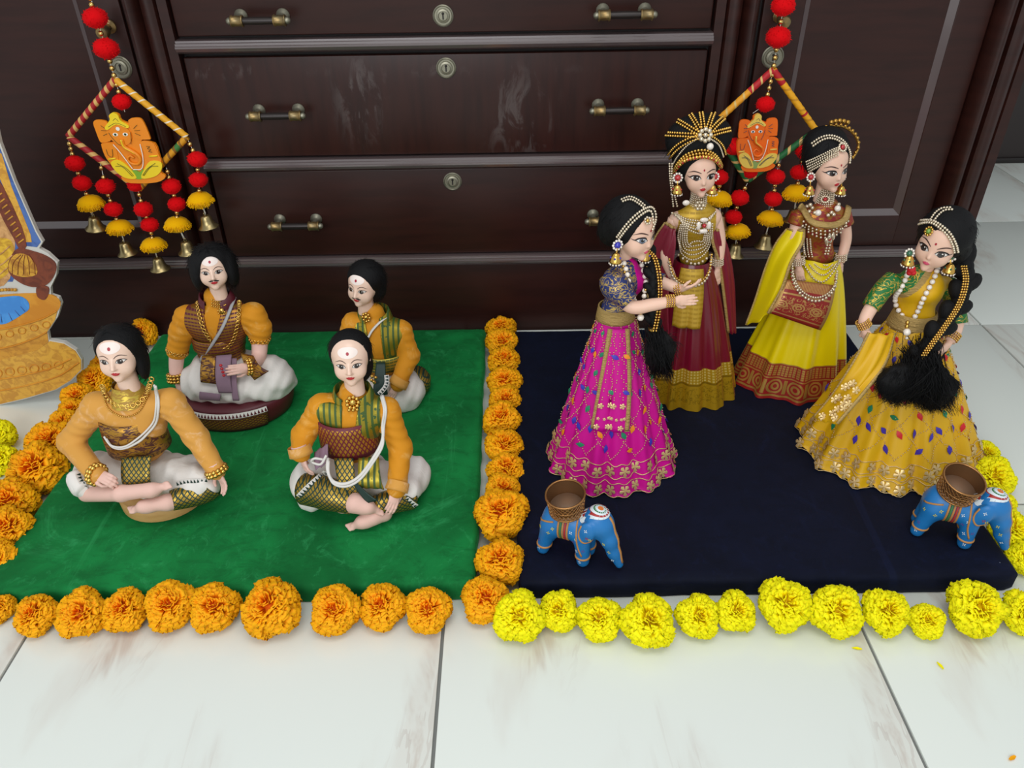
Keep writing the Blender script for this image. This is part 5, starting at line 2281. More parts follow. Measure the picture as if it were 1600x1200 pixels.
P3 = [at(597, 690, yc - .048), at(583, 716, yc - .066), at(562, 744, yc - .088), at(540, 756, yc - .092), at(520, 752, yc - .088), at(512, 735, yc - .076), at(512, 716, yc - .060)]
q.tube(smooth_path(spl(np.vstack([P1[::6], P3]), 6), 2), .0026, 7)
q.tube(smooth_path(spl(np.vstack([P1[::6] + A([-.002, -.002, 0]), A(P3) + A([.002, -.004, -.002])]), 6), 2), .0020, 6)
kn = at(505, 718, yc - .066)
q.tube(spl([kn, kn + A([-.012, -.002, .004]), kn + A([-.018, 0, -.004]), kn + A([-.004, -.004, -.006]), kn + A([.006, 0, .008])], 6), .0020, 6)
q.build('sacred_thread', m_thread2, d3)
q = MB()
sheet(q, panel((at(492, 706, yc - .030), at(512, 694, yc - .036), at(514, 722, yc - .060), at(494, 734, yc - .056)), bulge=.004, wav=.003, nw=2), .0018)
q.build('purse_cloth', m_purple, d3)

# --- back right doll: olive waistcoat, moustache, turned to the left
yc = 1.265
d4 = seated('seated doll with moustache turned left in olive gold waistcoat, behind another doll', (-.243, 1.262, BZ))
jk, bv, body, inf = jacket(d4, yc, (584, 492), (600, 566), ((553, 506), (626, 518)), [[(541, 536, -.014), (548, 572, -.05)], [(640, 556, -.012), (622, 600, -.056)]], m_amber, chest=(.044, .035, .042), waist=(.038, .032, .030), rad=(.0205, .0185, .0150))
SL, SR, Np, Wp, ce, A_ = inf
M = head_matrix(at(560, 479, yc - .024), -22, -2, 4, .074)
face(d4, M, 0, m_irisb, (-.2, -.2), moustache=True, ash=True)
hair(d4, M, lambda P: smax(smin(sd_ell(P, (0, .12, .64), (.445, .46, .43)), sd_ell(P, (.06, .24, .36), (.40, .26, .40)), .12),
                           -np.minimum(sd_ell(P, (0, -.38, .40), (.37, .44, .44)), sd_ell(P, (0, -.12, -.02), (.30, .34, .34))), .03), (-.6, -.5, -.35), (.6, .7, 1.2), strands=800, seed=5, lift=.45)
wc, wcm = waistcoat(d4, body, inf, m_green_g, m_green_g, (.008, .013), Np[2] - .006, Wp[2] - .004, yc)
bv = bwc = joinbv(bv, wcm)
for a, ddir, pn, mir in ((A_[0], at(562, 592, yc - .07) - A_[0][-1], (.6, .5, 0), False), (A_[1], at(608, 624, yc - .07) - A_[1][-1], (-.3, .9, 0), True)):
    arm_skin(d4, [a[-1] - ddir / np.linalg.norm(ddir) * .012, a[-1]], [.012, .012], ddir, pn, .044, 'relaxed', mir)
    q = MB()
    u = ddir / np.linalg.norm(ddir)
    q.lathe([(.0172, -.014), (.0185, -.003), (.0188, .003), (.0150, .0035)], a[-1], 20, axis=u, cap0=False, cap1=False)
    q.build('cuff', m_amberp, d4)
q = MB()
pd, nd = camhit(bv, 574, 495, .004, yc - .034)
fr = frame(nd, (1, 0, 0))
q.sph([pd], A([.005, .004, .005]), 0, (12, 8))
for k in range(8):
    t = 2 * PI * k / 8
    q.sph([pd + fr @ A([.0075 * math.cos(t), .0075 * math.sin(t), 0])], .003, 0, (8, 5))
q.build('flower_brooch', m_gold, d4)
q = MB()
P, Nn = lay(bwc, [(605, 495), (596, 500), (584, 513), (573, 530)], .004, yc - .04)
q.tube(smooth_path(P, 3), .0032, 6, flat=.4)
q.build('sacred_thread', m_thread2, d4)
q = MB()
ringband(q, at(601, 566, yc), at(599, 546, yc), (.044, .038), (.043, .0375))
q.build('waistband', brocade('olive_gold_band', '#4a5a22', '#b5a040', 'stripes', 160), d4)
blob(d4, 'dhoti', m_cotton, [('e', at(602, 602, yc), (.062, .054, .042)), ('e', at(632, 612, yc - .020), (.040, .046, .040)), ('e', at(570, 620, yc - .035), (.044, .042, .034))], .02, folds=folds1(.0016, 150, 100, .4), zmin=BZ)
q = MB()
sheet(q, panel((at(588, 566, yc - .040), at(602, 566, yc - .040), at(606, 616, yc - .075), at(582, 622, yc - .078)), bulge=.008), .0018)
q.build('front_panel', m_dgreen, d4)
q2 = MB()
P = A([at(604, 586, yc - .066), at(604, 602, yc - .078), at(592, 616, yc - .088)])
teeth(q2, spl(P, 5), np.tile(A([0, -1, .2]), (11, 1)), (-1, 0, .3), .006, .007, 0, 1)
q2.build('toothed_border', [m_cotton, m_dgreen], d4, smooth=False)
q = MB()
for k in range(6):
    q.sph([at(583 + 4 * math.cos(k), 590 + 8 * math.sin(k * 1.7), yc - .078)], .0034, 0, (8, 5))
q.build('gold_tassel', m_gold, d4)
q = MB()
q.lathe([(.0, 0), (.026, 0), (.034, .012), (.036, .03), (.028, .044), (0, .05)], at(648, 622, yc) * A([1, 1, 0]) + A([-.002, .012, BZ]), 24, cap0=False, cap1=False)
q.build('gold_hem', m_green_l, d4)

# ------------------------------------------------------------------ standing dolls on the navy board
def standing(label, loc):
    return empty('standing_doll', loc, label, 'doll', 'standing dolls on the navy board')


def wbvh(V, F, M):
    M = A(M)
    return BVHTree.FromPolygons((A(V) @ M[:3, :3].T + M[:3, 3]).tolist(), F)


def hair2(par, M, f, lo, hi, h=.028, strands=300, length=.2, seed=0, lift=.2, flow=(0, .35, -1), name='hair'):
    V, F = surfnet(f, lo, hi, h)
    m = MB()
    m.add(V, F)
    rs = np.random.RandomState(seed)
    keep = V[(V[:, 1] > .0) | (V[:, 2] > .95)]
    fuzz(m, keep, strands, length, rs, .0045, flow, lift=lift)
    o = m.build(name, m_hair, par, M)
    hm = MB()
    hm.add(V, F)
    hm.add(np.concatenate(HEAD[1][0].V), HEAD[1][0].F)
    return o, wbvh(np.concatenate(hm.V), hm.F, M)


def bodice(root, yc, N, W, S, phi, mats, fn=None, bust=.027, h=.0016, sh=.0125, name='blouse', low=.0, bw=1.0):
    Np, Wp = at(*N, yc), at(*W, yc)
    SL, SR = [at(s[0], s[1], yc + s[2]) for s in S]
    f_ = A([math.sin(R(phi)), -math.cos(R(phi)), 0])
    r_ = A([math.cos(R(phi)), math.sin(R(phi)), 0])
    ce = Np * .55 + Wp * .45
    L = np.linalg.norm(Np - Wp)
    Rm = np.stack([r_, -f_, A([0, 0, 1.])], 1)

    def f(P):
        d = sd_ell(P, ce + A([0, 0, .006]), (.031 * bw, .022, L * .50), Rm)
        for s in (-1, 1):
            d = smin(d, np.linalg.norm(P - (ce + f_ * .012 + r_ * s * .0135 + A([0, 0, .008])), axis=1) - .0135, .012)
        d = smin(d, sd_cap(P, SL, SR, sh, sh), .016)
        d = smin(d, sd_ell(P, Wp + A([0, 0, .004]), (.0255 * bw, .021, .024), Rm), .016)
        d = smin(d, sd_cap(P, Np - A([0, 0, .014]), Np + A([0, 0, .000]), .014, .0105), .010)
        return d
    al = np.vstack([SL, SR, Np, Wp])
    V, F = surfnet(f, al.min(0) - A([.04, .05, .035]), al.max(0) + A([.04, .05, .02]), h)
    mi = 0
    if fn is not None:
        Vv = A(V)
        mi = [int(fn(Vv[list(q)].mean(0))) for q in F]
    m = MB()
    m.add(V, F, mi)
    o = m.build(name, mats, root)
    return o, m, (SL, SR, Np, Wp, ce, f_, r_)


def arm(root, pts, rad, tip, palm, size, kind, mirror, name='arm', yc=0.0):
    P0 = [at(p[0], p[1], yc + p[2]) for p in pts]
    q = MB()
    P = spl(A(P0), 7)
    q.tube(P, np.interp(np.linspace(0, 1, len(P)), np.linspace(0, 1, len(rad)), rad), 12)
    dd = at(tip[0], tip[1], yc + tip[2]) - P0[-1]
    hand(q, P0[-1], dd, palm, size, kind, mirror)
    q.build(name, m_skinf, root)
    return P0, dd


def sleeve(root, P, r0, r1, mat, name='sleeve', puff=0.0):
    Q = spl(A(P), 7)
    t = np.linspace(0, 1, len(Q))
    rr = r0 + (r1 - r0) * t + puff * np.sin(PI * np.clip(t * 1.1, 0, 1))
    q = MB()
    q.tube(Q, rr, 16, uv=True)
    return q.build(name, mat, root)


def skirt(root, name, mat, top, rt, bot, rb, pw=.85, nf=12, amp=.006, n=180, m=46, seed=0, tooth=0.0, ntooth=0, flare=0.0):
    top, bot = A(top, float), A(bot, float)
    ph = np.random.RandomState(seed).rand(4) * 6.28

    def S(u, t, off=0.0):
        a = 2 * PI * A(u, float)
        t = A(t, float)
        cx_ = top[0] + (bot[0] - top[0]) * t
        cy_ = top[1] + (bot[1] - top[1]) * t
        z = top[2] + (bot[2] - top[2]) * t
        g = t ** pw
        rx = rt[0] + (rb[0] - rt[0]) * g + flare * np.clip(t - .8, 0, 1) ** 1.5
        ry = rt[1] + (rb[1] - rt[1]) * g + flare * np.clip(t - .8, 0, 1) ** 1.5
        fo = amp * (t ** 1.1) * (np.cos(nf * a + ph[0] + 1.2 * np.sin(2 * a + ph[3])) + .45 * np.cos((nf * 1.7) // 1 * a + ph[1] + 2 * t) + .3 * np.cos(3 * a + ph[2]))
        fo = fo + off
        return np.stack([cx_ + (rx + fo) * np.cos(a), cy_ + (ry + fo) * np.sin(a), z], -1)
    us = np.linspace(0, 1, n + 1)
    ts = np.linspace(0, 1, m)
    UU, TT = np.meshgrid(us, ts)
    G = S(UU, TT)
    if tooth:
        saw = np.abs(((us * ntooth) % 1) - .5) * 2
        G[-1, :, 2] += tooth * (1 - saw)
    q = MB()
    Rg = G
    k = n + 1
    F = [(i * k + j, i * k + j + 1, (i + 1) * k + j + 1, (i + 1) * k + j) for i in range(m - 1) for j in range(n)]
    q.add(Rg.reshape(-1, 3), [f[::-1] for f in F], 0, np.stack([UU, TT], -1).reshape(-1, 2))
    o = q.build(name, mat, root)
    return o, S, q.bvh()


def Sn(S, u, t, e=.004):
    p = S(u, t)
    du = S(u + e, t) - S(u - e, t)
    dt = S(u, min(1, t + e)) - S(u, t - e)
    n = np.cross(du, -dt)
    n = n / (np.linalg.norm(n) + 1e-12)
    if n @ (p - A([S(0, t)[0] * .5 + S(.5, t)[0] * .5, S(.25, t)[1] * .5 + S(.75, t)[1] * .5, p[2]])) < 0:
        n = -n
    return p, n, dt / (np.linalg.norm(dt) + 1e-12)


m_zari = Mat('gold_thread_work', c('#d9bb82'), .35, .45).m
LEAF_V = A([(0, -1, 0), (.45, -.35, .12), (.5, .15, .15), (0, 1.1, 0), (-.5, .15, .15), (-.45, -.35, .12), (0, 0, .25)])
LEAF_F = [(0, 1, 6), (1, 2, 6), (2, 3, 6), (3, 4, 6), (4, 5, 6), (5, 0, 6)]
_fv, _ff = [(0, 0, .3)], []
for _k in range(5):
    _a = 2 * PI * _k / 5
    for _j, (_r, _d) in enumerate(((.25, -.55), (.95, -.42), (1.12, 0), (.95, .42), (.25, .55))):
        _fv.append((_r * math.cos(_a + _d), _r * math.sin(_a + _d), .08))
    _b = 1 + 5 * _k
    _ff += [(0, _b, _b + 1), (0, _b + 1, _b + 2), (0, _b + 2, _b + 3), (0, _b + 3, _b + 4)]
FLW_V, FLW_F = A(_fv), _ff


def embroider(root, S, mats, nu=11, t0=.02, t1=.78, borders=(.83, .95), leaf=.0068, ubound=(.42, 1.08), seedr=0, rot=.6, fl=.0075):
    rs = np.random.RandomState(seedr)
    g = MB()
    u0, u1 = ubound
    rows = 7
    # diagonal trails of gold sequins
    for s in (-1, 1):
        for k in range(-nu, nu * 2):
            pts = []
            for t in np.linspace(t0, t1, 40):
                u = k / nu + s * (t - t0) / (t1 - t0) * rows / nu * .5
                if u0 < u < u1:
                    p, n, d = Sn(S, u, t)
                    pts.append(p + n * .0012)
            if len(pts) > 3:
                Q = resample(A(pts), .0042)
                Q = Q + rs.randn(*Q.shape) * .0005
                g.sph(Q, .0014, 0, (4, 2))
    tag(g.build('sequin_trails', m_zari, root), kind='stuff')
    lf = MB()
    for j in range(rows):
        t = t0 + (j + .5) / rows * (t1 - t0)
        for k in range(-nu, nu * 2):
            u = (k + .25 + (.25 if j % 2 else 0)) / nu
            if not (u0 < u < u1):
                continue
            sc = leaf * (.55 + .45 * min(1, t * 1.3 + .2))
            for e in ((0, .5) if j % 2 else (0,)):
                uu = u + e / nu + rs.randn() * .002
                tt = t + rs.randn() * .006
                p, n, d = Sn(S, uu, tt)
                fr = frame(n, d + rs.randn(3) * .5)
                M3 = np.stack([np.cross(n, fr[:, 0]), fr[:, 0], n], 1)
                lf.inst(LEAF_V * sc * .8, LEAF_F, [xf(p + n * .0012, M3)], rs.randint(1, len(mats)))
    tag(lf.build('leaf_motifs', mats, root), kind='stuff')
    fb = MB()
    for bi, tb in enumerate(borders):
        nn = int((u1 - u0) * 2 * PI * abs(S(0, tb)[0] - S(.5, tb)[0]) / 2 / (fl * 2.5))
        for k in range(nn):
            u = u0 + (u1 - u0) * (k + .5) / nn
            p, n, d = Sn(S, u, tb)
            fb.inst(FLW_V * fl, FLW_F, [xf(p + n * .0015, frame(n, d))], 0)
        for off in (-.038, .038):
            P = []
            for u in np.linspace(u0, u1, 110):
                p, n, d = Sn(S, u, min(.995, tb + off + .006 * math.sin(u * nn * 2 * PI / (u1 - u0))))
                P.append(p + n * .001)
            fb.tube(P, .0008, 4, 1, caps=False)
    tag(fb.build('border_flowers', [m_zari, m_zari], root), kind='stuff')


def jhumka(root, stud, drop, st_mat, sc=1.0, out=(0, -1, 0)):
    q = MB()
    stud, drop = A(stud), A(drop)
    fr = frame(out, (1, 0, .01))
    q.sph([stud], A([.0042, .0042, .0042]) * sc, 1, (12, 8))
    for k in range(10):
        a = 2 * PI * k / 10
        q.sph([stud + fr @ A([.0058 * sc * math.cos(a), .0058 * sc * math.sin(a), 0])], .0018 * sc, 2, (6, 4))
    q.tube([stud, drop], .0012 * sc, 5, 0)
    q.lathe([(.0015, .008), (.004, .0065), (.0068, .002), (.0085, -.004), (.0092, -.0065), (.0080, -.0065)], drop, 18, 0, cap1=True)
    for k in range(12):
        a = 2 * PI * k / 12
        q.sph([drop + A([.0086 * math.cos(a), .0086 * math.sin(a), -.008]) * 1.0], .0015, 2, (6, 4))
    for k in range(5):
        a = 2 * PI * k / 5 - .6
        q.sph([drop + A([.0068 * math.cos(a), .0068 * math.sin(a), .001])], .0019, 1, (6, 4))
    return q.build('earring', [m_gold, st_mat, m_pearl], root)


def braid(root, pts, r, n_l=None, name='braid', seed=0):
    P = resample(spl(A(pts), 10), r * .45)
    T = np.gradient(P, axis=0)
    T /= np.linalg.norm(T, axis=1)[:, None]
    rs = np.random.RandomState(seed)
    q = MB()
    m = len(P)
    for i in range(m):
        side = np.cross(T[i], A([0, -1, 0]))
        side /= np.linalg.norm(side) + 1e-9
        fwd = np.cross(side, T[i])
        ph = i * 2 * PI / 4.0
        off = side * math.cos(ph) * r * .45 + fwd * math.sin(2 * ph) * r * .22
        d = T[i] - side * math.cos(ph) * .9
        fr = frame(d, fwd)
        tv, tf = SPH[(12, 8)]
        tap = 1 - .18 * i / m
        q.add((tv * A([.68, .62, 1.02]) * r * tap) @ fr.T + P[i] + off, tf)
        for k in range(5):
            a = rs.rand() * 6.28
            b = P[i] + off + fr @ (A([.52 * math.cos(a), .5 * math.sin(a), -.4]) * r * tap)
            q.tube([b, b + d / np.linalg.norm(d) * r * .8 + rs.randn(3) * r * .05], [r * .05, r * .02], 3, caps=False)
    return q.build(name, m_hair, root), P


def tuft(root, base, tips, w0, n, seed, core, name='hair_tuft', thick=.0007, bulge=(0, -.012, 0)):
    """loose brush of hair below a tie: strands from base to points between the tip corners"""
    rs = np.random.RandomState(seed)
    q = MB()
    for cc, rr in core:
        tv, tf = SPH[(20, 12)]
        nz = 1 + .06 * np.sin(tv[:, 0] * 9) * np.sin(tv[:, 1] * 7 + 1) + .05 * np.sin(tv[:, 2] * 8)
        q.add(tv * nz[:, None] * A(rr) + A(cc), tf)
        fuzz(q, tv * A(rr) + A(cc), n // 2, .020, rs, thick * .8, (0, -.1, -1), cc, .12, segs=3)
    base = A(base)
    tips = A(tips)
    for i in range(n):
        u, v = rs.rand(), rs.rand()
        tp = (tips[0] * (1 - u) + tips[1] * u) + rs.randn(3) * .003 + A([0, -.018, 0]) * (v - .3)
        b = base + rs.randn(3) * w0
        tp = b + (tp - b) * rs.uniform(.72, 1.06)
        mid = (b + tp) / 2 + A(bulge) * rs.uniform(0, 2.2) + rs.randn(3) * .003
        q.tube(spl([b, mid, tp], 4), np.linspace(thick, thick * .35, 9), 3, caps=False)
    return q.build(name, m_hair, root)


def rows(root, name, bv, paths, r, mats=None, mi=0, off=.0015, fb=None, step=None, t=(6, 4), sm=2):
    q = MB()
    for pth in paths:
        P, Nn = lay(bv, pth, off, fb)
        if len(P) > 2:
            bead_row(q, smooth_path(P, sm), r, mi, step, t)
    return q.build(name, mats or m_crystal, root)


def neck_rows(root, Np, n, r0, r1, dz, rb, mat, name='choker', phi=0):
    q = MB()
    for k in range(n):
        t = k / max(1, n - 1)
        r = r0 + (r1 - r0) * t
        a = np.linspace(0, 2 * PI, max(10, int(2 * PI * r / (rb * 2.05))), endpoint=False)
        q.sph(np.stack([Np[0] + r * np.cos(a), Np[1] + r * np.sin(a), np.full(len(a), Np[2] + dz * (1 - t))], 1), rb, 0)
    return q.build(name, mat, root)


def cuffs(root, P, d, r, n, mat, br=.0016, gap=.0034, name='bangle'):
    q = MB()
    d = A(d, float)
    d /= np.linalg.norm(d)
    fr = frame(d, (1, .1, .2))
    for k in range(n):
        cen = A(P) - d * (k * gap)
        a = np.linspace(0, 2 * PI, int(2 * PI * r / (br * 2)), endpoint=False)
        q.sph([cen + fr @ A([r * math.cos(x), r * math.sin(x), 0]) for x in a], br, 0)
    return q.build(name, mat, root)


def satin(name, col, light=None, rough=.33):
    w = Mat(name, c(col), rough, spec=.5, sheen=.3, sheen_col=c(light or col))
    return w


# colours of the embroidered saris
m_pink = Mat('magenta_silk', c('#c8058c'), .5, spec=.3, sheen=.08, sheen_col=c('#ff30b0')).m
m_mustard = satin('mustard_silk', '#d9a800', '#ffe060', .5).m
m_lf = [m_gold, Mat('orange_leaf', c('#e88a10'), .5).m, Mat('green_leaf', c('#15805a'), .5).m, Mat('blue_leaf', c('#3a30b0'), .5).m]
m_lf4 = [m_gold, Mat('red_leaf', c('#c8161f'), .5).m, Mat('green_leaf_dark', c('#0f7a50'), .5).m, Mat('violet_leaf', c('#3c2aa0'), .5).m]
_w = Mat('navy_gold_brocade', c('#1d2a63'), .5)
_mk = _w.ramp((_w.noise(55, 2, .5, (1, 1, 1.6), dist=2.2) - .5).abs(), .05, .025)
_w.over(_mk, c('#c3a55e'))
_w.val('Metallic', _mk, 0, .7)
m_navy_g = _w.m
_w = Mat('green_gold_sleeve', c('#126b2d'), .5)
_mk = _w.ramp((_w.noise(60, 2, .5, (1, 1, 1.3), dist=2.0) - .5).abs(), .045, .02)
_w.over(_mk, c('#cfae48'))
_w.val('Metallic', _mk, 0, .7)
m_green_s = _w.m
m_goldcloth = Mat('gold_tissue', c('#b99a5c'), .5, .35)
m_goldcloth.bump(m_goldcloth.noise(60, 4, .6, (1, 1, 7)), .9, .004)
m_goldcloth = m_goldcloth.m
m_redgold_b = brocade('red_gold_brocade', '#8c1f1c', '#a9742c', 'damask')
m_mustard_b = brocade('mustard_gold_brocade', '#b08a10', '#c9a437', 'stripes', 120, .4, .45)

# ---------------- doll in the magenta sari, turned to the right
yc = 1.055
s1 = standing('doll in magenta embroidered sari with long black plait, arms held out', (.172, 1.06, BZ))
wp = at(963, 492, yc)
sk, S, bsk = skirt(s1, 'skirt', m_pink, wp, (.027, .024), (.172, 1.058, BZ + .001), (.106, .095), .95, 13, .0055, seed=4, tooth=.006, ntooth=34, flare=.05)
embroider(s1, S, m_lf, nu=13, borders=(.845, .955), leaf=.0100, fl=.0088, seedr=2)
phi = 42
bo, bmb, inf = bodice(s1, yc, (984, 416), (962, 486), ((956, 434, -.020), (996, 430, .022)), phi, [m_navy_g, m_pink, m_goldcloth],
                      lambda p: 1 if ((p - at(984, 416, yc)) @ A([math.cos(R(42)), math.sin(R(42)), 0])) > -.004 else 0)
SL, SR, Np, Wp, ce, f_, r_ = inf
bb1 = bmb.bvh()
M = head_matrix(at(1003, 406, yc - .018), 42, 4, 2, .082)
face(s1, M, 1, m_irisg, (.15, .1), lips=m_lipp)
ho, hbv = hair2(s1, M, lambda P: smax(smin(sd_ell(P, (0, .14, .60), (.45, .50, .46)), sd_ell(P, (-.05, .36, .42), (.36, .28, .36)), .12), -np.minimum(sd_ell(P, (0, -.42, .40), (.345, .46, .43)), sd_ell(P, (0, -.1, -.05), (.24, .36, .34))), .02),
                (-.62, -.6, -.1), (.62, .8, 1.2), seed=11)
rows(s1, 'hair_band', hbv, [[(965, 369), (980, 349), (997, 333), (1012, 325), (1020, 328), (1023, 342), (1018, 358)], [(968, 372), (983, 353), (1000, 337), (1012, 330), (1017, 334), (1019, 348)]], .0021, m_crystal, step=.0041, off=.002)
rows(s1, 'hair_chain', hbv, [[(972, 313), (984, 309), (996, 314), (1006, 322)], [(974, 316), (985, 313), (995, 318), (1004, 325)]], .0019, m_crystal, step=.0037, off=.002)
q = MB()
fb_ = wbvh(np.concatenate(HEAD[1][0].V), HEAD[1][0].F, M)
pt, nt_ = camhit(hbv, 1010, 345, .003, yc - .03)
fr = frame(nt_, (1, 0, 0))
q.sph([pt], .0026, 1, (8, 5))
for k in range(7):
    a = 2 * PI * k / 7
    q.sph([pt + fr @ A([.0045 * math.cos(a), .0045 * math.sin(a), 0])], .0020, 0)
q.build('forehead_jewel', [m_crystal, m_gold], s1)
jhumka(s1, at(965, 383, yc - .034), at(962, 403, yc - .036), m_sapph, 1.15, (.3, -1, 0))
jhumka(s1, at(1009, 388, yc + .0), at(1008, 399, yc + .0), m_sapph, .9, (.3, -1, 0))
P0, dd = arm(s1, [(952, 440, -.024), (984, 478, -.046), (1020, 476, -.052), (1052, 470, -.054)], [.0125, .0105, .0095, .0075], (1092, 468, -.052), (.1, .9, -.2), .040, 'open', False, yc=yc)
cuffs(s1, P0[-1], dd, .0085, 4, m_gold)
sleeve(s1, [at(952, 430, yc - .020), at(963, 450, yc - .034), at(984, 472, yc - .046)], .0165, .0150, m_navy_g, puff=.006)
q = MB()
P1, dd1 = arm(s1, [(998, 432, .024), (1030, 440, .006), (1062, 452, -.010)], [.011, .0095, .0075], (1096, 444, -.016), (0, .5, .8), .038, 'relaxed', True, yc=yc)
cuffs(s1, P1[-1], dd1, .0085, 3, m_gold)
sleeve(s1, [at(996, 430, yc + .020), at(1012, 434, yc + .016), at(1036, 440, yc + .004)], .0135, .0122, m_navy_g)
q = MB()
ringband(q, Wp + A([0, 0, -.012]), Wp + A([0, 0, .010]), (.0305, .0275), (.0275, .0245))
q.build('belt', m_goldcloth, s1)
rows(s1, 'pearl_necklace', bb1, [[(975, 414), (980, 440), (988, 466), (1000, 490), (1006, 470), (1006, 442), (999, 416)]], .0040, m_pearl, step=.0088, off=.004, fb=yc - .03, t=(8, 5))
rows(s1, 'gold_spacer_beads', bb1, [[(973, 418), (978, 444), (986, 468), (999, 492), (1008, 468), (1008, 440)]], .0022, m_gold, step=.0088, off=.003, fb=yc - .03)
q = MB()
q.sph([at(1001, 496, yc - .05)], .0052, 0, (12, 8))
q.sph([at(1001, 487, yc - .05)], .0045, 1, (8, 5))
q.build('necklace_pendant', [m_pearl, m_gold], s1)
br, BP = braid(s1, [at(985, 385, yc + .035), at(1008, 392, yc + .024), at(1019, 415, yc - .004), at(1020, 455, yc - .026), at(1019, 490, yc - .034), at(1022, 518, yc - .038)], .0125, seed=1)
tuft(s1, at(1023, 516, yc - .040), (at(1012, 588, yc - .05), at(1052, 588, yc - .05)), .006, 520, 3, [(at(1031, 549, yc - .048), (.024, .018, .032))])
q = MB()
for dx in (-2.2, 2.2):
    bead_row(q, smooth_path(spl([at(1013 + dx, 392, yc + .004), at(1024 + dx, 405, yc - .010), at(1031 + dx, 440, yc - .032), at(1030 + dx, 480, yc - .042), at(1023 + dx, 517, yc - .052)], 10)), .0021, 0, .0043)
q.build('plait_chain', m_gold, s1)
q = MB()
q.lathe([(.0085, -.004), (.0098, 0), (.0085, .004)], at(1022, 514, yc - .040), 14, axis=(0.1, -.2, -1))
q.build('plait_tie', m_gold, s1)


def laid_panel(root, S, uA, uB, tA, tB, off, mat, name, n=10, m=24, ub2=None, th=.0014):
    """cloth panel lying on a skirt between two edges; u edges may shift along t"""
    G = np.zeros((m, n, 3))
    ub2 = ub2 or (uA, uB)
    for i in range(m):
        v = i / (m - 1)
        t = tA + (tB - tA) * v
        for j in range(n):
            w = j / (n - 1)
            u = (uA + (ub2[0] - uA) * v) * (1 - w) + (uB + (ub2[1] - uB) * v) * w
            p, nn, d = Sn(S, u, t)
            G[i, j] = p + nn * off
    q = MB()
    sheet(q, G, th)
    return q.build(name, mat, root), G


uF = .755
pn, G = laid_panel(s1, S, .690, .815, .03, .60, .005, m_pink, 'pallu_panel', ub2=(.672, .775))
for e in (0, -1):
    q = MB()
    q.tube(G[:, e] + A([0, -.0012, 0]), .0042, 6, flat=.3, nrm=(0, -1, .1))
    q.build('gold_ribbon', m_goldcloth, s1)
q = MB()
pl4 = MB()
for i_ in range(1, 16):
    for j in range(1, 9):
        n_ = A([0, -1, .35])
        p_ = G[i_, j] + n_ / np.linalg.norm(n_) * .0018
        if (i_ + j) % 4 == 0 or (i_ - j) % 4 == 0:
            q.sph([p_, (p_ + G[min(23, i_ + 1), j]) / 2 + A([0, -.001, 0])], .0014, 0, (4, 2))
        elif (i_ % 4 == 2) and (j % 4 == (0 if (i_ // 4) % 2 else 2)):
            pl4.inst(LEAF_V * .0072, LEAF_F, [xf(p_, frame(n_, (.5, 0, 1)))], 1 + (i_ // 4 + j) % 3)
for i_ in (17, 20, 22):
    for j in range(1, 9, 2 if i_ != 20 else 1):
        n_ = A([0, -1, .35])
        q.inst(FLW_V * (.0046 if i_ != 20 else .0025), FLW_F, [xf(G[i_, j] + n_ / np.linalg.norm(n_) * .0022, frame(n_, (1, 0, 0)))])
tag(q.build('panel_flowers', m_zari, s1), kind='stuff')
tag(pl4.build('panel_leaves', m_lf, s1), kind='stuff')

# ---------------- doll in maroon skirt with the tall jewelled crown of hair
yc = 1.278
s2 = standing('doll in maroon satin skirt with tall gold-rayed hair and pearl necklaces', (.345, 1.275, BZ))
_w = satin('maroon_satin_gold_hem', '#6e0f24', '#a83a50', .24)
u, v = _w.uv()
gb_ = v.gt(.70)
_w.over(gb_, c('#b58f1a'))
dots = ((u * 90).frac() - .5).abs().lt(.28) * ((v * 50).frac() - .5).abs().lt(.3) * v.rng(.70, .80)
_w.over(dots, c('#d8bd63'))
_w.over(v.rng(.80, .815), c('#8a6a10'))
_w.over(_w.ramp((_w.noise(60, 2, .5, dist=2.0) - .5).abs(), .04, .02) * v.rng(.83, .95), c('#8f7013'))
_w.val('Metallic', gb_, 0, .35)
sk, S2, bsk = skirt(s2, 'skirt', _w.m, at(1083, 405, yc), (.030, .026), (.345, 1.276, BZ + .001), (.096, .080), .72, 13, .0062, seed=7)
phi = 12
bo, bmb, inf = bodice(s2, yc, (1090, 322), (1084, 402), ((1057, 342, -.004), (1116, 338, .006)), phi, [m_mustard_b, m_skinf],
                      lambda p: 1 if abs(p[0] - at(1087, 340, yc)[0]) > .033 else 0, bw=1.05)
SL, SR, Np, Wp, ce, f_, r_ = inf
b2 = bmb.bvh()
M = head_matrix(at(1096, 308, yc - .022), 5, -2, -3, .081)
face(s2, M, 1, m_irisb, (.1, .1))
ho, hbv = hair2(s2, M, lambda P: smax(smin(sd_ell(P, (0, .16, .68), (.50, .46, .50)), sd_ell(P, (0, .12, 1.12), (.69, .40, .50)), .18), -np.minimum(sd_ell(P, (0, -.42, .38), (.34, .46, .45)), sd_ell(P, (0, -.1, -.05), (.26, .36, .42))), .02),
                (-.85, -.6, -.1), (.85, .75, 1.75), seed=12)
q = MB()
cj = (1100, 212)
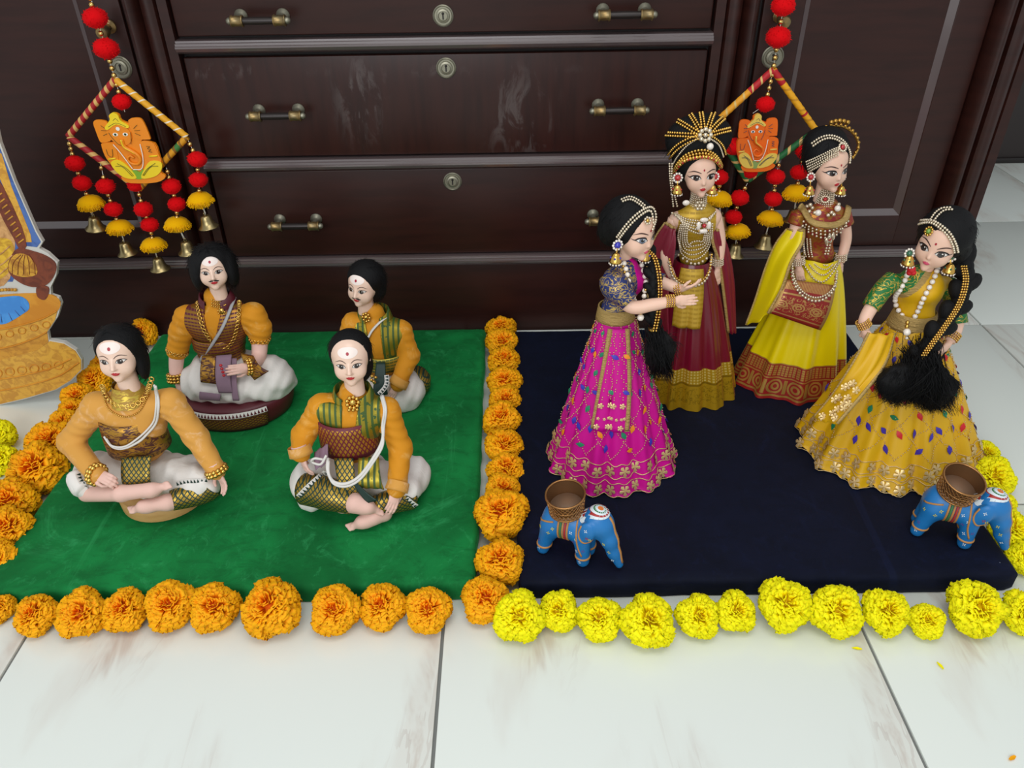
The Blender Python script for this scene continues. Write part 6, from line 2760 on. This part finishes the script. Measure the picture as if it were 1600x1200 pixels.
for ang, L in ((178, 58), (152, 62), (124, 56), (98, 38), (68, 44), (42, 46), (14, 40)):
    for w in (-2.4, 2.4):
        a = R(ang)
        px0, py0 = cj[0] + 12 * math.cos(a), cj[1] - 9 * math.sin(a)
        pth = [(px0 - w * math.sin(a), py0 - w * math.cos(a)), (cj[0] + L * .6 * math.cos(a) - w * math.sin(a), cj[1] - L * .6 * math.sin(a) - w * math.cos(a)), (cj[0] + L * math.cos(a) - w * math.sin(a), cj[1] - L * .96 * math.sin(a) - w * math.cos(a))]
        P, Nn = lay(hbv, pth, .0025)
        if len(P) > 3:
            bead_row(q, smooth_path(P, 2), .0023, 0, .0044)
q.build('crown_rays', m_gold, s2)
rows(s2, 'crown_arc', hbv, [[(1043, 258), (1046, 240), (1058, 226), (1076, 216), (1094, 211), (1108, 212), (1122, 220), (1130, 232), (1132, 248)], [(1046, 262), (1050, 244), (1061, 231), (1078, 221), (1094, 216)]], .0022, m_gold, step=.0042, off=.003)
rows(s2, 'pearl_hair_string', hbv, [[(1050, 268), (1058, 246), (1072, 228), (1090, 216)], [(1108, 216), (1122, 226), (1128, 244)]], .0016, m_crystal, step=.0032, off=.003)
q = MB()
for k_ in range(2):
    bead_row(q, spl([at(1046 + k_ * 4, 256, yc - .01), at(1047 + k_ * 3, 280, yc - .016), at(1050 + k_ * 4, 304, yc - .02), at(1052 + k_ * 6, 322, yc - .022)], 6), .0019, 0, .0040)
q.build('hair_side_strings', m_crystal, s2)
q = MB()
pt, nt_ = camhit(hbv, 1101, 211, .004, yc - .03)
fr = frame(nt_, (1, 0, 0))
q.sph([pt], .0042, 0, (8, 5))
for k in range(8):
    a = 2 * PI * k / 8
    q.sph([pt + fr @ A([.0088 * math.cos(a), .0088 * math.sin(a), 0])], .0040, 0, (8, 5))
pt2, n2 = camhit(hbv, 1108, 228, .004, yc - .03)
q.sph([pt2], .0058, 1, (12, 8))
q.build('crown_jewel', [m_crystal, m_pearl], s2)
q = MB()
for k, (rr, mt, dy) in enumerate(((.0026, 0, 0), (.0026, 0, 5), (.0036, 0, 10.5), (.0022, 1, 10.5))):
    pth = [(1054, 270 - 0 + dy * .3), (1059, 256 + dy * .6), (1070, 242 + dy * .8), (1086, 235 + dy), (1102, 234 + dy), (1116, 241 + dy * .8), (1124, 254 + dy * .6), (1126, 266 + dy * .3)]
    P, Nn = lay(hbv, pth, .003)
    if len(P) > 3:
        bead_row(q, smooth_path(P, 3) + A([0, -.002 if mt == 1 else 0, 0]), rr, mt, .0052 if mt == 0 else .0105, (8, 5))
q.build('forehead_band', [m_gold, m_ruby], s2)
jhumka(s2, at(1059, 278, yc - .022), at(1058, 296, yc - .024), m_ruby, 1.2, (0, -1, .2))
jhumka(s2, at(1117, 276, yc - .010), at(1113, 296, yc - .014), m_ruby, 1.1, (0, -1, .2))
P0, dd = arm(s2, [(1053, 342, -.004), (1044, 372, -.006), (1040, 404, -.020), (1050, 432, -.030)], [.0105, .0098, .0088, .0072], (1060, 458, -.036), (.4, .8, 0), .038, 'relaxed', False, yc=yc)
P1, dd1 = arm(s2, [(1119, 340, .006), (1125, 372, .004), (1124, 400, -.004), (1121, 418, -.010)], [.0105, .0098, .0088, .0072], (1121, 448, -.016), (-.5, .8, 0), .038, 'open', True, yc=yc)
cuffs(s2, P1[-1] + A([0, 0, .006]), dd1, .0092, 4, m_crystal)
neck_rows(s2, Np, 9, .0112, .0150, .027, .0017, m_crystal)
q = MB()
pt, nn = camhit(b2, 1092, 322, .005, yc - .03)
fr = frame(nn, (1, 0, 0))
for k in range(7):
    a = 2 * PI * k / 6
    q.sph([pt + (fr @ A([.0062 * math.cos(a), .0062 * math.sin(a), 0]) if k < 6 else 0)], .0033, 0, (8, 5))
pl_, _n = camhit(b2, 1072, 317, .004, yc - .03)
q.sph([pl_], A([.0062, .0035, .0048]), 1, (12, 8))
q.build('neck_brooch', [m_crystal, m_pearl], s2)
q = MB()
for k in range(5):
    P, Nn = lay(b2, [(1050 + k * 3, 333 + k * 2.4), (1062 + k * 2, 338 + k * 3.4), (1074 + k, 343 + k * 4), (1092, 345 + k * 4.6), (1104 - k, 342 + k * 4), (1116 - k * 2.4, 332 + k * 3)], .003 + .0003 * k, yc - .03)
    bead_row(q, smooth_path(P, 3), .0021, 0, .0042)
q.build('beaded_collar', m_crystal, s2)
q = MB()
for k in range(5):
    P, Nn = lay(b2, [(1064 + k * 3, 350), (1062 + k * 3, 372), (1064 + k * 3.4, 390 - k * 2), (1076 + k, 404 - k * 7), (1092 - k * .5, 402 - k * 7), (1104 - k * 2, 388 - k * 3), (1110 - k * 2.6, 366), (1111 - k * 2.6, 350)], .004, yc - .034)
    bead_row(q, smooth_path(P, 4), .0020, 0, .0041)
q.build('bead_necklace', m_crystal, s2)
q = MB()
for k in range(9):
    t = k / 8
    q.sph([camhit(b2, 1064 + 42 * t, 398 + 12 * math.sin(PI * t), .005, yc - .036)[0]], .0030, 0, (6, 4))
q.build('necklace_drops', m_crystal, s2)
q = MB()
pt, nn = camhit(b2, 1097, 352, .007, yc - .036)
fr = frame(nn, (1, 0, 0))
for a, w in ((0, 0), (90, 1), (180, 0), (270, 1)):
    q.sph([pt + fr @ A([.0095 * math.cos(R(a)), .0095 * math.sin(R(a)), 0])], A([.0042, .003, .0075]) if not w else A([.0075, .003, .0042]), 0, (12, 8))
q.sph([pt + fr @ A([0, 0, .002])], .0040, 1, (8, 5))
for k in range(8):
    a = 2 * PI * k / 8
    q.sph([pt + fr @ A([.0125 * math.cos(a), .0125 * math.sin(a), 0])], .0018, 2)
q.build('square_pendant', [m_pearl, m_ruby, m_gold], s2)
q = MB()
Pg = smooth_path(spl([at(1046, 405, yc - .036), at(1052, 428, yc - .046), at(1066, 441, yc - .052), at(1084, 443, yc - .054), at(1100, 436, yc - .050), at(1109, 420, yc - .042), at(1112, 398, yc - .034)], 8))
bead_row(q, Pg, .0024, 0, .0046)
bead_row(q, Pg + A([0, -.001, -.0055]), .0030, 1, .0062)
q.build('waist_chain', [m_gold, m_crystal], s2)
pn, G = laid_panel(s2, S2, .63, .80, .02, .40, .005, m_mustard_b, 'front_panel', ub2=(.640, .765))
_w = satin('maroon_shawl', '#7c142c', '#b5445a', .4)
m_shawl = _w.m


def drape(root, name, mat, left, right, th=.0016, edge=None, wav=.003, m=26, n=14, fr=2.0):
    """cloth hanging between two guide curves (lists of points)"""
    Lp, Rp = resample(spl(A(left), 8), 1e9 * 0 + .004), resample(spl(A(right), 8), .004)
    ii = np.linspace(0, 1, m)
    L_ = np.stack([np.interp(ii, np.linspace(0, 1, len(Lp)), Lp[:, k]) for k in range(3)], 1)
    R_ = np.stack([np.interp(ii, np.linspace(0, 1, len(Rp)), Rp[:, k]) for k in range(3)], 1)
    G = np.zeros((m, n, 3))
    for i in range(m):
        for j in range(n):
            w = j / (n - 1)
            p = L_[i] * (1 - w) + R_[i] * w
            G[i, j] = p + A([0, -1, 0]) * (wav * math.sin(2 * PI * fr * w + i * .12) * math.sin(PI * w) + wav * 1.2 * math.sin(PI * w))
    q = MB()
    sheet(q, G, th)
    o = q.build(name, mat, root)
    if edge:
        for e in edge:
            q = MB()
            path = {'l': G[:, 0], 'r': G[:, -1], 't': G[0], 'b': G[-1]}[e]
            q.tube(path, .0030, 6, flat=.45, nrm=(0, -1, .1))
            q.build('gold_edging', m_goldcloth, root)
    return o


drape(s2, 'shawl', m_shawl, [at(1040, 348, yc - .012), at(1024, 372, yc - .002), at(1013, 405, yc + .004), at(1012, 450, yc + .006), at(1020, 500, yc - .002), at(1030, 545, yc - .01)],
      [at(1055, 356, yc - .018), at(1056, 380, yc - .030), at(1052, 410, yc - .034), at(1046, 440, yc - .034), at(1044, 490, yc - .044), at(1046, 540, yc - .052)], edge='tl')
drape(s2, 'shawl', m_shawl, [at(1112, 358, yc - .016), at(1114, 380, yc - .016), at(1124, 412, yc - .012), at(1131, 460, yc - .010), at(1138, 520, yc - .010)],
      [at(1127, 358, yc + .010), at(1140, 395, yc + .012), at(1147, 440, yc + .012), at(1149, 480, yc + .010), at(1150, 520, yc + .008)], edge='tl')

# ---------------- doll in yellow and red sari
yc = 1.300
s3 = standing('doll in bright yellow silk sari with red and gold border', (.555, 1.300, BZ))
_w = satin('yellow_silk_red_hem', '#e6cf00', '#fff26a', .34)
u, v = _w.uv()
_w.over(v.gt(.72), c('#8f1d1c'))
b1 = v.rng(.735, .815) * (((u * 80).frac() - .5).abs().lt(.36)) * ((v * 60).frac().gt(.18))
uc_, vc_ = (u * 16).frac() - .5, (v - .90) * 6.5
rr_ = (uc_ * uc_ + vc_ * vc_).sqrt()
pais = (rr_.rng(.10, .20).max(rr_.rng(.28, .38))).max(((u * 16 + .5).frac() - .5).abs().lt(.09)) * v.rng(.845, .955)
line = v.rng(.825, .835).max(v.rng(.965, .98)).max(v.rng(.72, .728))
gm = b1.max(pais).max(line)
_w.over(gm, c('#c49a4c'))
_w.val('Metallic', gm, 0, .6)
sk, S3, bsk = skirt(s3, 'skirt', _w.m, at(1282, 402, yc), (.031, .027), (.560, 1.298, BZ + .001), (.106, .084), .74, 11, .0062, seed=9)
phi = 24
bo, bmb, inf = bodice(s3, yc, (1288, 318), (1280, 402), ((1248, 338, -.006), (1318, 336, .010)), phi, [m_redgold_b], bw=1.1)
SL, SR, Np, Wp, ce, f_, r_ = inf
b3 = bmb.bvh()
M = head_matrix(at(1302, 300, yc - .022), 18, 0, -2, .083)
face(s3, M, 1, m_irisb, (.15, .1))
ho, hbv = hair2(s3, M, lambda P: smax(smin(sd_ell(P, (0, .16, .66), (.46, .46, .47)), sd_ell(P, (0, .25, .92), (.44, .34, .30)), .14), -np.minimum(sd_ell(P, (.02, -.42, .36), (.35, .46, .42)), sd_ell(P, (0, -.1, -.05), (.26, .36, .42))), .02),
                (-.65, -.6, -.1), (.65, .8, 1.35), seed=13)
q = MB()
for k in range(5):
    P, Nn = lay(hbv, [(1262 + k * .9, 252 + k * 3.6), (1280 + k * .4, 244 + k * 3.4), (1296, 236 + k * 3.2), (1308, 231 + k * 3.0)], .003)
    if len(P) > 3:
        bead_row(q, P, .0018, 0, .0037)
q.build('wide_hair_band', m_crystal, s3)
rows(s3, 'upper_hair_band', hbv, [[(1270, 224), (1282, 216), (1296, 213), (1310, 217), (1320, 226), (1326, 240), (1325, 254)], [(1272, 228), (1284, 220), (1296, 217), (1309, 221), (1317, 229)]], .0022, m_crystal, step=.0042, off=.003)
q = MB()
pt, nt_ = camhit(hbv, 1314, 231, .004, yc - .03)
fr = frame(nt_, (1, 0, 0))
q.sph([pt], .0040, 1, (8, 5))
for k in range(12):
    a = 2 * PI * k / 12
    q.sph([pt + fr @ A([.0066 * math.cos(a), .0066 * math.sin(a), 0])], .0022, 0)
q.build('hair_brooch', [m_crystal, m_ruby], s3)
q = MB()
arc = spl([at(1270, 228, yc + .02), at(1282, 206, yc + .022), at(1300, 197, yc + .024), at(1320, 199, yc + .026), at(1336, 212, yc + .028), at(1341, 230, yc + .028), at(1332, 248, yc + .026)], 8)
q.tube(arc, .0022, 7)
for k, p in enumerate(resample(arc, .0085)):
    q.sph([p + A([0, 0, .0025])], .0034, 0, (6, 4))
for k in range(5):
    q.sph([at(1299 + k * 6.4, 191 - 2.5 * math.sin(PI * k / 4), yc + .024)], .0042, 0, (8, 5))
q.build('gold_tiara', m_gold2, s3)
jhumka(s3, at(1267, 277, yc - .024), at(1265, 297, yc - .026), m_ruby, 1.1, (.1, -1, .2))
jhumka(s3, at(1316, 277, yc - .008), at(1314, 297, yc - .010), m_ruby, 1.0, (.1, -1, .2))
P0, dd = arm(s3, [(1246, 342, -.008), (1240, 375, -.014), (1243, 400, -.026), (1248, 416, -.034)], [.0108, .0100, .0090, .0074], (1253, 450, -.042), (.5, .8, 0), .040, 'relaxed', False, yc=yc)
cuffs(s3, P0[-1] + A([0, 0, .005]), dd, .0096, 4, m_crystal)
P1, dd1 = arm(s3, [(1319, 342, .010), (1322, 372, .008), (1317, 396, .000), (1313, 410, -.006)], [.0105, .0098, .0088, .0072], (1312, 440, -.012), (-.5, .8, 0), .038, 'relaxed', True, yc=yc)
cuffs(s3, P1[-1] + A([0, 0, .005]), dd1, .0092, 4, m_crystal)
sleeve(s3, [at(1249, 334, yc - .006), at(1243, 350, yc - .008)], .0142, .0138, m_redgold_b)
sleeve(s3, [at(1317, 334, yc + .010), at(1322, 350, yc + .010)], .0142, .0138, m_redgold_b)
neck_rows(s3, Np, 9, .0112, .0150, .027, .0017, m_crystal)
q = MB()
pt, nn = camhit(b3, 1289, 314, .006, yc - .03)
fr = frame(nn, (1, 0, 0))
q.sph([pt], .0035, 1, (8, 5))
for k in range(12):
    a = 2 * PI * k / 12
    q.sph([pt + fr @ A([.0062 * math.cos(a), .0062 * math.sin(a), 0])], .0024, 0)
q.build('neck_brooch', [m_crystal, m_ruby], s3)
q = MB()
for k, (dx, dy) in enumerate(((-22, 2), (-27, 8), (-18, 9), (-24, 14), (-15, 15), (9, 14), (16, 8), (4, 18), (12, 17), (19, 2))):
    q.sph([camhit(b3, 1288 + dx, 318 + dy, .004, yc - .03)[0]], .0036, 0, (8, 5))
for dx, dy in ((-9, 17), (18, 10)):
    q.sph([camhit(b3, 1287 + dx, 316 + dy, .005, yc - .03)[0]], .0056, 1, (12, 8))
q.build('crystal_cluster', [m_crystal, m_pearl], s3)
q = MB()
P, Nn = lay(b3, [(1250, 322), (1258, 336), (1272, 347), (1290, 352), (1306, 350), (1318, 342), (1324, 326)], .004, yc - .03)
q.tube(smooth_path(P, 3), .0062, 8, flat=.35, nrm=(0, -1, .2))
q.build('gold_collar', m_goldcloth, s3)
bigc = MB()
G2_ = []
q = MB()
for k in range(13):
    t = k / 12
    px_ = 1254 + 68 * t
    py_ = 342 + 18 * math.sin(PI * (t * .92 + .04))
    for e in range(3):
        q.sph([camhit(b3, px_, py_ + e * 4.4, .004, yc - .03)[0]], .0024, 0)
q.build('collar_drops', m_crystal, s3)
P, Nn = lay(b3, [(1252, 330), (1264, 340), (1276, 340), (1290, 346), (1300, 336), (1306, 322), (1302, 312)], .001, yc - .03)
q = MB()
pt, nn = camhit(b3, 1293, 370, .006, yc - .034)
fr = frame(nn, (1, 0, 0))
q.sph([pt], .0034, 1, (8, 5))
for k in range(6):
    a = 2 * PI * k / 6
    q.sph([pt + fr @ A([.0075 * math.cos(a), .0075 * math.sin(a), 0])], A([.0034, .0026, .0050]), 0, (8, 5))
for e in range(4):
    q.sph([pt + A([-.002, 0, -.012 - e * .0055]), pt + A([.003, 0, -.012 - e * .0055])], .0022, 0)
q.build('flower_pendant', [m_crystal, m_ruby], s3)
rows(s3, 'blouse_beads', b3, [[(1255 + k * 4, 372), (1256 + k * 4, 386), (1258 + k * 4, 400)] for k in range(4)], .0020, m_crystal, step=.0041, off=.004, fb=yc - .03)
# hip cloth
q = MB()
zt, zb = at(1280, 400, yc)[2], at(1280, 452, yc - .03)[2]
a = np.linspace(0, 2 * PI, 40, endpoint=False)
rg = []
cxw, cyw = at(1281, 402, yc)[0], yc
for t in np.linspace(0, 1, 8):
    rx_, ry_ = .034 + .010 * t, .030 + .010 * t
    rg.append(np.stack([cxw - .004 * t + rx_ * np.cos(a), cyw + ry_ * np.sin(a), zt - (zt - zb) * t * (1 + .25 * np.cos(a - .2)) + .0015 * np.sin(5 * a + 9 * t)], 1))
q.loft(rg)
q.build('hip_cloth', satin('yellow_silk', '#e6cf00', '#fff26a', .36).m, s3)
bh = q.bvh()
q = MB()
for k, (sag, rr) in enumerate(((414, .0016), (420, .0016), (428, .0020), (438, .0024))):
    x0_, x1_ = 1272 - k * 6, 1306 + k * 2
    P, Nn = lay(bh, [(x0_, 402 + k * 2), (x0_ + (x1_ - x0_) * .3, sag - 3), (x0_ + (x1_ - x0_) * .6, sag), (x1_, 402 + k * 1.5)], .003, yc - .04)
    bead_row(q, smooth_path(P, 2), rr, 0, rr * 2.1)
q.build('hip_chains', m_crystal, s3)
_w = Mat('red_gold_panel', c('#8c1f1c'), .5)
u, v = _w.uv()
uc_, vc_ = (u * 3.0 + .2).frac() - .5, (v - .62) * 3.4
rr_ = (uc_ * uc_ + vc_ * vc_).sqrt()
gm = rr_.rng(.10, .19).max(rr_.rng(.27, .36)).max((_w.noise(90, 2, .5, dist=1.5) - .5).abs().lt(.03)) * v.rng(.40, .82)
gm = gm.max(v.rng(.0, .22) * (u * 34).frac().lt(.65)).max(v.rng(.30, .34)).max(v.rng(.88, .91)).max(u.lt(.05)).max(u.gt(.95))
_w.over(gm, c('#c2995a'))
_w.val('Metallic', gm, 0, .6)
q = MB()
sheet(q, panel((at(1226, 436, yc - .050), at(1306, 446, yc - .052), at(1282, 516, yc - .078), at(1200, 488, yc - .070)), bulge=.010), .0018)
q.build('front_panel', _w.m, s3)
q = MB()
Pg = smooth_path(spl([at(1238, 408, yc - .040), at(1240, 432, yc - .054), at(1252, 454, yc - .066), at(1272, 465, yc - .070), at(1292, 460, yc - .066), at(1305, 444, yc - .056), at(1308, 424, yc - .046)], 8))
bead_row(q, Pg, .0023, 0, .0046)
bead_row(q, Pg + A([0, -.001, -.0065]), .0032, 0, .0066)
bead_row(q, Pg + A([0, .001, -.011]), .0024, 1, .0066)
q.build('waist_chain', [m_crystal, m_ruby], s3)
m_ysilk = satin('yellow_pallu_silk', '#e6cf00', '#fff26a', .38).m
drape(s3, 'pallu', m_ysilk, [at(1230, 358, yc - .006), at(1212, 382, yc - .002), at(1196, 420, yc - .004), at(1180, 470, yc - .016), at(1166, 508, yc - .03)],
      [at(1256, 358, yc - .024), at(1254, 378, yc - .036), at(1236, 410, yc - .050), at(1222, 450, yc - .062), at(1200, 490, yc - .074)], edge='lrt', wav=.005, fr=1.5)

# ---------------- doll in mustard sari with the wide skirt and loose plait
yc = 1.085
s4 = standing('doll in wide mustard yellow embroidered sari with thick black plait over skirt', (.665, 1.08, BZ))
wp = at(1428, 500, yc)
sk, S4, bsk = skirt(s4, 'skirt', m_mustard, wp, (.034, .030), (.668, 1.082, BZ + .001), (.150, .128), .86, 16, .0075, seed=15, tooth=.008, ntooth=44, flare=.04)
embroider(s4, S4, m_lf4, nu=15, borders=(.86, .955), leaf=.0108, fl=.0090, seedr=5)
phi = -28
NN = at(1436, 424, yc)
dg = A([-.62, 0, -.78])


def f4(p):
    w = (p - at(1432, 440, yc)) @ A([.80, 0, -.60]) + .002
    return 0 if w < -.010 else (2 if w < -.001 else 1)


bo, bmb, inf = bodice(s4, yc, (1438, 426), (1428, 494), ((1394, 440, -.010), (1476, 444, .008)), phi, [m_green_s, m_mustard, m_goldcloth], f4, bw=1.15)
SL, SR, Np, Wp, ce, f_, r_ = inf
b4 = bmb.bvh()
M = head_matrix(at(1442, 422, yc - .028), -42, 4, 10, .084)
face(s4, M, 1, m_irisb, (-.1, -.1), brow=.018, lips=m_lipp)
ho, hbv = hair2(s4, M, lambda P: smax(smin(sd_ell(P, (0, .16, .62), (.46, .50, .46)), sd_ell(P, (.12, .32, .34), (.38, .26, .40)), .12), -np.minimum(sd_ell(P, (0, -.42, .38), (.345, .46, .42)), sd_ell(P, (0, -.1, -.05), (.26, .36, .38))), .02),
                (-.62, -.6, -.15), (.68, .8, 1.2), seed=14)
rows(s4, 'hair_band', hbv, [[(1425, 388), (1420, 370), (1424, 354), (1438, 346), (1456, 345), (1470, 352), (1484, 364), (1493, 380), (1496, 392)], [(1428, 384), (1425, 370), (1429, 358), (1440, 350), (1456, 349), (1468, 356), (1480, 368), (1488, 383), (1490, 393)]], .0022, m_crystal, step=.0042, off=.002)
rows(s4, 'hair_chain', hbv, [[(1455, 344), (1462, 334), (1472, 327), (1484, 326)], [(1460, 346), (1467, 337), (1476, 330), (1487, 329)]], .0020, m_crystal, step=.0040, off=.002)
q = MB()
pt, nt_ = camhit(hbv, 1454, 361, .004, yc - .04)
fb_ = wbvh(np.concatenate(HEAD[1][0].V), HEAD[1][0].F, M)
pt, nt_ = camhit(fb_, 1454, 362, .004, yc - .04)
fr = frame(nt_, (1, 0, 0))
q.sph([pt], .0040, 1, (8, 5))
for k in range(9):
    a = 2 * PI * k / 9
    q.sph([pt + fr @ A([.0058 * math.cos(a), .0058 * math.sin(a), 0])], .0021, 0)
q.build('forehead_jewel', [m_gold, m_peri], s4)
jhumka(s4, at(1421, 396, yc - .030), at(1420, 407, yc - .032), m_emer, 1.1, (0, -1, .2))
jhumka(s4, at(1486, 400, yc - .026), at(1484, 419, yc - .030), m_emer, 1.35, (0, -1, .2))
P0, dd = arm(s4, [(1392, 442, -.012), (1366, 474, -.030), (1352, 498, -.046), (1350, 515, -.052)], [.0120, .0105, .0095, .0080], (1362, 538, -.058), (.6, .5, -.3), .040, 'fist', False, yc=yc)
cuffs(s4, P0[-1] + A([0, 0, .006]), dd, .0098, 4, m_gold)
sleeve(s4, [at(1396, 438, yc - .010), at(1380, 452, yc - .020), at(1360, 480, yc - .034)], .0160, .0135, m_green_s)
P1, dd1 = arm(s4, [(1480, 450, .008), (1496, 484, -.004), (1494, 514, -.030), (1484, 534, -.044)], [.0120, .0105, .0095, .0080], (1470, 552, -.052), (-.6, .5, -.3), .040, 'fist', True, yc=yc)
cuffs(s4, P1[-1] + A([0, 0, .006]), dd1, .0098, 4, m_gold)
sleeve(s4, [at(1478, 444, yc + .008), at(1490, 466, yc + .002), at(1498, 506, yc - .022)], .0160, .0135, m_green_s)
q = MB()
ringband(q, Wp + A([0, 0, -.016]), Wp + A([0, 0, .010]), (.039, .034), (.033, .028))
q.build('belt', m_goldcloth, s4)
rows(s4, 'pearl_necklace', b4, [[(1418, 428), (1406, 448), (1402, 468), (1408, 486), (1420, 500), (1428, 496), (1438, 476), (1448, 456), (1458, 434), (1462, 422)]], .0042, m_pearl, step=.0092, off=.004, fb=yc - .034, t=(8, 5))
rows(s4, 'gold_spacer_beads', b4, [[(1416, 432), (1404, 452), (1402, 472), (1410, 490), (1422, 502), (1430, 494), (1440, 472), (1450, 452), (1460, 430)]], .0022, m_gold, step=.0092, off=.0035, fb=yc - .034)
q = MB()
q.sph([at(1417, 519, yc - .055)], .0058, 0, (12, 8))
q.sph([at(1417, 510, yc - .052), at(1418, 504, yc - .050)], .0034, 1, (8, 5))
q.sph([at(1417, 528, yc - .056)], .0026, 0, (8, 5))
q.build('necklace_pendant', [m_pearl, m_gold], s4)
q = MB()
q.sph([at(1424, 421, yc - .030)], .0062, 0, (12, 8))
q.sph([at(1427, 426, yc - .032), at(1421, 426, yc - .030)], .0045, 0, (8, 5))
q.build('red_flower', Mat('red_rosette', c('#c4121c'), .6).m, s4)
br, BP = braid(s4, [at(1490, 388, yc + .012), at(1507, 412, yc - .004), at(1508, 440, yc - .020), at(1496, 475, yc - .040), at(1470, 512, yc - .058), at(1447, 540, yc - .070), at(1440, 556, yc - .076)], .0205, seed=2)
tuft(s4, at(1440, 558, yc - .078), (at(1372, 620, yc - .098), at(1492, 642, yc - .090)), .012, 1500, 6, [(at(1408, 596, yc - .092), (.038, .020, .030)), (at(1440, 590, yc - .090), (.040, .020, .030)), (at(1462, 608, yc - .088), (.034, .020, .030))], bulge=(0, -.010, .002), thick=.0006)
q = MB()
for dx in (-3.6, 0, 3.6):
    bead_row(q, smooth_path(spl([at(1506 + dx, 416, yc - .026), at(1509 + dx, 440, yc - .044), at(1499 + dx, 475, yc - .063), at(1475 + dx, 512, yc - .081), at(1452 + dx, 543, yc - .093), at(1444 + dx, 555, yc - .096)], 10)), .0019, 0, .0040)
q.build('plait_chain', m_gold, s4)
q = MB()
q.lathe([(.0125, -.006), (.0142, 0), (.0125, .006)], at(1441, 557, yc - .078), 16, axis=(-.3, -.3, -1))
q.build('plait_tie', m_gold, s4)
# end of the sari held out by her right hand
_w = satin('mustard_pallu', '#d9a800', '#ffe060', .5)
drape(s4, 'pallu', _w.m, [at(1358, 520, yc - .060), at(1334, 566, yc - .066), at(1300, 618, yc - .070), at(1272, 652, yc - .074)],
      [at(1398, 520, yc - .046), at(1382, 570, yc - .076), at(1346, 618, yc - .104), at(1308, 662, yc - .126)], edge='lr', wav=.004)
q = MB()
rs = np.random.RandomState(9)
for k in range(16):
    t, w = rs.uniform(.55, .97), rs.uniform(.12, .88)
    a_ = at(1358 - 86 * t, 520 + 132 * t, yc - .060 - .014 * t)
    b_ = at(1398 - 90 * t, 520 + 142 * t, yc - .046 - .08 * t)
    p = a_ * (1 - w) + b_ * w + A([0, -.008, .002])
    n_ = A([-.15, -1, .45])
    q.inst(FLW_V * .0058, FLW_F, [xf(p, frame(n_, (1, 0, 0)))], 0)
tag(q.build('pallu_flowers', m_zari, s4), kind='stuff')
